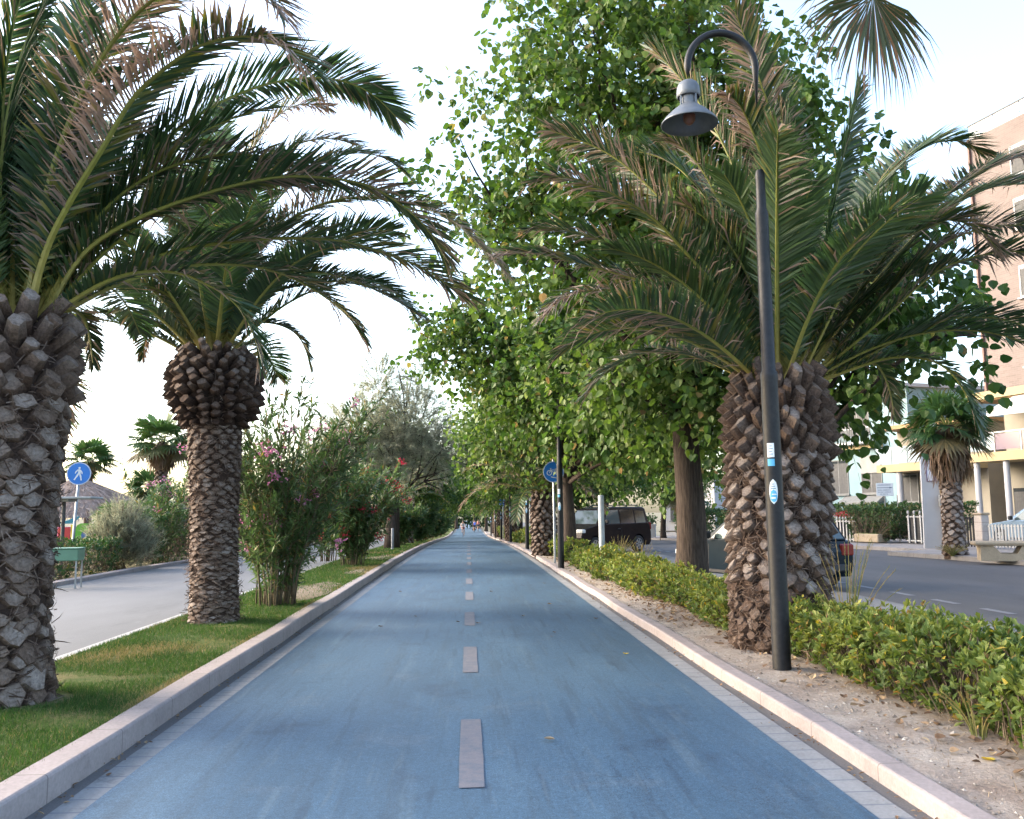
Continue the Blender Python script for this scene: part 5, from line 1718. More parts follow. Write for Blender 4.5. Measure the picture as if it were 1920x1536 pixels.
    if rails:
        for s in (-1, 1):
            q = MB()
            y = s * (hw - 0.24)
            xs2 = [x for x, z in roof if z > z1 - 0.06]
            q.tube([(min(xs2) + 0.1, y, z1 - 0.01), (min(xs2) + 0.22, y, z1 + 0.06), (max(xs2) - 0.3, y, z1 + 0.06), (max(xs2) - 0.12, y, z1 - 0.02)], 0.02, 8)
            q.build('roof_rail', M_plastic, t, smooth=True)
    return t


paint_brown = car_paint('brown_car_paint', (0.016, 0.0115, 0.012), 0.1)
paint_navy = car_paint('dark_blue_car_paint', (0.009, 0.016, 0.024), 0.0)
paint_pale = car_paint('pale_blue_car_paint', (0.17, 0.24, 0.32), 0.2)
paint_dark = car_paint('black_car_paint', (0.012, 0.014, 0.014), 0.2)

car('brown people carrier with roof rails turning in beyond the ragged hedge', (5.15, 34.6, float(gz(34.6)) - 0.005), R(-138), paint_brown,
    [(2.1, 0.45), (2.14, 0.62), (2.08, 0.80), (1.9, 0.93), (1.15, 1.10), (-1.9, 1.14), (-2.05, 1.05), (-2.12, 0.75), (-2.12, 0.42), (-2.0, 0.26)],
    [(1.2, 1.06), (0.55, 1.68), (0.1, 1.76), (-1.75, 1.76), (-1.95, 1.7), (-2.06, 1.06)], 4.25, 1.74, (1.32, -1.32), 0.32,
    [([(0.80, 1.12), (0.42, 1.62), (-0.18, 1.64), (-0.18, 1.12)], False), ([(-0.26, 1.12), (-0.26, 1.64), (-1.12, 1.64), (-1.12, 1.12)], True), ([(-1.2, 1.12), (-1.2, 1.63), (-1.78, 1.6), (-1.86, 1.12)], True)],
    'car', True, 'cars on the road side', (1.9, 2.1, 0.78, 0.93), (-2.14, -2.04, 0.85, 1.15))
sedan_body = [(2.15, 0.40), (2.19, 0.56), (2.12, 0.70), (1.7, 0.80), (0.95, 0.90), (-1.45, 0.94), (-2.1, 0.90), (-2.2, 0.72), (-2.2, 0.42), (-2.1, 0.22)]
sedan_roof = [(1.1, 0.86), (0.25, 1.36), (-0.1, 1.42), (-1.0, 1.40), (-1.25, 1.34), (-1.85, 0.88)]
sedan_gl = [([(0.72, 0.93), (0.16, 1.31), (-0.28, 1.35), (-0.28, 0.93)], False), ([(-0.36, 0.94), (-0.36, 1.35), (-0.95, 1.33), (-1.35, 1.1), (-1.42, 0.95)], False)]
hatch_body = [(1.85, 0.40), (1.88, 0.56), (1.82, 0.70), (1.45, 0.82), (0.8, 0.92), (-1.5, 0.98), (-1.72, 0.9), (-1.78, 0.70), (-1.78, 0.42), (-1.7, 0.22)]
hatch_roof = [(0.95, 0.88), (0.15, 1.38), (-0.2, 1.45), (-1.1, 1.42), (-1.45, 1.3), (-1.7, 0.92)]
hatch_gl = [([(0.6, 0.95), (0.08, 1.33), (-0.3, 1.38), (-0.3, 0.95)], False), ([(-0.38, 0.96), (-0.38, 1.38), (-1.0, 1.35), (-1.4, 1.1), (-1.42, 0.97)], False)]
car('dark blue car half hidden behind the broad palm trunk', (6.1, 18.5, -0.01), R(111), paint_navy, hatch_body, hatch_roof, 3.65, 1.68, (1.15, -1.15), 0.29, hatch_gl, 'car', False, 'cars on the road side', (1.74, 1.87, 0.56, 0.7), (-1.8, -1.68, 0.62, 0.86))
car('black car with a lit red brake light behind the brown people carrier', (5.1, 42.0, float(gz(42)) - 0.01), R(80), paint_dark, sedan_body, sedan_roof, 4.4, 1.75, (1.35, -1.3), 0.30, sedan_gl, 'car', False, 'cars on the road side', (2.02, 2.16, 0.56, 0.7), (-2.22, -2.1, 0.62, 0.86))
car('pale blue car parked behind the white railings at the right edge', (20.4, 30.4, 0.16), R(98), paint_pale, sedan_body, sedan_roof, 4.3, 1.75, (1.35, -1.3), 0.30, sedan_gl, 'car', False, 'cars on the road side', (2.02, 2.16, 0.56, 0.7), (-2.22, -2.1, 0.62, 0.86))

# ------------------------------------------------------------------ cyclists far down the path
M_skin = solid('skin', (0.42, 0.25, 0.18), 0.6)
M_hair = solid('dark_hair', (0.03, 0.022, 0.018), 0.6)
M_frame = solid('bicycle_frame', (0.08, 0.08, 0.09), 0.4, 0.4)


def bicycle(label, x, y, rz):
    t = thing('bicycle', label, 'bicycle', (x, y, float(gz(y)) + 0.012), rz, 'bicycles ridden along the path')
    b = MB()
    rear, front, bb, st, hd = (-0.5, 0, 0.34), (0.55, 0, 0.34), (-0.06, 0, 0.3), (-0.2, 0, 0.82), (0.36, 0, 0.82)
    for p, q, r in ((bb, st, .017), (bb, hd, .019), ((-0.17, 0, 0.76), hd, .016), (rear, bb, .011), (rear, (-0.17, 0, .76), .010), (hd, front, .014), (hd, (0.33, 0, .98), .015), (st, (-0.22, 0, .9), .013)):
        b.tube([p, q], r, 8)
    b.build('frame', M_frame, t, smooth=True)
    h = MB()
    h.tube([(0.26, -0.28, 1.0), (0.33, -0.12, 1.02), (0.34, 0, 1.0), (0.33, 0.12, 1.02), (0.26, 0.28, 1.0)], 0.013, 8)
    h.build('handlebar', M_frame, t, smooth=True)
    s = MB()
    s.box((-0.35, -0.08, 0.88), (-0.08, 0.08, 0.94), bev=0.025)
    s.build('saddle', M_plastic, t)
    for c in (rear, front):
        w = MB()
        th = np.linspace(0, 2 * math.pi, 29)
        w.tube(np.stack([c[0] + 0.33 * np.cos(th), 0 * th, c[2] + 0.33 * np.sin(th)], 1), 0.018, 7, cap=False)
        for q in range(9):
            a = q * 2 * math.pi / 9
            w.tube([c, (c[0] + 0.32 * math.cos(a), 0, c[2] + 0.32 * math.sin(a))], 0.003, 3, cap=False)
        w.build('wheel', M_tyre, t, smooth=True)
    p = MB()
    p.box((-0.09, -0.17, 0.44), (0.03, -0.06, 0.46))
    p.box((-0.09, 0.06, 0.14), (0.03, 0.17, 0.16))
    p.tube([(-0.06, -0.07, 0.3), (-0.03, -0.07, 0.45)], 0.01, 6)
    p.tube([(-0.06, 0.07, 0.3), (-0.03, 0.07, 0.15)], 0.01, 6)
    p.build('pedal', M_plastic, t)
    return t


def skin_body(name, verts, edges, radii, mat, parent, root=0, sub=1):
    me = bpy.data.meshes.new(name)
    me.from_pydata(verts, edges, [])
    me.materials.append(mat)
    o = bpy.data.objects.new(name, me)
    COL.objects.link(o)
    o.parent = parent
    sk = o.modifiers.new('skin', 'SKIN')
    for i, r in enumerate(radii):
        d = me.skin_vertices[0].data[i]
        d.radius = (r, r) if not isinstance(r, tuple) else r
        d.use_root = (i == root)
    sk.use_smooth_shade = True
    ss = o.modifiers.new('sub', 'SUBSURF')
    ss.levels = ss.render_levels = sub
    return o


def rider(label, x, y, rz, shirt, shorts):
    """person sitting on the bicycle: facing +X, seat at 0.95 m, hands on the bar"""
    t = thing('person', label, 'cyclist', (x, y, float(gz(y)) + 0.012), rz, 'cyclists on the path')
    J = [(-0.2, 0, 0.99), (-0.14, 0, 1.14), (-0.05, 0, 1.33), (0.0, 0, 1.46), (0.03, 0, 1.54), (0.06, 0, 1.63), (0.06, 0, 1.74),
         (0.0, 0.17, 1.42), (0.14, 0.24, 1.2), (0.28, 0.26, 1.04), (0.0, -0.17, 1.42), (0.14, -0.24, 1.2), (0.28, -0.26, 1.04),
         (-0.16, 0.1, 0.95), (0.17, 0.12, 0.72), (-0.02, 0.11, 0.24), (0.1, 0.11, 0.19),
         (-0.16, -0.1, 0.95), (0.25, -0.12, 0.9), (0.02, -0.11, 0.53), (0.12, -0.11, 0.48)]
    E = [(0, 1), (1, 2), (2, 3), (3, 4), (4, 5), (5, 6), (3, 7), (7, 8), (8, 9), (3, 10), (10, 11), (11, 12), (0, 13), (13, 14), (14, 15), (15, 16), (0, 17), (17, 18), (18, 19), (19, 20)]
    rad = [.13, .125, .145, .12, .052, .085, .075, .062, .045, .034, .062, .045, .034, .09, .062, .042, .035, .09, .062, .042, .035]
    skin_body('body', J, E, rad, M_skin, t)
    jj = [0, 1, 2, 3, 7, 8, 10, 11]
    mp = {v: i for i, v in enumerate(jj)}
    V = [J[v] for v in jj]
    V[5] = tuple((np.array(J[7]) + J[8]) / 2)
    V[7] = tuple((np.array(J[10]) + J[11]) / 2)
    skin_body('shirt', V, [(0, 1), (1, 2), (2, 3), (3, 4), (4, 5), (3, 6), (6, 7)], [.145, .14, .158, .128, .075, .066, .075, .066], shirt, t)
    V = [J[0], J[13], tuple((np.array(J[13]) * 0.25 + np.array(J[14]) * 0.75)), J[17], tuple((np.array(J[17]) * 0.25 + np.array(J[18]) * 0.75))]
    skin_body('shorts', V, [(0, 1), (1, 2), (0, 3), (3, 4)], [.145, .105, .08, .105, .08], shorts, t)
    h = MB()
    th = np.linspace(0, 2 * math.pi, 16, endpoint=False)
    h.lathe([(0.0, 0.115), (0.06, 0.10), (0.095, 0.05), (0.102, 0.0), (0.092, -0.05)], (0.045, 0, 1.70), 16)
    h.build('hair', M_hair, t, smooth=True)
    f = MB()
    f.box((0.135, -0.012, 1.64), (0.158, 0.012, 1.68), bev=0.006)
    f.build('nose', M_skin, t)
    return t


for x, y, rz, sh, so, lab in ((-0.62, 101, R(-90), solid('white_grey_shirt', (0.5, 0.5, 0.52)), solid('red_shorts', (0.22, 0.05, 0.05)), 'cyclist in a pale shirt coming along the left half of the path'),
                              (0.85, 125, R(90), solid('bright_blue_shirt', (0.04, 0.10, 0.5)), solid('dark_shorts', (0.03, 0.03, 0.06)), 'cyclist in a bright blue shirt riding away on the right half'),
                              (1.45, 132, R(90), solid('faded_red_shirt', (0.3, 0.08, 0.09)), solid('navy_shorts', (0.03, 0.04, 0.08)), 'cyclist in a faded red shirt riding away beside the blue one')):
    bicycle('dark bicycle under the ' + lab.split(' coming')[0].split(' riding')[0], x, y, rz)
    rider(lab, x, y, rz, sh, so)

# ------------------------------------------------------------------ smaller date palms along the avenue, fan palms
def small_date_palm(label, x, y, H, rad0, seed, nf=26, Lf=2.6, traced=(), npair_k=16, wl=0.022, group='short date palms along the avenue'):
    rg = np.random.default_rng(seed)
    z = 0.08 + float(gz(y))
    t = thing('date_palm', label, 'palm tree', (x, y, z), 0, group)
    rad = lin([(0, rad0 * 0.85), (H * 0.6, rad0), (H, rad0 * 0.8)])
    b = MB()
    zz = np.linspace(-0.1, H, 12)
    b.tube(np.stack([0 * zz, 0 * zz, zz], 1), [rad(q) for q in zz], 14, 0, (0.12, 0))
    boots(b, rg, 0.05, H, rad, lin([(0, 0.2)]), lin([(0, 0.19)]), lin([(0, 0.07), (H, 0.1)]), lin([(0, 0.05), (H, 0.12)]), lin([(0, 0.66)]), lin([(0, 0.26)]), 0.56, 0.22, 0.74, 0.7)
    b.build('trunk', M_boot, t)
    for q in range(nf):
        u = (q + 0.5) / nf
        az, el = q * 2.39996 + seed, 0.15 + 1.25 * u ** 0.8
        L = Lf * rg.uniform(0.85, 1.1)
        p0 = np.array([0.15 * math.cos(az), 0.15 * math.sin(az), H - 0.05])
        C = arch_curve(p0, az, el, L, rg.uniform(1.3, 1.8) * (1 - 0.3 * u))
        frond(C, np.array([-math.sin(az), math.cos(az), 0]), rg, 0.45, int(npair_k * L), float(np.clip(rg.normal(0.35, 0.2), 0, 0.8)), wl, 0, 0.035, 0.55).build('frond', [M_frond, M_rachis], t)
    return t


small_date_palm('short date palm behind the cycle path sign with brown tipped fronds over the path', 2.55, 30.4, 2.15, 0.36, 71, 26, 2.9)
p2 = small_date_palm('next short date palm farther along the right kerb', 2.75, 57.0, 2.5, 0.4, 72, 20, 2.6, npair_k=11, wl=0.035)
place(p2, 'third short date palm, small in the distance on the right', (2.8, 84, float(gz(84)) + 0.08), 1.0, 1.0, 'short date palms along the avenue')
small_date_palm('date palm with dull fronds arching behind the grey feathery tree', -3.3, 47.5, 2.6, 0.35, 73, 18, 2.6, npair_k=11, wl=0.03)


def fan_leaf(lf, rg, p, D, size, tone, dry, hang=0.35, nseg=22, half=1.75, wid=0.058, ref=None):
    """one fan: pleated segments radiating from p about direction D"""
    D = nrm(D)
    X, Nn = ortho(D[None], (np.array([[0, 0, 1.0]]) if ref is None else np.array([ref])) + rg.normal(0, 0.3 if ref is None else 0.05, (1, 3)))
    X, Nn = X[0], Nn[0]
    a = np.linspace(-half, half, nseg) + rg.normal(0, 0.03, nseg)
    dirs = np.cos(a)[:, None] * D + np.sin(a)[:, None] * X
    dirs = nrm(dirs + Nn * 0.12 * np.cos(a * 2)[:, None])
    L = size * (0.78 + 0.22 * np.cos(a)) * rg.uniform(0.9, 1.08, nseg)
    W = nrm(np.cross(dirs, Nn)) * (size * wid)
    m = p + dirs * (L * 0.55)[:, None]
    k = p + dirs * (L * 0.8)[:, None] + np.array([0, 0, -1.0]) * (hang * 0.22 * L)[:, None]
    e = k + nrm(dirs + np.array([0, 0, -hang * 2.2]) + rg.normal(0, 0.12, (nseg, 3))) * (L * 0.3)[:, None]
    up = Nn * size * 0.012 * np.where(np.arange(nseg) % 2 == 0, 1, -1)[:, None]
    V = np.stack([np.tile(p, (nseg, 1)) - W * 0.05, np.tile(p, (nseg, 1)) + W * 0.05, m - W + up, m + W - up, k - W * 0.5, k + W * 0.5, e], 1)
    o = np.arange(nseg)[:, None] * 7
    tn = np.clip(tone + rg.normal(0, 0.1, nseg), 0, 1)
    dt = np.clip(dry + rg.uniform(0.1, 0.6, nseg) * (rg.uniform(0, 1, nseg) < 0.4), 0, 1)
    dv = np.stack([np.full(nseg, dry)] * 4 + [np.maximum(dry, dt * 0.5)] * 2 + [dt], 1)
    lf.add(V.reshape(-1, 3), [o + np.array([[0, 1, 3, 2]]), o + np.array([[2, 3, 5, 4]]), o + np.array([[4, 5, 6]])], 0, np.stack([np.repeat(tn, 7), dv.ravel()], 1))


def fan_palm(label, x, y, z, H, r, size, nleaf, seed, skirt=0.8, group='fan palms', boots_on=True, dry_low=0.4, extra=(), pet=0.8, el_lo=-0.45):
    rg = np.random.default_rng(seed)
    t = thing('fan_palm', label, 'palm tree', (x, y, z), 0, group)
    b = MB()
    rad = lin([(0, r * 1.25), (0.4, r * 1.05), (H * 0.75, r * 0.9), (H, r * 0.8)])
    zz = np.linspace(-0.1, H, 14)
    b.tube(np.stack([0 * zz, 0 * zz, zz], 1), [rad(q) for q in zz], 14, 0, (0.3, 0))
    if boots_on:
        boots(b, rg, 0.05, H - skirt * 0.6, rad, lin([(0, r * 0.95)]), lin([(0, 0.17)]), lin([(0, 0.05)]), lin([(0, 0.05)]), lin([(0, 0.75)]), lin([(0, 0.42)]), 0.6, 0.2, 0.85, 0.4)
    b.build('trunk', M_boot, t)
    lf, st = MB(), MB()
    for q in range(nleaf):
        u = (q + 0.5) / nleaf
        az, el = q * 2.39996 + seed, el_lo + (1.35 - el_lo) * u
        d = np.array([math.cos(az) * math.cos(el), math.sin(az) * math.cos(el), math.sin(el)])
        L = pet * rg.uniform(0.75, 1.15)
        P0 = np.array([0, 0, H - 0.1])
        P = P0 + d * np.linspace(0.05, L, 6)[:, None] + np.array([0, 0, -0.12 * L]) * (np.linspace(0, 1, 6) ** 2)[:, None]
        st.tube(P, np.linspace(0.02, 0.01, 6), 5, 0, (0.4, 0))
        dd = nrm(P[-1] - P[-3])
        fan_leaf(lf, rg, P[-1], nrm(dd + np.array([0, 0, -0.25])), size * rg.uniform(0.85, 1.1), 0.3 + 0.5 * u, max(0, dry_low - u * 1.2) if rg.uniform() < 0.7 else 0.0, 0.3)
    for az, el, L, dry in extra:
        lx = MB()
        d = np.array([math.cos(az) * math.cos(el), math.sin(az) * math.cos(el), math.sin(el)])
        P = np.array([0, 0, H - 0.1]) + d * np.linspace(0.05, L, 6)[:, None] + np.array([0, 0, -0.1 * L]) * (np.linspace(0, 1, 6) ** 2)[:, None]
        st.tube(P, np.linspace(0.02, 0.01, 6), 5, 0, (0.4, 0))
        fan_leaf(lx, rg, P[-1], nrm(nrm(P[-1] - P[-3]) * 0.3 + np.array([0, 0, -1.0])), size * 0.95, 0.0, dry, 0.5, 40, 1.5, 0.014, (0.25, -0.9, 0.3))
        lx.build('drooping_fan', M_fan, t)
    st.build('petioles', M_rachis, t, smooth=True)
    lf.build('fans', M_fan, t)
    if skirt > 0:
        sk = MB()
        n = int(420 * skirt)
        a = rg.uniform(0, 2 * math.pi, n)
        h = rg.uniform(0, 1, n)
        rs = r * 0.85 + 0.13 * np.sin(np.pi * np.clip(h * 1.1, 0, 1)) * min(1.0, skirt)
        p = np.stack([np.cos(a) * rs, np.sin(a) * rs, H - 0.05 - h * skirt * 0.5], 1)
        Y = nrm(np.stack([np.cos(a) * 0.28, np.sin(a) * 0.28, np.full(n, -1.0)], 1) + rg.normal(0, 0.12, (n, 3)))
        X, Z = ortho(Y, np.stack([np.cos(a), np.sin(a), np.full(n, 0.3)], 1))
        l = rg.uniform(0.4, 0.8, n) * min(1.0, skirt + 0.25)
        sk.inst([(-0.5, 0, 0), (0.5, 0, 0), (0.6, 0.5, 0.16), (-0.6, 0.5, 0.16), (0.15, 1, 0.06), (-0.2, 0.9, 0.06)], [[(0, 1, 2, 3), (3, 2, 4, 5)]], p, X, Y, Z, np.stack([np.full(n, 0.055), l, l], 1), 0,
                np.stack([rg.uniform(0.2, 0.8, n), rg.uniform(0.45, 0.9, n)], 1))
        sk.build('dead_leaf_skirt', M_fan, t)
    return t


fan_palm('fan palm with a shaggy brown skirt beside the stone bench', 14.5, 26.0, 0.12, 3.9, 0.25, 0.85, 34, 81, 2.3, pet=0.75)
fan_palm('tall fan palm at the right edge with a drooping brown tipped fan over the street', 5.98, 7.2, 0.06, 7.8, 0.2, 0.95, 26, 82, 0.4, extra=((R(181), -0.55, 2.8, 0.13), (R(178), -0.53, 2.7, 0.75)), pet=1.0, el_lo=0.0)
fan_palm('fan palm beyond the promenade with a drooping dead skirt', -12.25, 36.0, float(gz(36)) + 0.05, 4.5, 0.2, 0.85, 30, 83, 1.2)
fp = fan_palm('dark fan palm showing above the thatched roof by the pedestrian sign', -23.0, 55.0, float(gz(55)), 5.3, 0.22, 1.1, 26, 84, 0.5, boots_on=False)
place(fp, 'lower dark fan palm at the right end of the thatched roof', (-19.0, 54.0, float(gz(54)) - 1.6), 1.0, 0.95, 'fan palms')
fan_palm('bushy low fan palm in front of the smaller thatched roof', -12.6, 33.0, float(gz(33)) + 0.05, 1.0, 0.16, 0.75, 30, 85, 0, boots_on=False)
fan_palm('low fan palm beside the slim trunked palm across the promenade', -10.6, 31.0, float(gz(31)) + 0.05, 1.2, 0.16, 0.8, 30, 86, 0, boots_on=False)
fan_palm('small fan palm far down the right hand pavement beyond the road', 12.3, 50.0, float(gz(50)) + 0.1, 2.6, 0.3, 0.9, 20, 87, 0.9)

# ------------------------------------------------------------------ beyond the promenade
hedge('dark clipped hedge behind the green cabinet', -10.4, -9.15, 20.2, 24.4, 0.85, 80, 0.09, 91, M_darkhedge, 'dark hedges beyond the promenade', nleaf=6)
hedge('dark square hedge left of the slim trunked palm', -10.6, -8.95, 26.6, 31.5, 1.5, 60, 0.1, 92, M_darkhedge, 'dark hedges beyond the promenade', nleaf=6)
hedge('dark hedge behind the tall oleander canes', -9.9, -8.9, 33.0, 62.0, 1.6, 30, 0.16, 93, M_darkhedge, 'dark hedges beyond the promenade', nleaf=6)
rg = np.random.default_rng(94)
t = thing('feathery_bush', 'soft feathery grey green bush between the two dark hedges', 'shrub', (-9.55, 24.9, 0.05), 0)
b, f = MB(), MB()
for k in range(12):
    limb(b, (rg.normal(0, 0.1), rg.normal(0, 0.1), 0), (rg.normal(0, 0.5), rg.normal(0, 0.4), rg.uniform(0.8, 1.4)), 0.03, 0.008, rg, 0.0, 5)
feathery(f, b, rg, [(0, 0, 0.75, 0.72, 0.65, 0.75), (0.1, 0, 1.25, 0.5, 0.45, 0.45), (0.3, 0, 0.6, 0.6, 0.5, 0.55)], 800, 26, 0.5, 0.16, 0.011, (0.4, 0.2), 1.3)
b.build('stems', M_twig, t)
f.build('foliage', M_feather, t)
# far trees and shrubs that close the view on the left
bushy = broad_tree('round green tree beyond the thatched roofs on the left', -20.5, 66, float(gz(66)), 1.6, 0.2, [(0, 0, 2.6, 2.2, 2.0, 1.4), (1.2, 0, 2.0, 1.5, 1.5, 1.1)], 420, 8, 0.25, 95, 0.7, True, nlimb=8, group='small trees in the gardens on the left')
place(bushy, 'green garden tree just left of the tall oleander canes', (-13.5, 50, float(gz(50))), 1.0, 0.8, 'small trees in the gardens on the left')
place(bushy, 'green garden tree seen through the oleander canes', (-11.5, 62, float(gz(62))), 2.0, 1.1, 'small trees in the gardens on the left')
place(bushy, 'garden tree at the far left behind the promenade', (-27, 52, float(gz(52))), 0.4, 0.9, 'small trees in the gardens on the left')

M_thatch = toned('thatch', [(0, (0.16, 0.115, 0.095)), (0.5, (0.27, 0.205, 0.175)), (1, (0.36, 0.285, 0.24))], 0.95, 12, 0.5, 0.8, stretch=(1, 1, 0.3))
M_wood = toned('weathered_wood', [(0, (0.10, 0.07, 0.05)), (1, (0.22, 0.16, 0.12))], 0.85, 10, 0.4, 0.4)


def thatched_hut(label, x, y, z, r, h_eave, h_top, seed):
    rg = np.random.default_rng(seed)
    t = thing('thatched_shelter', label, 'beach shelter', (x, y, z), 0, 'thatched shelters')
    b = MB()
    prof = [(r * 1.0, h_eave), (r * 0.72, h_eave + 0.36 * (h_top - h_eave)), (r * 0.4, h_eave + 0.70 * (h_top - h_eave)), (r * 0.12, h_top - 0.06), (0, h_top)]
    b.lathe([(0, h_eave + 0.05)] + prof, sides=28, c=(0.4, 0))
    n = 2600
    u = rg.uniform(0, 1, n) ** 0.6
    a = rg.uniform(0, 2 * math.pi, n)
    rr = np.interp(1 - u, [0, .28, .6, .88, 1], [p[0] for p in prof])
    zz = np.interp(1 - u, [0, .28, .6, .88, 1], [p[1] for p in prof])
    p = np.stack([rr * np.cos(a), rr * np.sin(a), zz + 0.02], 1)
    Y = nrm(np.stack([np.cos(a), np.sin(a), np.full(n, -(h_top - h_eave) / r)], 1) + rg.normal(0, 0.16, (n, 3)))
    X, Z = ortho(Y, np.array([0, 0, 1.0]))
    l = rg.uniform(0.25, 0.6, n)
    b.inst([(-0.5, 0, 0), (0.5, 0, 0), (0.2, 1, 0.02), (-0.3, 1, 0.02)], [[(0, 1, 2, 3)]], p, X, Y, Z, np.stack([np.full(n, 0.05), l, l], 1), 0, np.stack([rg.uniform(0, 1, n), 0 * l], 1))
    b.build('thatch_roof', M_thatch, t)
    for k in range(6):
        q = k * math.pi / 3 + 0.3
        w = MB()
        w.tube([(r * 0.72 * math.cos(q), r * 0.72 * math.sin(q), -0.1), (r * 0.72 * math.cos(q), r * 0.72 * math.sin(q), h_eave + 0.2)], 0.06, 8)
        w.build('roof_post', M_wood, t)
    return t


thatched_hut('wide thatched shelter roof left of the fan palm with a dead skirt', -19.4, 45.0, float(gz(45)) + 0.05, 4.3, 1.6, 3.5, 96)
thatched_hut('smaller thatched shelter roof at the foot of the fan palm with a dead skirt', -16.0, 48.0, float(gz(48)) + 0.05, 1.8, 1.5, 2.75, 97)

M_pgreen = solid('toy_green_plastic', (0.12, 0.42, 0.03), 0.4, var=0.05)
M_pred = solid('toy_red_plastic', (0.55, 0.06, 0.05), 0.4, var=0.05)
M_pyel = solid('toy_yellow_plastic', (0.62, 0.45, 0.03), 0.4, var=0.05)
M_pblue = solid('toy_blue_plastic', (0.02, 0.12, 0.30), 0.4, var=0.05)
M_ppink = solid('toy_pink_plastic', (0.55, 0.05, 0.26), 0.4, var=0.05)
M_ppurple = solid('toy_purple_plastic', (0.28, 0.08, 0.35), 0.4, var=0.05)
M_pteal = solid('toy_teal_plastic', (0.05, 0.25, 0.30), 0.4, var=0.05)

t = thing('playhouse', 'bright plastic playhouse with green, yellow and red panels behind the hedge', 'playhouse', (-17.45, 40.0, float(gz(40)) + 0.05), R(25))
b = MB()
b.box((-0.5, -0.5, 0.0), (-0.02, -0.42, 1.15), bev=0.02)
b.build('red_panel', M_pred, t)
b = MB()
b.box((0.0, -0.52, 0.0), (0.16, -0.40, 1.25), bev=0.02)
b.build('yellow_post', M_pyel, t)
b = MB()
arc = [(0.0, 0.0), (0.95, 0.0), (0.95, 1.05), (0.88, 1.22), (0.74, 1.3), (0.2, 1.3), (0.06, 1.22), (0.0, 1.05)]
b.prism([(x + 0.18, z) for x, z in arc], (0, -0.42, 0), (1, 0, 0), (0, 0, 1), 0.07)
g = b.build('green_panel', M_pgreen, t)
b = MB()
for x0 in (0.42, 0.7):
    arc = [(x0, 0.35), (x0 + 0.22, 0.35), (x0 + 0.22, 0.82), (x0 + 0.18, 0.92), (x0 + 0.04, 0.92), (x0, 0.82)]
    b.prism(arc, (0, -0.495, 0), (1, 0, 0), (0, 0, 1), 0.01)
b.build('window', M_pblue, g)
b = MB()
b.box((-0.5, 0.45, 0.0), (1.13, 0.52, 1.15), bev=0.02)
b.build('back_panel', M_ppurple, t)
b = MB()
b.prism([(-0.55, 1.28), (0.3, 1.62), (0.35, 1.58), (0.1, 1.3)], (0, 0.1, 0), (1, 0, 0), (0, 0, 1), 0.5)
b.build('roof', M_pteal, t)
t = thing('toy_slide', 'pink plastic slide roof low behind the dark clipped hedge', 'slide', (-15.3, 38.5, float(gz(38)) + 0.05), R(10))
b = MB()
b.prism([(-0.8, 0.55), (0.0, 0.98), (0.75, 0.6), (0.7, 0.55), (0.0, 0.9), (-0.75, 0.5)], (0, 0.6, 0), (1, 0, 0), (0, 0, 1), 1.2)
b.build('canopy', M_ppink, t)
for sx in (-0.65, 0.62):
    for sy in (-0.5, 0.5):
        b = MB()
        b.tube([(sx, sy, 0), (sx, sy, 0.62)], 0.035, 8)
        b.build('leg', M_ppurple, t)
t = thing('beach_hut', 'grey and purple hut behind the pedestrian sign', 'hut', (-20.3, 42.5, float(gz(42)) + 0.05), R(8))
b = MB()
b.box((-1.0, -0.8, 0), (1.0, 0.8, 2.0), bev=0.02)
b.build('wall', solid('pale_hut_wall', (0.42, 0.41, 0.44), 0.7), t)
b = MB()
b.box((-1.1, -0.95, 2.0), (1.1, 0.95, 2.12), bev=0.02)
b.build('roof', solid('orange_hut_roof', (0.5, 0.16, 0.06), 0.6), t)
b = MB()
b.box((-0.6, -0.83, 0.0), (0.5, -0.8, 0.75))
b.build('door', M_ppurple, t)

# green cabinet on thin legs at the edge of the promenade
M_cab = solid('faded_green_metal', (0.10, 0.22, 0.145), 0.45, 0.0, 0.08, 5, dirt=(0.16, 0.2, 0.16))
t = thing('metal_cabinet', 'faded green metal cabinet on thin grey legs at the edge of the promenade', 'cabinet', (-8.35, 18.7, 0.08), R(8))
b = MB()
b.box((-0.42, -0.24, 0.56), (0.42, 0.24, 0.80), bev=0.015)
b.box((-0.43, -0.25, 0.802), (0.43, 0.25, 0.82), bev=0.006)
bx = b.build('box', M_cab, t)
b = MB()
b.lathe([(0, 0.002), (0.035, 0.0), (0.035, -0.02)], (0, 0, 0), 12)
lk = b.build('lock', M_plastic, bx)
lk.rotation_euler = (R(90), 0, 0)
lk.location = (-0.05, -0.2415, 0.66)
for sx in (-0.38, 0.38):
    for sy in (-0.2, 0.2):
        b = MB()
        b.box((sx - 0.015, sy - 0.015, 0), (sx + 0.015, sy + 0.015, 0.56))
        b.build('leg', M_steel, t)
b = MB()
b.box((-0.40, -0.205, 0.03), (0.40, -0.195, 0.05))
b.build('foot_rail', M_steel, t)
# flat roofed post behind the big palm
t = thing('roofed_post', 'thin dark post carrying a flat grey board roof beside the pedestrian sign', 'post', (-9.6, 21.6, 0.05), R(5))
b = MB()
b.tube([(0, 0, -0.1), (0, 0, 1.9)], 0.045, 10)
b.build('pole', solid('dark_post', (0.06, 0.06, 0.065), 0.6), t)
b = MB()
b.box((-0.75, -0.45, 1.9), (0.75, 0.45, 1.95), bev=0.01)
b.box((-0.5, -0.3, 1.84), (0.2, 0.3, 1.898), bev=0.01)
b.build('board', solid('board_grey', (0.33, 0.34, 0.33), 0.6), t)

# weedy grasses in front of the broad palm
M_weed = foliage('weed_blade', [(0.0, (0.07, 0.10, 0.03)), (0.6, (0.14, 0.17, 0.05)), (1.0, (0.22, 0.22, 0.09))], [(0.3, 0.25, 0.1), (0.32, 0.2, 0.12)], 0.3, 0.6, 0.2)


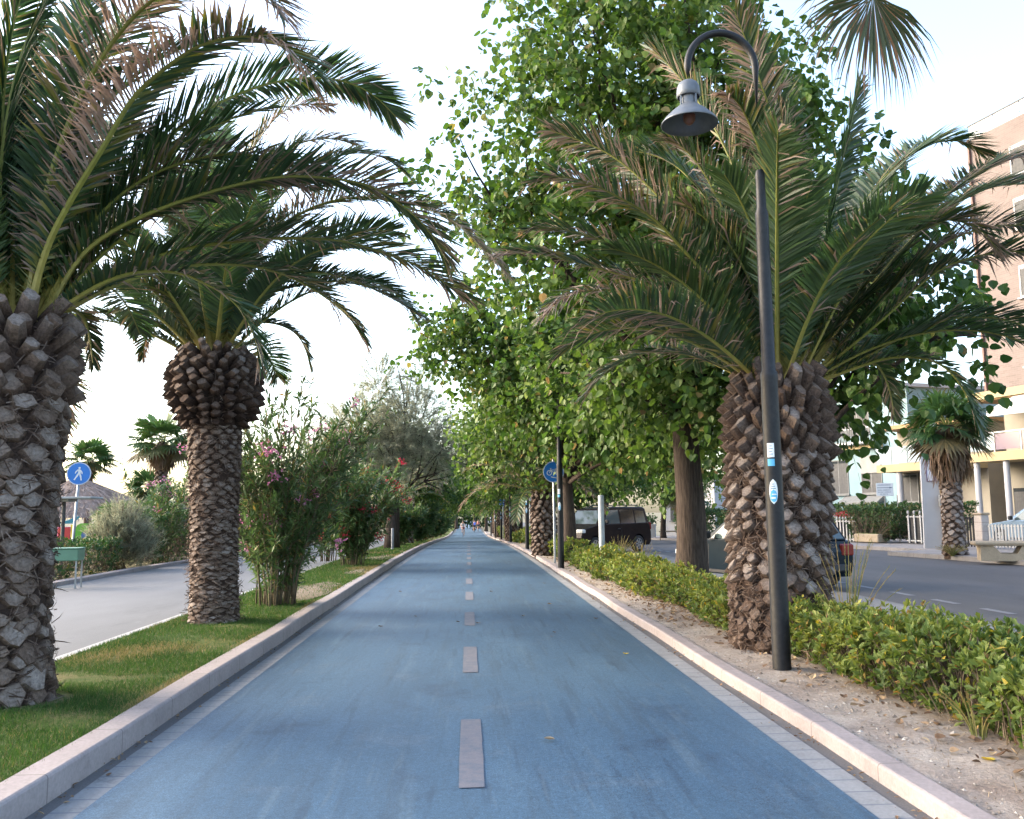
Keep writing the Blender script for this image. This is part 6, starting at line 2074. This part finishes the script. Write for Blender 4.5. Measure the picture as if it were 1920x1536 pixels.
def tuft(label, x, y, n, h, spread, seed, z=0.07):
    rg = np.random.default_rng(seed)
    t = thing('grass_tuft', label, 'grass tuft', (x, y, z), 0, 'wild grass in the hedge')
    b = MB()
    for k in range(n):
        a = rg.uniform(0, 6.28)
        hh = h * rg.uniform(0.55, 1.0)
        sp = spread * rg.uniform(0.1, 1)
        s = np.linspace(0, 1, 8)
        P = np.stack([math.cos(a) * (0.04 + sp * s ** 1.7), math.sin(a) * (0.04 + sp * s ** 1.7), hh * (s - 0.1 * s ** 3)], 1)
        b.tube(P, np.linspace(0.0055, 0.0018, 8), 4, 0, np.stack([np.full(8, rg.uniform(0.2, 1)), np.linspace(0, 0.6, 8) * (rg.uniform() < 0.5)], 1))
        m = 26
        q = rg.uniform(0.62, 1.0, m)
        p = np.stack([np.interp(q, s, P[:, c]) for c in range(3)], 1)
        Y = nrm(nrm(P[-1] - P[-3]) + 0.35 * unit(rg, m))
        X, Z = ortho(Y, unit(rg, m))
        l = rg.uniform(0.02, 0.05, m)
        b.inst([(-0.5, 0, 0), (0.5, 0, 0), (0, 1, 0)], [[(0, 1, 2)]], p, X, Y, Z, np.stack([np.full(m, 0.006), l, l], 1), 0, np.stack([rg.uniform(0.3, 1, m), rg.uniform(0, 0.7, m)], 1))
    b.build('blades', M_weed, t)
    return t


tuft('tall wispy grass rising from the hedge before the broad palm trunk', 3.62, 8.45, 26, 1.35, 0.5, 101)
tuft('low wild grass tuft in the right foreground hedge', 3.2, 5.6, 14, 0.32, 0.22, 102)
tuft('grey green grass tuft in the ragged hedge before the brown people carrier', 3.7, 21.8, 70, 0.95, 0.5, 103)
tuft('reddish grass tuft beside the grey tree trunk', 3.75, 19.3, 40, 0.9, 0.4, 104)

hedge('dark hedge closing the view at the far end of the path', -7, 9, 160, 163, 3.2, 7, 0.6, 121, M_darkhedge, 'dark hedges beyond the promenade', nleaf=5, mid=False)

# ------------------------------------------------------------------ buildings across the road
def brick_mat():
    m, t, p = new_mat('pinkish_brick')
    tc = t.nodes.new('ShaderNodeTexCoord')
    sp = t.nodes.new('ShaderNodeSeparateXYZ')
    cb = t.nodes.new('ShaderNodeCombineXYZ')
    t.links.new(tc.outputs['Object'], sp.inputs[0])
    t.links.new(sp.outputs[0], cb.inputs[0])
    t.links.new(sp.outputs[2], cb.inputs[1])
    bt = t.nodes.new('ShaderNodeTexBrick')
    bt.inputs['Color1'].default_value = (0.142, 0.114, 0.107, 1)
    bt.inputs['Color2'].default_value = (0.172, 0.14, 0.131, 1)
    bt.inputs['Mortar'].default_value = (0.19, 0.157, 0.146, 1)
    bt.inputs['Scale'].default_value = 1.0
    bt.inputs['Brick Width'].default_value = 0.27
    bt.inputs['Row Height'].default_value = 0.085
    bt.inputs['Mortar Size'].default_value = 0.008
    t.links.new(cb.outputs[0], bt.inputs['Vector'])
    c = mixc(t, bt.outputs['Color'], ramp(t, [(0.3, (0.86,) * 3), (0.7, (1.08,) * 3)], noise(t, 0.7, 5)), 1.0, 'MULTIPLY')
    t.links.new(c, p.inputs['Base Color'])
    p.inputs['Roughness'].default_value = 0.9
    return m


M_brick = brick_mat()
M_cream = solid('cream_render', (0.25, 0.228, 0.185), 0.85, var=0.06, scale=1.5, dirt=(0.2, 0.17, 0.135))
M_yellow = solid('yellow_band', (0.35, 0.275, 0.15), 0.8, var=0.05, scale=1.2)
M_white = solid('white_render', (0.38, 0.38, 0.395), 0.8, var=0.05, scale=1.2, dirt=(0.26, 0.26, 0.26))
M_bluewall = solid('pale_blue_render', (0.19, 0.285, 0.315), 0.85, var=0.06, scale=1.0)
M_blind = stone_mat('grey_blind', (0.30, 0.30, 0.29), 0.06, 0.008, (0.16, 0.16, 0.16), 2, 0.2)
M_wglass = glass_mat('window_glass', (0.035, 0.04, 0.045), 0.08)
M_curtain = solid('pale_curtain', (0.085, 0.085, 0.085), 0.9)
M_violet = glass_mat('violet_balcony_glass', (0.16, 0.12, 0.16), 0.15)
M_palepanel = glass_mat('pale_balcony_panel', (0.25, 0.31, 0.34), 0.3)
M_awn = solid('grey_awning', (0.16, 0.165, 0.165), 0.7)
M_brown = solid('brown_soffit', (0.30, 0.19, 0.09), 0.8)
AZF = R(-75)


def front(label, x, y, cat='building', group=None):
    return thing('building', label, cat, (x, y, float(gz(y)) + 0.1), AZF, group)


def wbox(name, mat, parent, *boxes, bev=0.0):
    b = MB()
    for lo, hi in boxes:
        b.box(lo, hi, bev=bev)
    return b.build(name, mat, parent)


def window(parent, s0, s1, z0, z1, y, frame, mull=1, curtain=True, sill=True, glass=None):
    """framed window standing in the wall plane at depth y (front towards -y)"""
    f = 0.06
    b = MB()
    b.box((s0, y - 0.03, z0), (s0 + f, y + 0.05, z1))
    b.box((s1 - f, y - 0.03, z0), (s1, y + 0.05, z1))
    b.box((s0 + f, y - 0.028, z1 - f), (s1 - f, y + 0.05, z1))
    b.box((s0 + f, y - 0.028, z0), (s1 - f, y + 0.05, z0 + f))
    for k in range(mull):
        sm = s0 + (s1 - s0) * (k + 1) / (mull + 1)
        b.box((sm - 0.03, y - 0.026, z0 + f), (sm + 0.03, y + 0.05, z1 - f))
    w = b.build('window', frame, parent)
    g = MB()
    g.box((s0 + f * 0.5, y - 0.008, z0 + f * 0.5), (s1 - f * 0.5, y + 0.01, z1 - f * 0.5))
    g.build('pane', glass or M_wglass, w)
    if curtain:
        c = MB()
        n = 14
        xs2 = np.linspace(s0 + f, s1 - f, n)
        c.prism([(x, y - 0.018 + 0.006 * (i % 2)) for i, x in enumerate(xs2)] + [(x, y - 0.012 + 0.006 * (i % 2)) for i, x in list(enumerate(xs2))[::-1]], (0, 0, z0 + f), (1, 0, 0), (0, 1, 0), (z1 - z0 - 2 * f) * 0.92)
        c.build('curtain', M_curtain, w)
    if sill:
        wbox('sill', frame, w, ((s0 - 0.08, y - 0.12, z0 - 0.07), (s1 + 0.08, y + 0.02, z0 - 0.003)))
    return w


# brick block on cream lower storeys
t = front('tall pinkish brick apartment block over cream balconies at the right edge', 22.3, 38.0)
wbox('brick_wall', M_brick, t, ((0.95, 0.0, 6.45), (16, 11, 17.9)))
wbox('lower_wall', M_cream, t, ((0.3, 1.6, 0), (16, 11, 6.1)))
wbox('eaves', M_yellow, t, ((0.35, -0.55, 6.12), (16, 11.2, 6.449)))
wbox('soffit', M_brown, t, ((0.5, -0.45, 6.06), (16, 1.55, 6.118)))
b = MB()
b.prism([(1.45, 5.35), (16, 5.2), (16, 6.05), (2.9, 6.05), (1.5, 5.6)], (0, -0.62, 0), (1, 0, 0), (0, 0, 1), -0.08)
b.build('canopy', M_white, t)
wbox('balcony', M_yellow, t, ((-0.05, -0.25, 3.48), (16, 1.6, 3.86)))
rl = wbox('balcony_rail', M_steel, t, ((-0.02, -0.24, 4.66), (16, -0.19, 4.72)), *[((s - 0.03, -0.235, 3.862), (s + 0.03, -0.195, 4.658)) for s in np.arange(0.05, 16, 1.35)])
for s in np.arange(0.05, 6.5, 1.35):
    wbox('glass_panel', M_violet if s > 0.5 else M_palepanel, rl, ((s + 0.06, -0.22, 3.95), (s + 1.29, -0.205, 4.62)))
for s in (0.2, 1.75, 3.4, 5.0):
    b = MB()
    b.lathe([(0.13, 0), (0.125, 3.478)], (s, -0.02, 0), 16)
    b.build('column', M_white, t, smooth=True)
window(t, 1.9, 2.9, 3.9, 5.5, 1.56, M_brown, 1)
window(t, 3.8, 5.0, 3.9, 5.5, 1.56, M_brown, 1)
window(t, 0.5, 1.4, 0.3, 2.4, 1.56, M_cream, 0)
window(t, 1.9, 3.2, 0.3, 2.4, 1.56, M_cream, 1)
window(t, 3.7, 5.2, 0.3, 2.4, 1.56, M_cream, 1)
for z in (7.3, 10.2, 13.1, 15.4):
    for s in (3.1, 6.2, 9.0):
        window(t, s, s + 1.2, z, z + 1.35, -0.01, M_white, 0, True, True)
wbox('drainpipe', solid('brown_pipe', (0.12, 0.06, 0.05), 0.6), t, ((1.0, -0.12, 6.46), (1.1, -0.02, 17.9)))
pr = wbox('parapet', M_white, t, ((0.95, 0.001, 17.903), (16, 0.2, 18.0)))
wbox('parapet_panel', M_palepanel, pr, *[((s, 0.06, 18.003), (s + 1.3, 0.10, 18.55)) for s in np.arange(1.0, 12, 1.36)])
wbox('parapet_rail', M_plastic, pr, ((0.95, 0.04, 18.56), (16, 0.12, 18.62)))

# cream house with a yellow edged balcony
t = front('cream house with a yellow edged balcony on white columns behind the white pillar', 21.73, 45.0)
wbox('wall', M_cream, t, ((-0.1, 0.9, 0), (5.6, 9, 5.6)))
wbox('balcony', M_yellow, t, ((0.1, -0.7, 3.42), (5.6, 0.9, 3.8)))
wbox('balcony_rail', M_white, t, ((0.1, -0.68, 4.6), (5.6, -0.62, 4.66)))
for s in np.arange(0.12, 5.0, 1.1):
    wbox('balcony_panel', M_palepanel, t, ((s, -0.67, 3.84), (s + 1.06, -0.63, 4.595)))
for s in (1.43, 3.2):
    b = MB()
    b.lathe([(0.15, 0), (0.145, 3.418)], (s, -0.45, 0), 16)
    b.build('column', M_white, t, smooth=True)
window(t, 0.15, 1.25, 1.9, 3.35, 0.86, M_awn, 1)
window(t, 1.75, 2.7, 1.9, 3.35, 0.86, M_awn, 0)
window(t, 0.3, 1.2, 0.3, 1.5, 0.86, M_awn, 0, False)
window(t, 1.75, 2.7, 0.3, 1.5, 0.86, M_awn, 0, False)
wbox('roof', M_brown, t, ((-0.2, -0.3, 5.603), (5.7, 9.1, 5.8)))

# pale blue house
t = front('pale blue house with grey blinds and an awning beyond the cream house', 21.96, 52.0)
wbox('wall', M_bluewall, t, ((-1.2, 0, 0), (6.2, 9, 8.2)))
wbox('cornice', M_yellow, t, ((-1.2, -0.35, 5.1), (4.2, -0.001, 5.35)))
window(t, 2.3, 4.0, 2.55, 4.6, -0.01, M_awn, 1, True, True)
window(t, -0.5, 1.2, 2.55, 4.6, -0.01, M_awn, 1, True, True)
wbox('blind', M_blind, t, ((2.35, -0.09, 3.7), (3.95, -0.045, 4.7)), )
b = MB()
b.prism([(-0.001, 2.45), (-0.55, 2.08), (-0.55, 1.95), (-0.001, 2.2)], (0.8, 0, 0), (0, 1, 0), (0, 0, 1), 3.3)
b.build('awning', M_awn, t)
window(t, 0.9, 4.0, 0.5, 1.9, -0.01, M_cream, 2, False, False)
wbox('balcony', M_white, t, ((-1.2, -0.8, 5.36), (4.2, -0.36, 5.5)))
rl = wbox('balcony_rail', M_white, t, ((-1.2, -0.8, 6.2), (4.2, -0.75, 6.26)))
wbox('baluster', M_awn, rl, *[((s, -0.79, 5.503), (s + 0.03, -0.76, 6.197)) for s in np.arange(-1.15, 4.2, 0.16)])
window(t, 0.2, 3.2, 5.9, 7.5, -0.01, M_awn, 2, True, False)
wbox('roof', M_white, t, ((-1.4, -0.5, 8.203), (6.4, 9.2, 8.4)))
t = front('white house far down the right side of the road', 17.5, 70.0)
wbox('wall', M_white, t, ((-4, 0, 0), (4, 8, 4.5)))
wbox('roof', M_brown, t, ((-4.3, -0.4, 4.503), (4.3, 8.3, 4.75)))
for s in (-3, -0.8, 1.4):
    window(t, s, s + 1.2, 1.2, 2.8, -0.01, M_awn, 0)

# ------------------------------------------------------------------ along the far pavement
M_pick = solid('white_picket_paint', (0.36, 0.365, 0.37), 0.6, var=0.06, dirt=(0.25, 0.24, 0.23))
M_iron = solid('dark_gate_paint', (0.010, 0.012, 0.018), 0.5)
M_stone = stone_mat('cream_stone', (0.34, 0.28, 0.205), 3.0, 0.004, (0.4, 0.33, 0.25), 0, 0.35)


def picket_panel(label, x, y, n, pitch, h, backing, cat='fence', group='white pickets along the far pavement', finial=True, name='picket_fence', rz=AZF, rail_mat=None):
    t = thing(name, label, cat, (x, y, float(gz(y)) + 0.14), rz, group)
    if backing:
        wbox('back_board', M_iron, t, ((-0.1, 0.05, 0.02), (n * pitch, 0.08, h * 0.86)))
    wbox('rail', rail_mat or M_pick, t, ((-0.1, 0.02, 0.12), (n * pitch, 0.048, 0.17)))
    wbox('rail', rail_mat or M_pick, t, ((-0.1, 0.02, h * 0.8), (n * pitch, 0.048, h * 0.8 + 0.04)))
    for k in range(n):
        b = MB()
        b.box((k * pitch, -0.012, 0.05), (k * pitch + 0.07, 0.018, h * 0.88), bev=0.006)
        if finial:
            b.lathe([(0.0, h * 0.90), (0.035, h * 0.91), (0.042, h * 0.95), (0.03, h * 0.99), (0, h)], (k * pitch + 0.035, 0.0, 0), 10)
        b.build('picket', M_pick, t)
    return t


picket_panel('white picket railing with dark backing left of the ivy covered planter', 16.75, 39.8, 6, 0.21, 1.15, True)
picket_panel('dark gate with three white slats beside the tall white pillar', 17.85, 35.4, 4, 0.33, 1.35, True, 'gate', 'white pickets along the far pavement', True, 'gate')
picket_panel('low white picket railing in front of the pale blue car', 17.80, 29.7, 11, 0.13, 0.95, False, 'fence', 'white pickets along the far pavement', False)
t = picket_panel('dark blue iron railing between the fan palm and the stone post', 17.5, 30.9, 6, 0.13, 1.25, False, 'fence', None, False, 'iron_railing', AZF, M_iron)
for c in t.children:
    c.data.materials[0] = M_iron
hedge('ivy covered hedge spilling over the stone planter by the gate', -1.5, 1.5, -0.35, 0.35, 1.45, 110, 0.11, 111, M_darkhedge, 'hedges of the gardens across the road', nleaf=5).location = (17.55, 37.6, 0.2)
bpy.context.view_layer.update()
for o in [o for o in COL.objects if o.get('label', '').startswith('ivy covered')]:
    o.rotation_euler = (0, 0, AZF)
hedge('long garden hedge behind the pickets and the gate', -5, 5, -0.4, 0.4, 1.55, 60, 0.14, 112, M_darkhedge, 'hedges of the gardens across the road', nleaf=5).location = (18.6, 39.2, 0.2)
for o in [o for o in COL.objects if o.get('label', '').startswith('long garden hedge')]:
    o.rotation_euler = (0, 0, AZF)
t = thing('planter', 'cream stone planter under the ivy between picket railing and gate', 'planter', (17.25, 37.55, 0.12), AZF)
wbox('trough', M_stone, t, ((-0.75, -0.25, 0), (0.75, 0.25, 0.36)), bev=0.03)
b = MB()
b.box((-0.68, -0.18, 0.362), (0.68, 0.18, 0.38))
b.build('soil', M_lawn_soil, t)
fl = MB()
rg = np.random.default_rng(113)
n = 260
p = np.stack([rg.uniform(-0.6, 0.6, n), rg.normal(0, 0.15, n), rg.uniform(0.05, 0.35, n)], 1)
Yv = unit(rg, n)
Xv, Zv = ortho(Yv, unit(rg, n))
t = thing('flower_bush', 'small red and yellow flowering bush above the white pickets', 'bush', (17.1, 40.0, 1.1), AZF)
fl.inst(OBO_V, OBO_F, p, Xv, Yv, Zv, np.full(n, 0.07), 0, np.stack([rg.uniform(0, 1, n), np.zeros(n)], 1))
fl.build('flowers', M_red, t)
lf2 = MB()
lf2.inst(OBO_V, OBO_F, p + rg.normal(0, 0.1, (n, 3)), Xv, Yv, Zv, np.full(n, 0.09), 0, np.stack([rg.uniform(0, 1, n), np.zeros(n)], 1))
lf2.build('foliage', M_darkhedge, t)

t = thing('advertising_pillar', 'tall white pillar with a narrow framed panel beside the gate', 'pillar', (16.5, 30.9, 0.13), R(-20))
b = MB()
V = [(-0.34, -0.14, 0), (0.34, -0.14, 0), (0.34, 0.14, 0), (-0.34, 0.14, 0), (-0.27, -0.12, 4.5), (0.27, -0.12, 4.5), (0.27, 0.12, 4.5), (-0.27, 0.12, 4.5)]
b.add(V, [(0, 3, 2, 1), (4, 5, 6, 7), (0, 1, 5, 4), (1, 2, 6, 5), (2, 3, 7, 6), (3, 0, 4, 7)])
b.build('body', M_white, t)
M_pframe = solid('purple_frame', (0.12, 0.08, 0.14), 0.5)
b = MB()
b.box((-0.14, -0.158, 2.35), (-0.11, -0.115, 4.3))
b.box((0.11, -0.158, 2.35), (0.14, -0.115, 4.3))
b.box((-0.11, -0.157, 2.35), (0.11, -0.115, 2.38))
b.box((-0.11, -0.157, 4.27), (0.11, -0.115, 4.3))
pf = b.build('panel_frame', M_pframe, t)
b = MB()
b.box((-0.11, -0.147, 2.38), (0.11, -0.116, 4.27))
b.build('panel', solid('pale_panel', (0.62, 0.62, 0.66), 0.5), pf)

t = thing('sign_board', 'white board with a dark arrow pointing right and rows of small lettering', 'sign', (17.72, 37.0, 0.13), R(-14))
b = MB()
b.tube([(0, 0, -0.1), (0, 0, 2.0)], 0.022, 8)
b.tube([(0.5, 0, -0.1), (0.5, 0, 2.0)], 0.022, 8)
b.build('pole', M_steel, t)
b = MB()
b.box((-0.33, -0.05, 1.95), (0.36, -0.025, 2.5), bev=0.004)
bd = b.build('board', M_sign_white, t)
M_ink = solid('sign_ink', (0.10, 0.13, 0.2), 0.6)
b = MB()
rg = np.random.default_rng(114)
b.prism([(-0.30, 0.012), (0.2, 0.012), (0.2, 0.04), (0.33, 0), (0.2, -0.04), (0.2, -0.012), (-0.30, -0.012)], (0, -0.052, 2.30), (1, 0, 0), (0, 0, 1), 0.0015)
for z, x0, x1 in ((2.415, -0.27, 0.27), (2.20, -0.27, 0.28), (2.115, -0.26, 0.27), (2.03, -0.18, 0.16)):
    x = x0
    while x < x1 - 0.02:
        w = rg.uniform(0.012, 0.022)
        b.box((x, -0.0515, z - 0.016), (x + w, -0.0505, z + rg.choice([0.012, 0.016])))
        x += w + (0.006 if rg.uniform() < 0.85 else 0.025)
b.build('lettering', M_ink, bd)


def no_parking(t, zc, rad):
    ax, ay = np.array([1.0, 0, 0]), np.array([0, 0, 1.0])
    d = MB()
    circ = lambda r: [(r * math.cos(q), r * math.sin(q)) for q in np.linspace(0, 2 * math.pi, 30, endpoint=False)]
    d.box((-rad * 1.15, -0.10, zc - rad * 1.5), (rad * 1.15, -0.092, zc + rad * 1.4), 2)
    d.prism(circ(rad), (0, -0.1005, zc), ax, ay, 0.001, 1)
    d.prism(circ(rad * 0.8), (0, -0.102, zc), ax, ay, 0.001, 0)
    stroke(d, (-rad * 0.58, rad * 0.58), (rad * 0.58, -rad * 0.58), rad * 0.2, (0, -0.1035, zc), ax, ay, 0.001, 1)
    d.build('disc', [M_sign_blue, solid('sign_red', (0.55, 0.05, 0.06), 0.4), M_sign_white], t)


t = thing('stone_bollard', 'pale square stone post carrying a small blue and red no parking disc', 'post', (16.35, 29.7, 0.13), R(-20))
b = MB()
b.box((-0.14, -0.09, -0.05), (0.20, 0.12, 1.2), bev=0.02)
b.build('stone', stone_mat('grey_stone', (0.45, 0.43, 0.41), 5, 0.002), t)
no_parking(t, 0.85, 0.13)
t = thing('meter_box', 'grey meter box on a thin yellow pole left of the skirted fan palm', 'box', (16.7, 30.6, 0.13), R(-15))
b = MB()
b.tube([(0, 0, -0.1), (0, 0, 3.1)], 0.035, 8)
b.build('pole', M_yellow, t)
b = MB()
b.box((-0.11, -0.16, 1.45), (0.13, -0.036, 1.85), bev=0.015)
b.build('box', M_steel, t)
t = thing('stone_post', 'stone gate post between the iron railing and the low white pickets', 'post', (17.74, 30.0, 0.13), AZF)
b = MB()
b.box((-0.17, -0.17, -0.05), (0.17, 0.17, 1.15), bev=0.02)
b.build('shaft', stone_mat('rough_stone', (0.48, 0.43, 0.4), 0.3, 0.01, (0.2, 0.17, 0.15), 2), t)
b = MB()
b.box((-0.2, -0.2, 1.152), (0.2, 0.2, 1.23), bev=0.02)
b.build('cap', M_stone, t)

t = thing('stone_bench', 'cream stone bench with a thick slab seat on the pavement corner at the right', 'bench', (13.85, 23.75, 0.10), R(-22))
b = MB()
b.box((-0.10, -0.40, 0.408), (1.9, 0.40, 0.52), bev=0.035)
b.build('seat', M_stone, t, smooth=False)
b = MB()
b.prism([(0, 0), (1.35, 0), (1.35, 0.405), (1.0, 0.405), (0.88, 0.2), (0.5, 0.2), (0.32, 0.405), (0, 0.405)], (0.05, -0.32, 0), (1, 0, 0), (0, 0, 1), -0.64)
b.build('base', M_stone, t)
t = thing('stone_bench', 'small pale stone bench far down the right hand pavement', 'bench', (13.3, 58.0, float(gz(58)) + 0.12), R(-15))
b = MB()
b.box((-0.8, -0.25, 0.4), (0.8, 0.25, 0.5), bev=0.03)
b.build('seat', M_stone, t)
for x0 in (-0.65, 0.35):
    b = MB()
    b.box((x0, -0.2, 0), (x0 + 0.3, 0.2, 0.398), bev=0.01)
    b.build('leg', M_stone, t)
t = thing('planter', 'pale square planter with a green shrub far down the right hand pavement', 'planter', (12.6, 62.0, float(gz(62)) + 0.12), R(-15))
wbox('trough', M_white, t, ((-0.5, -0.5, 0), (0.5, 0.5, 0.95)), bev=0.03)
b = MB()
rg = np.random.default_rng(115)
n = 240
p = rg.normal(0, 0.3, (n, 3)) * np.array([1, 1, 0.6]) + np.array([0, 0, 1.25])
Yv = unit(rg, n)
Xv, Zv = ortho(Yv, unit(rg, n))
b.inst(OBO_V, OBO_F, p, Xv, Yv, Zv, np.full(n, 0.25), 0, np.stack([rg.uniform(0, 1, n), np.zeros(n)], 1))
b.build('shrub', M_darkhedge, t)
tuft('green weeds at the foot of the skirted fan palm', 14.2, 25.6, 90, 0.4, 0.5, 116, 0.12)
hedge('garden hedge far down the right side of the road', 15.4, 16.6, 46, 66, 1.7, 26, 0.2, 117, M_darkhedge, 'hedges of the gardens across the road', nleaf=5, mid=False)
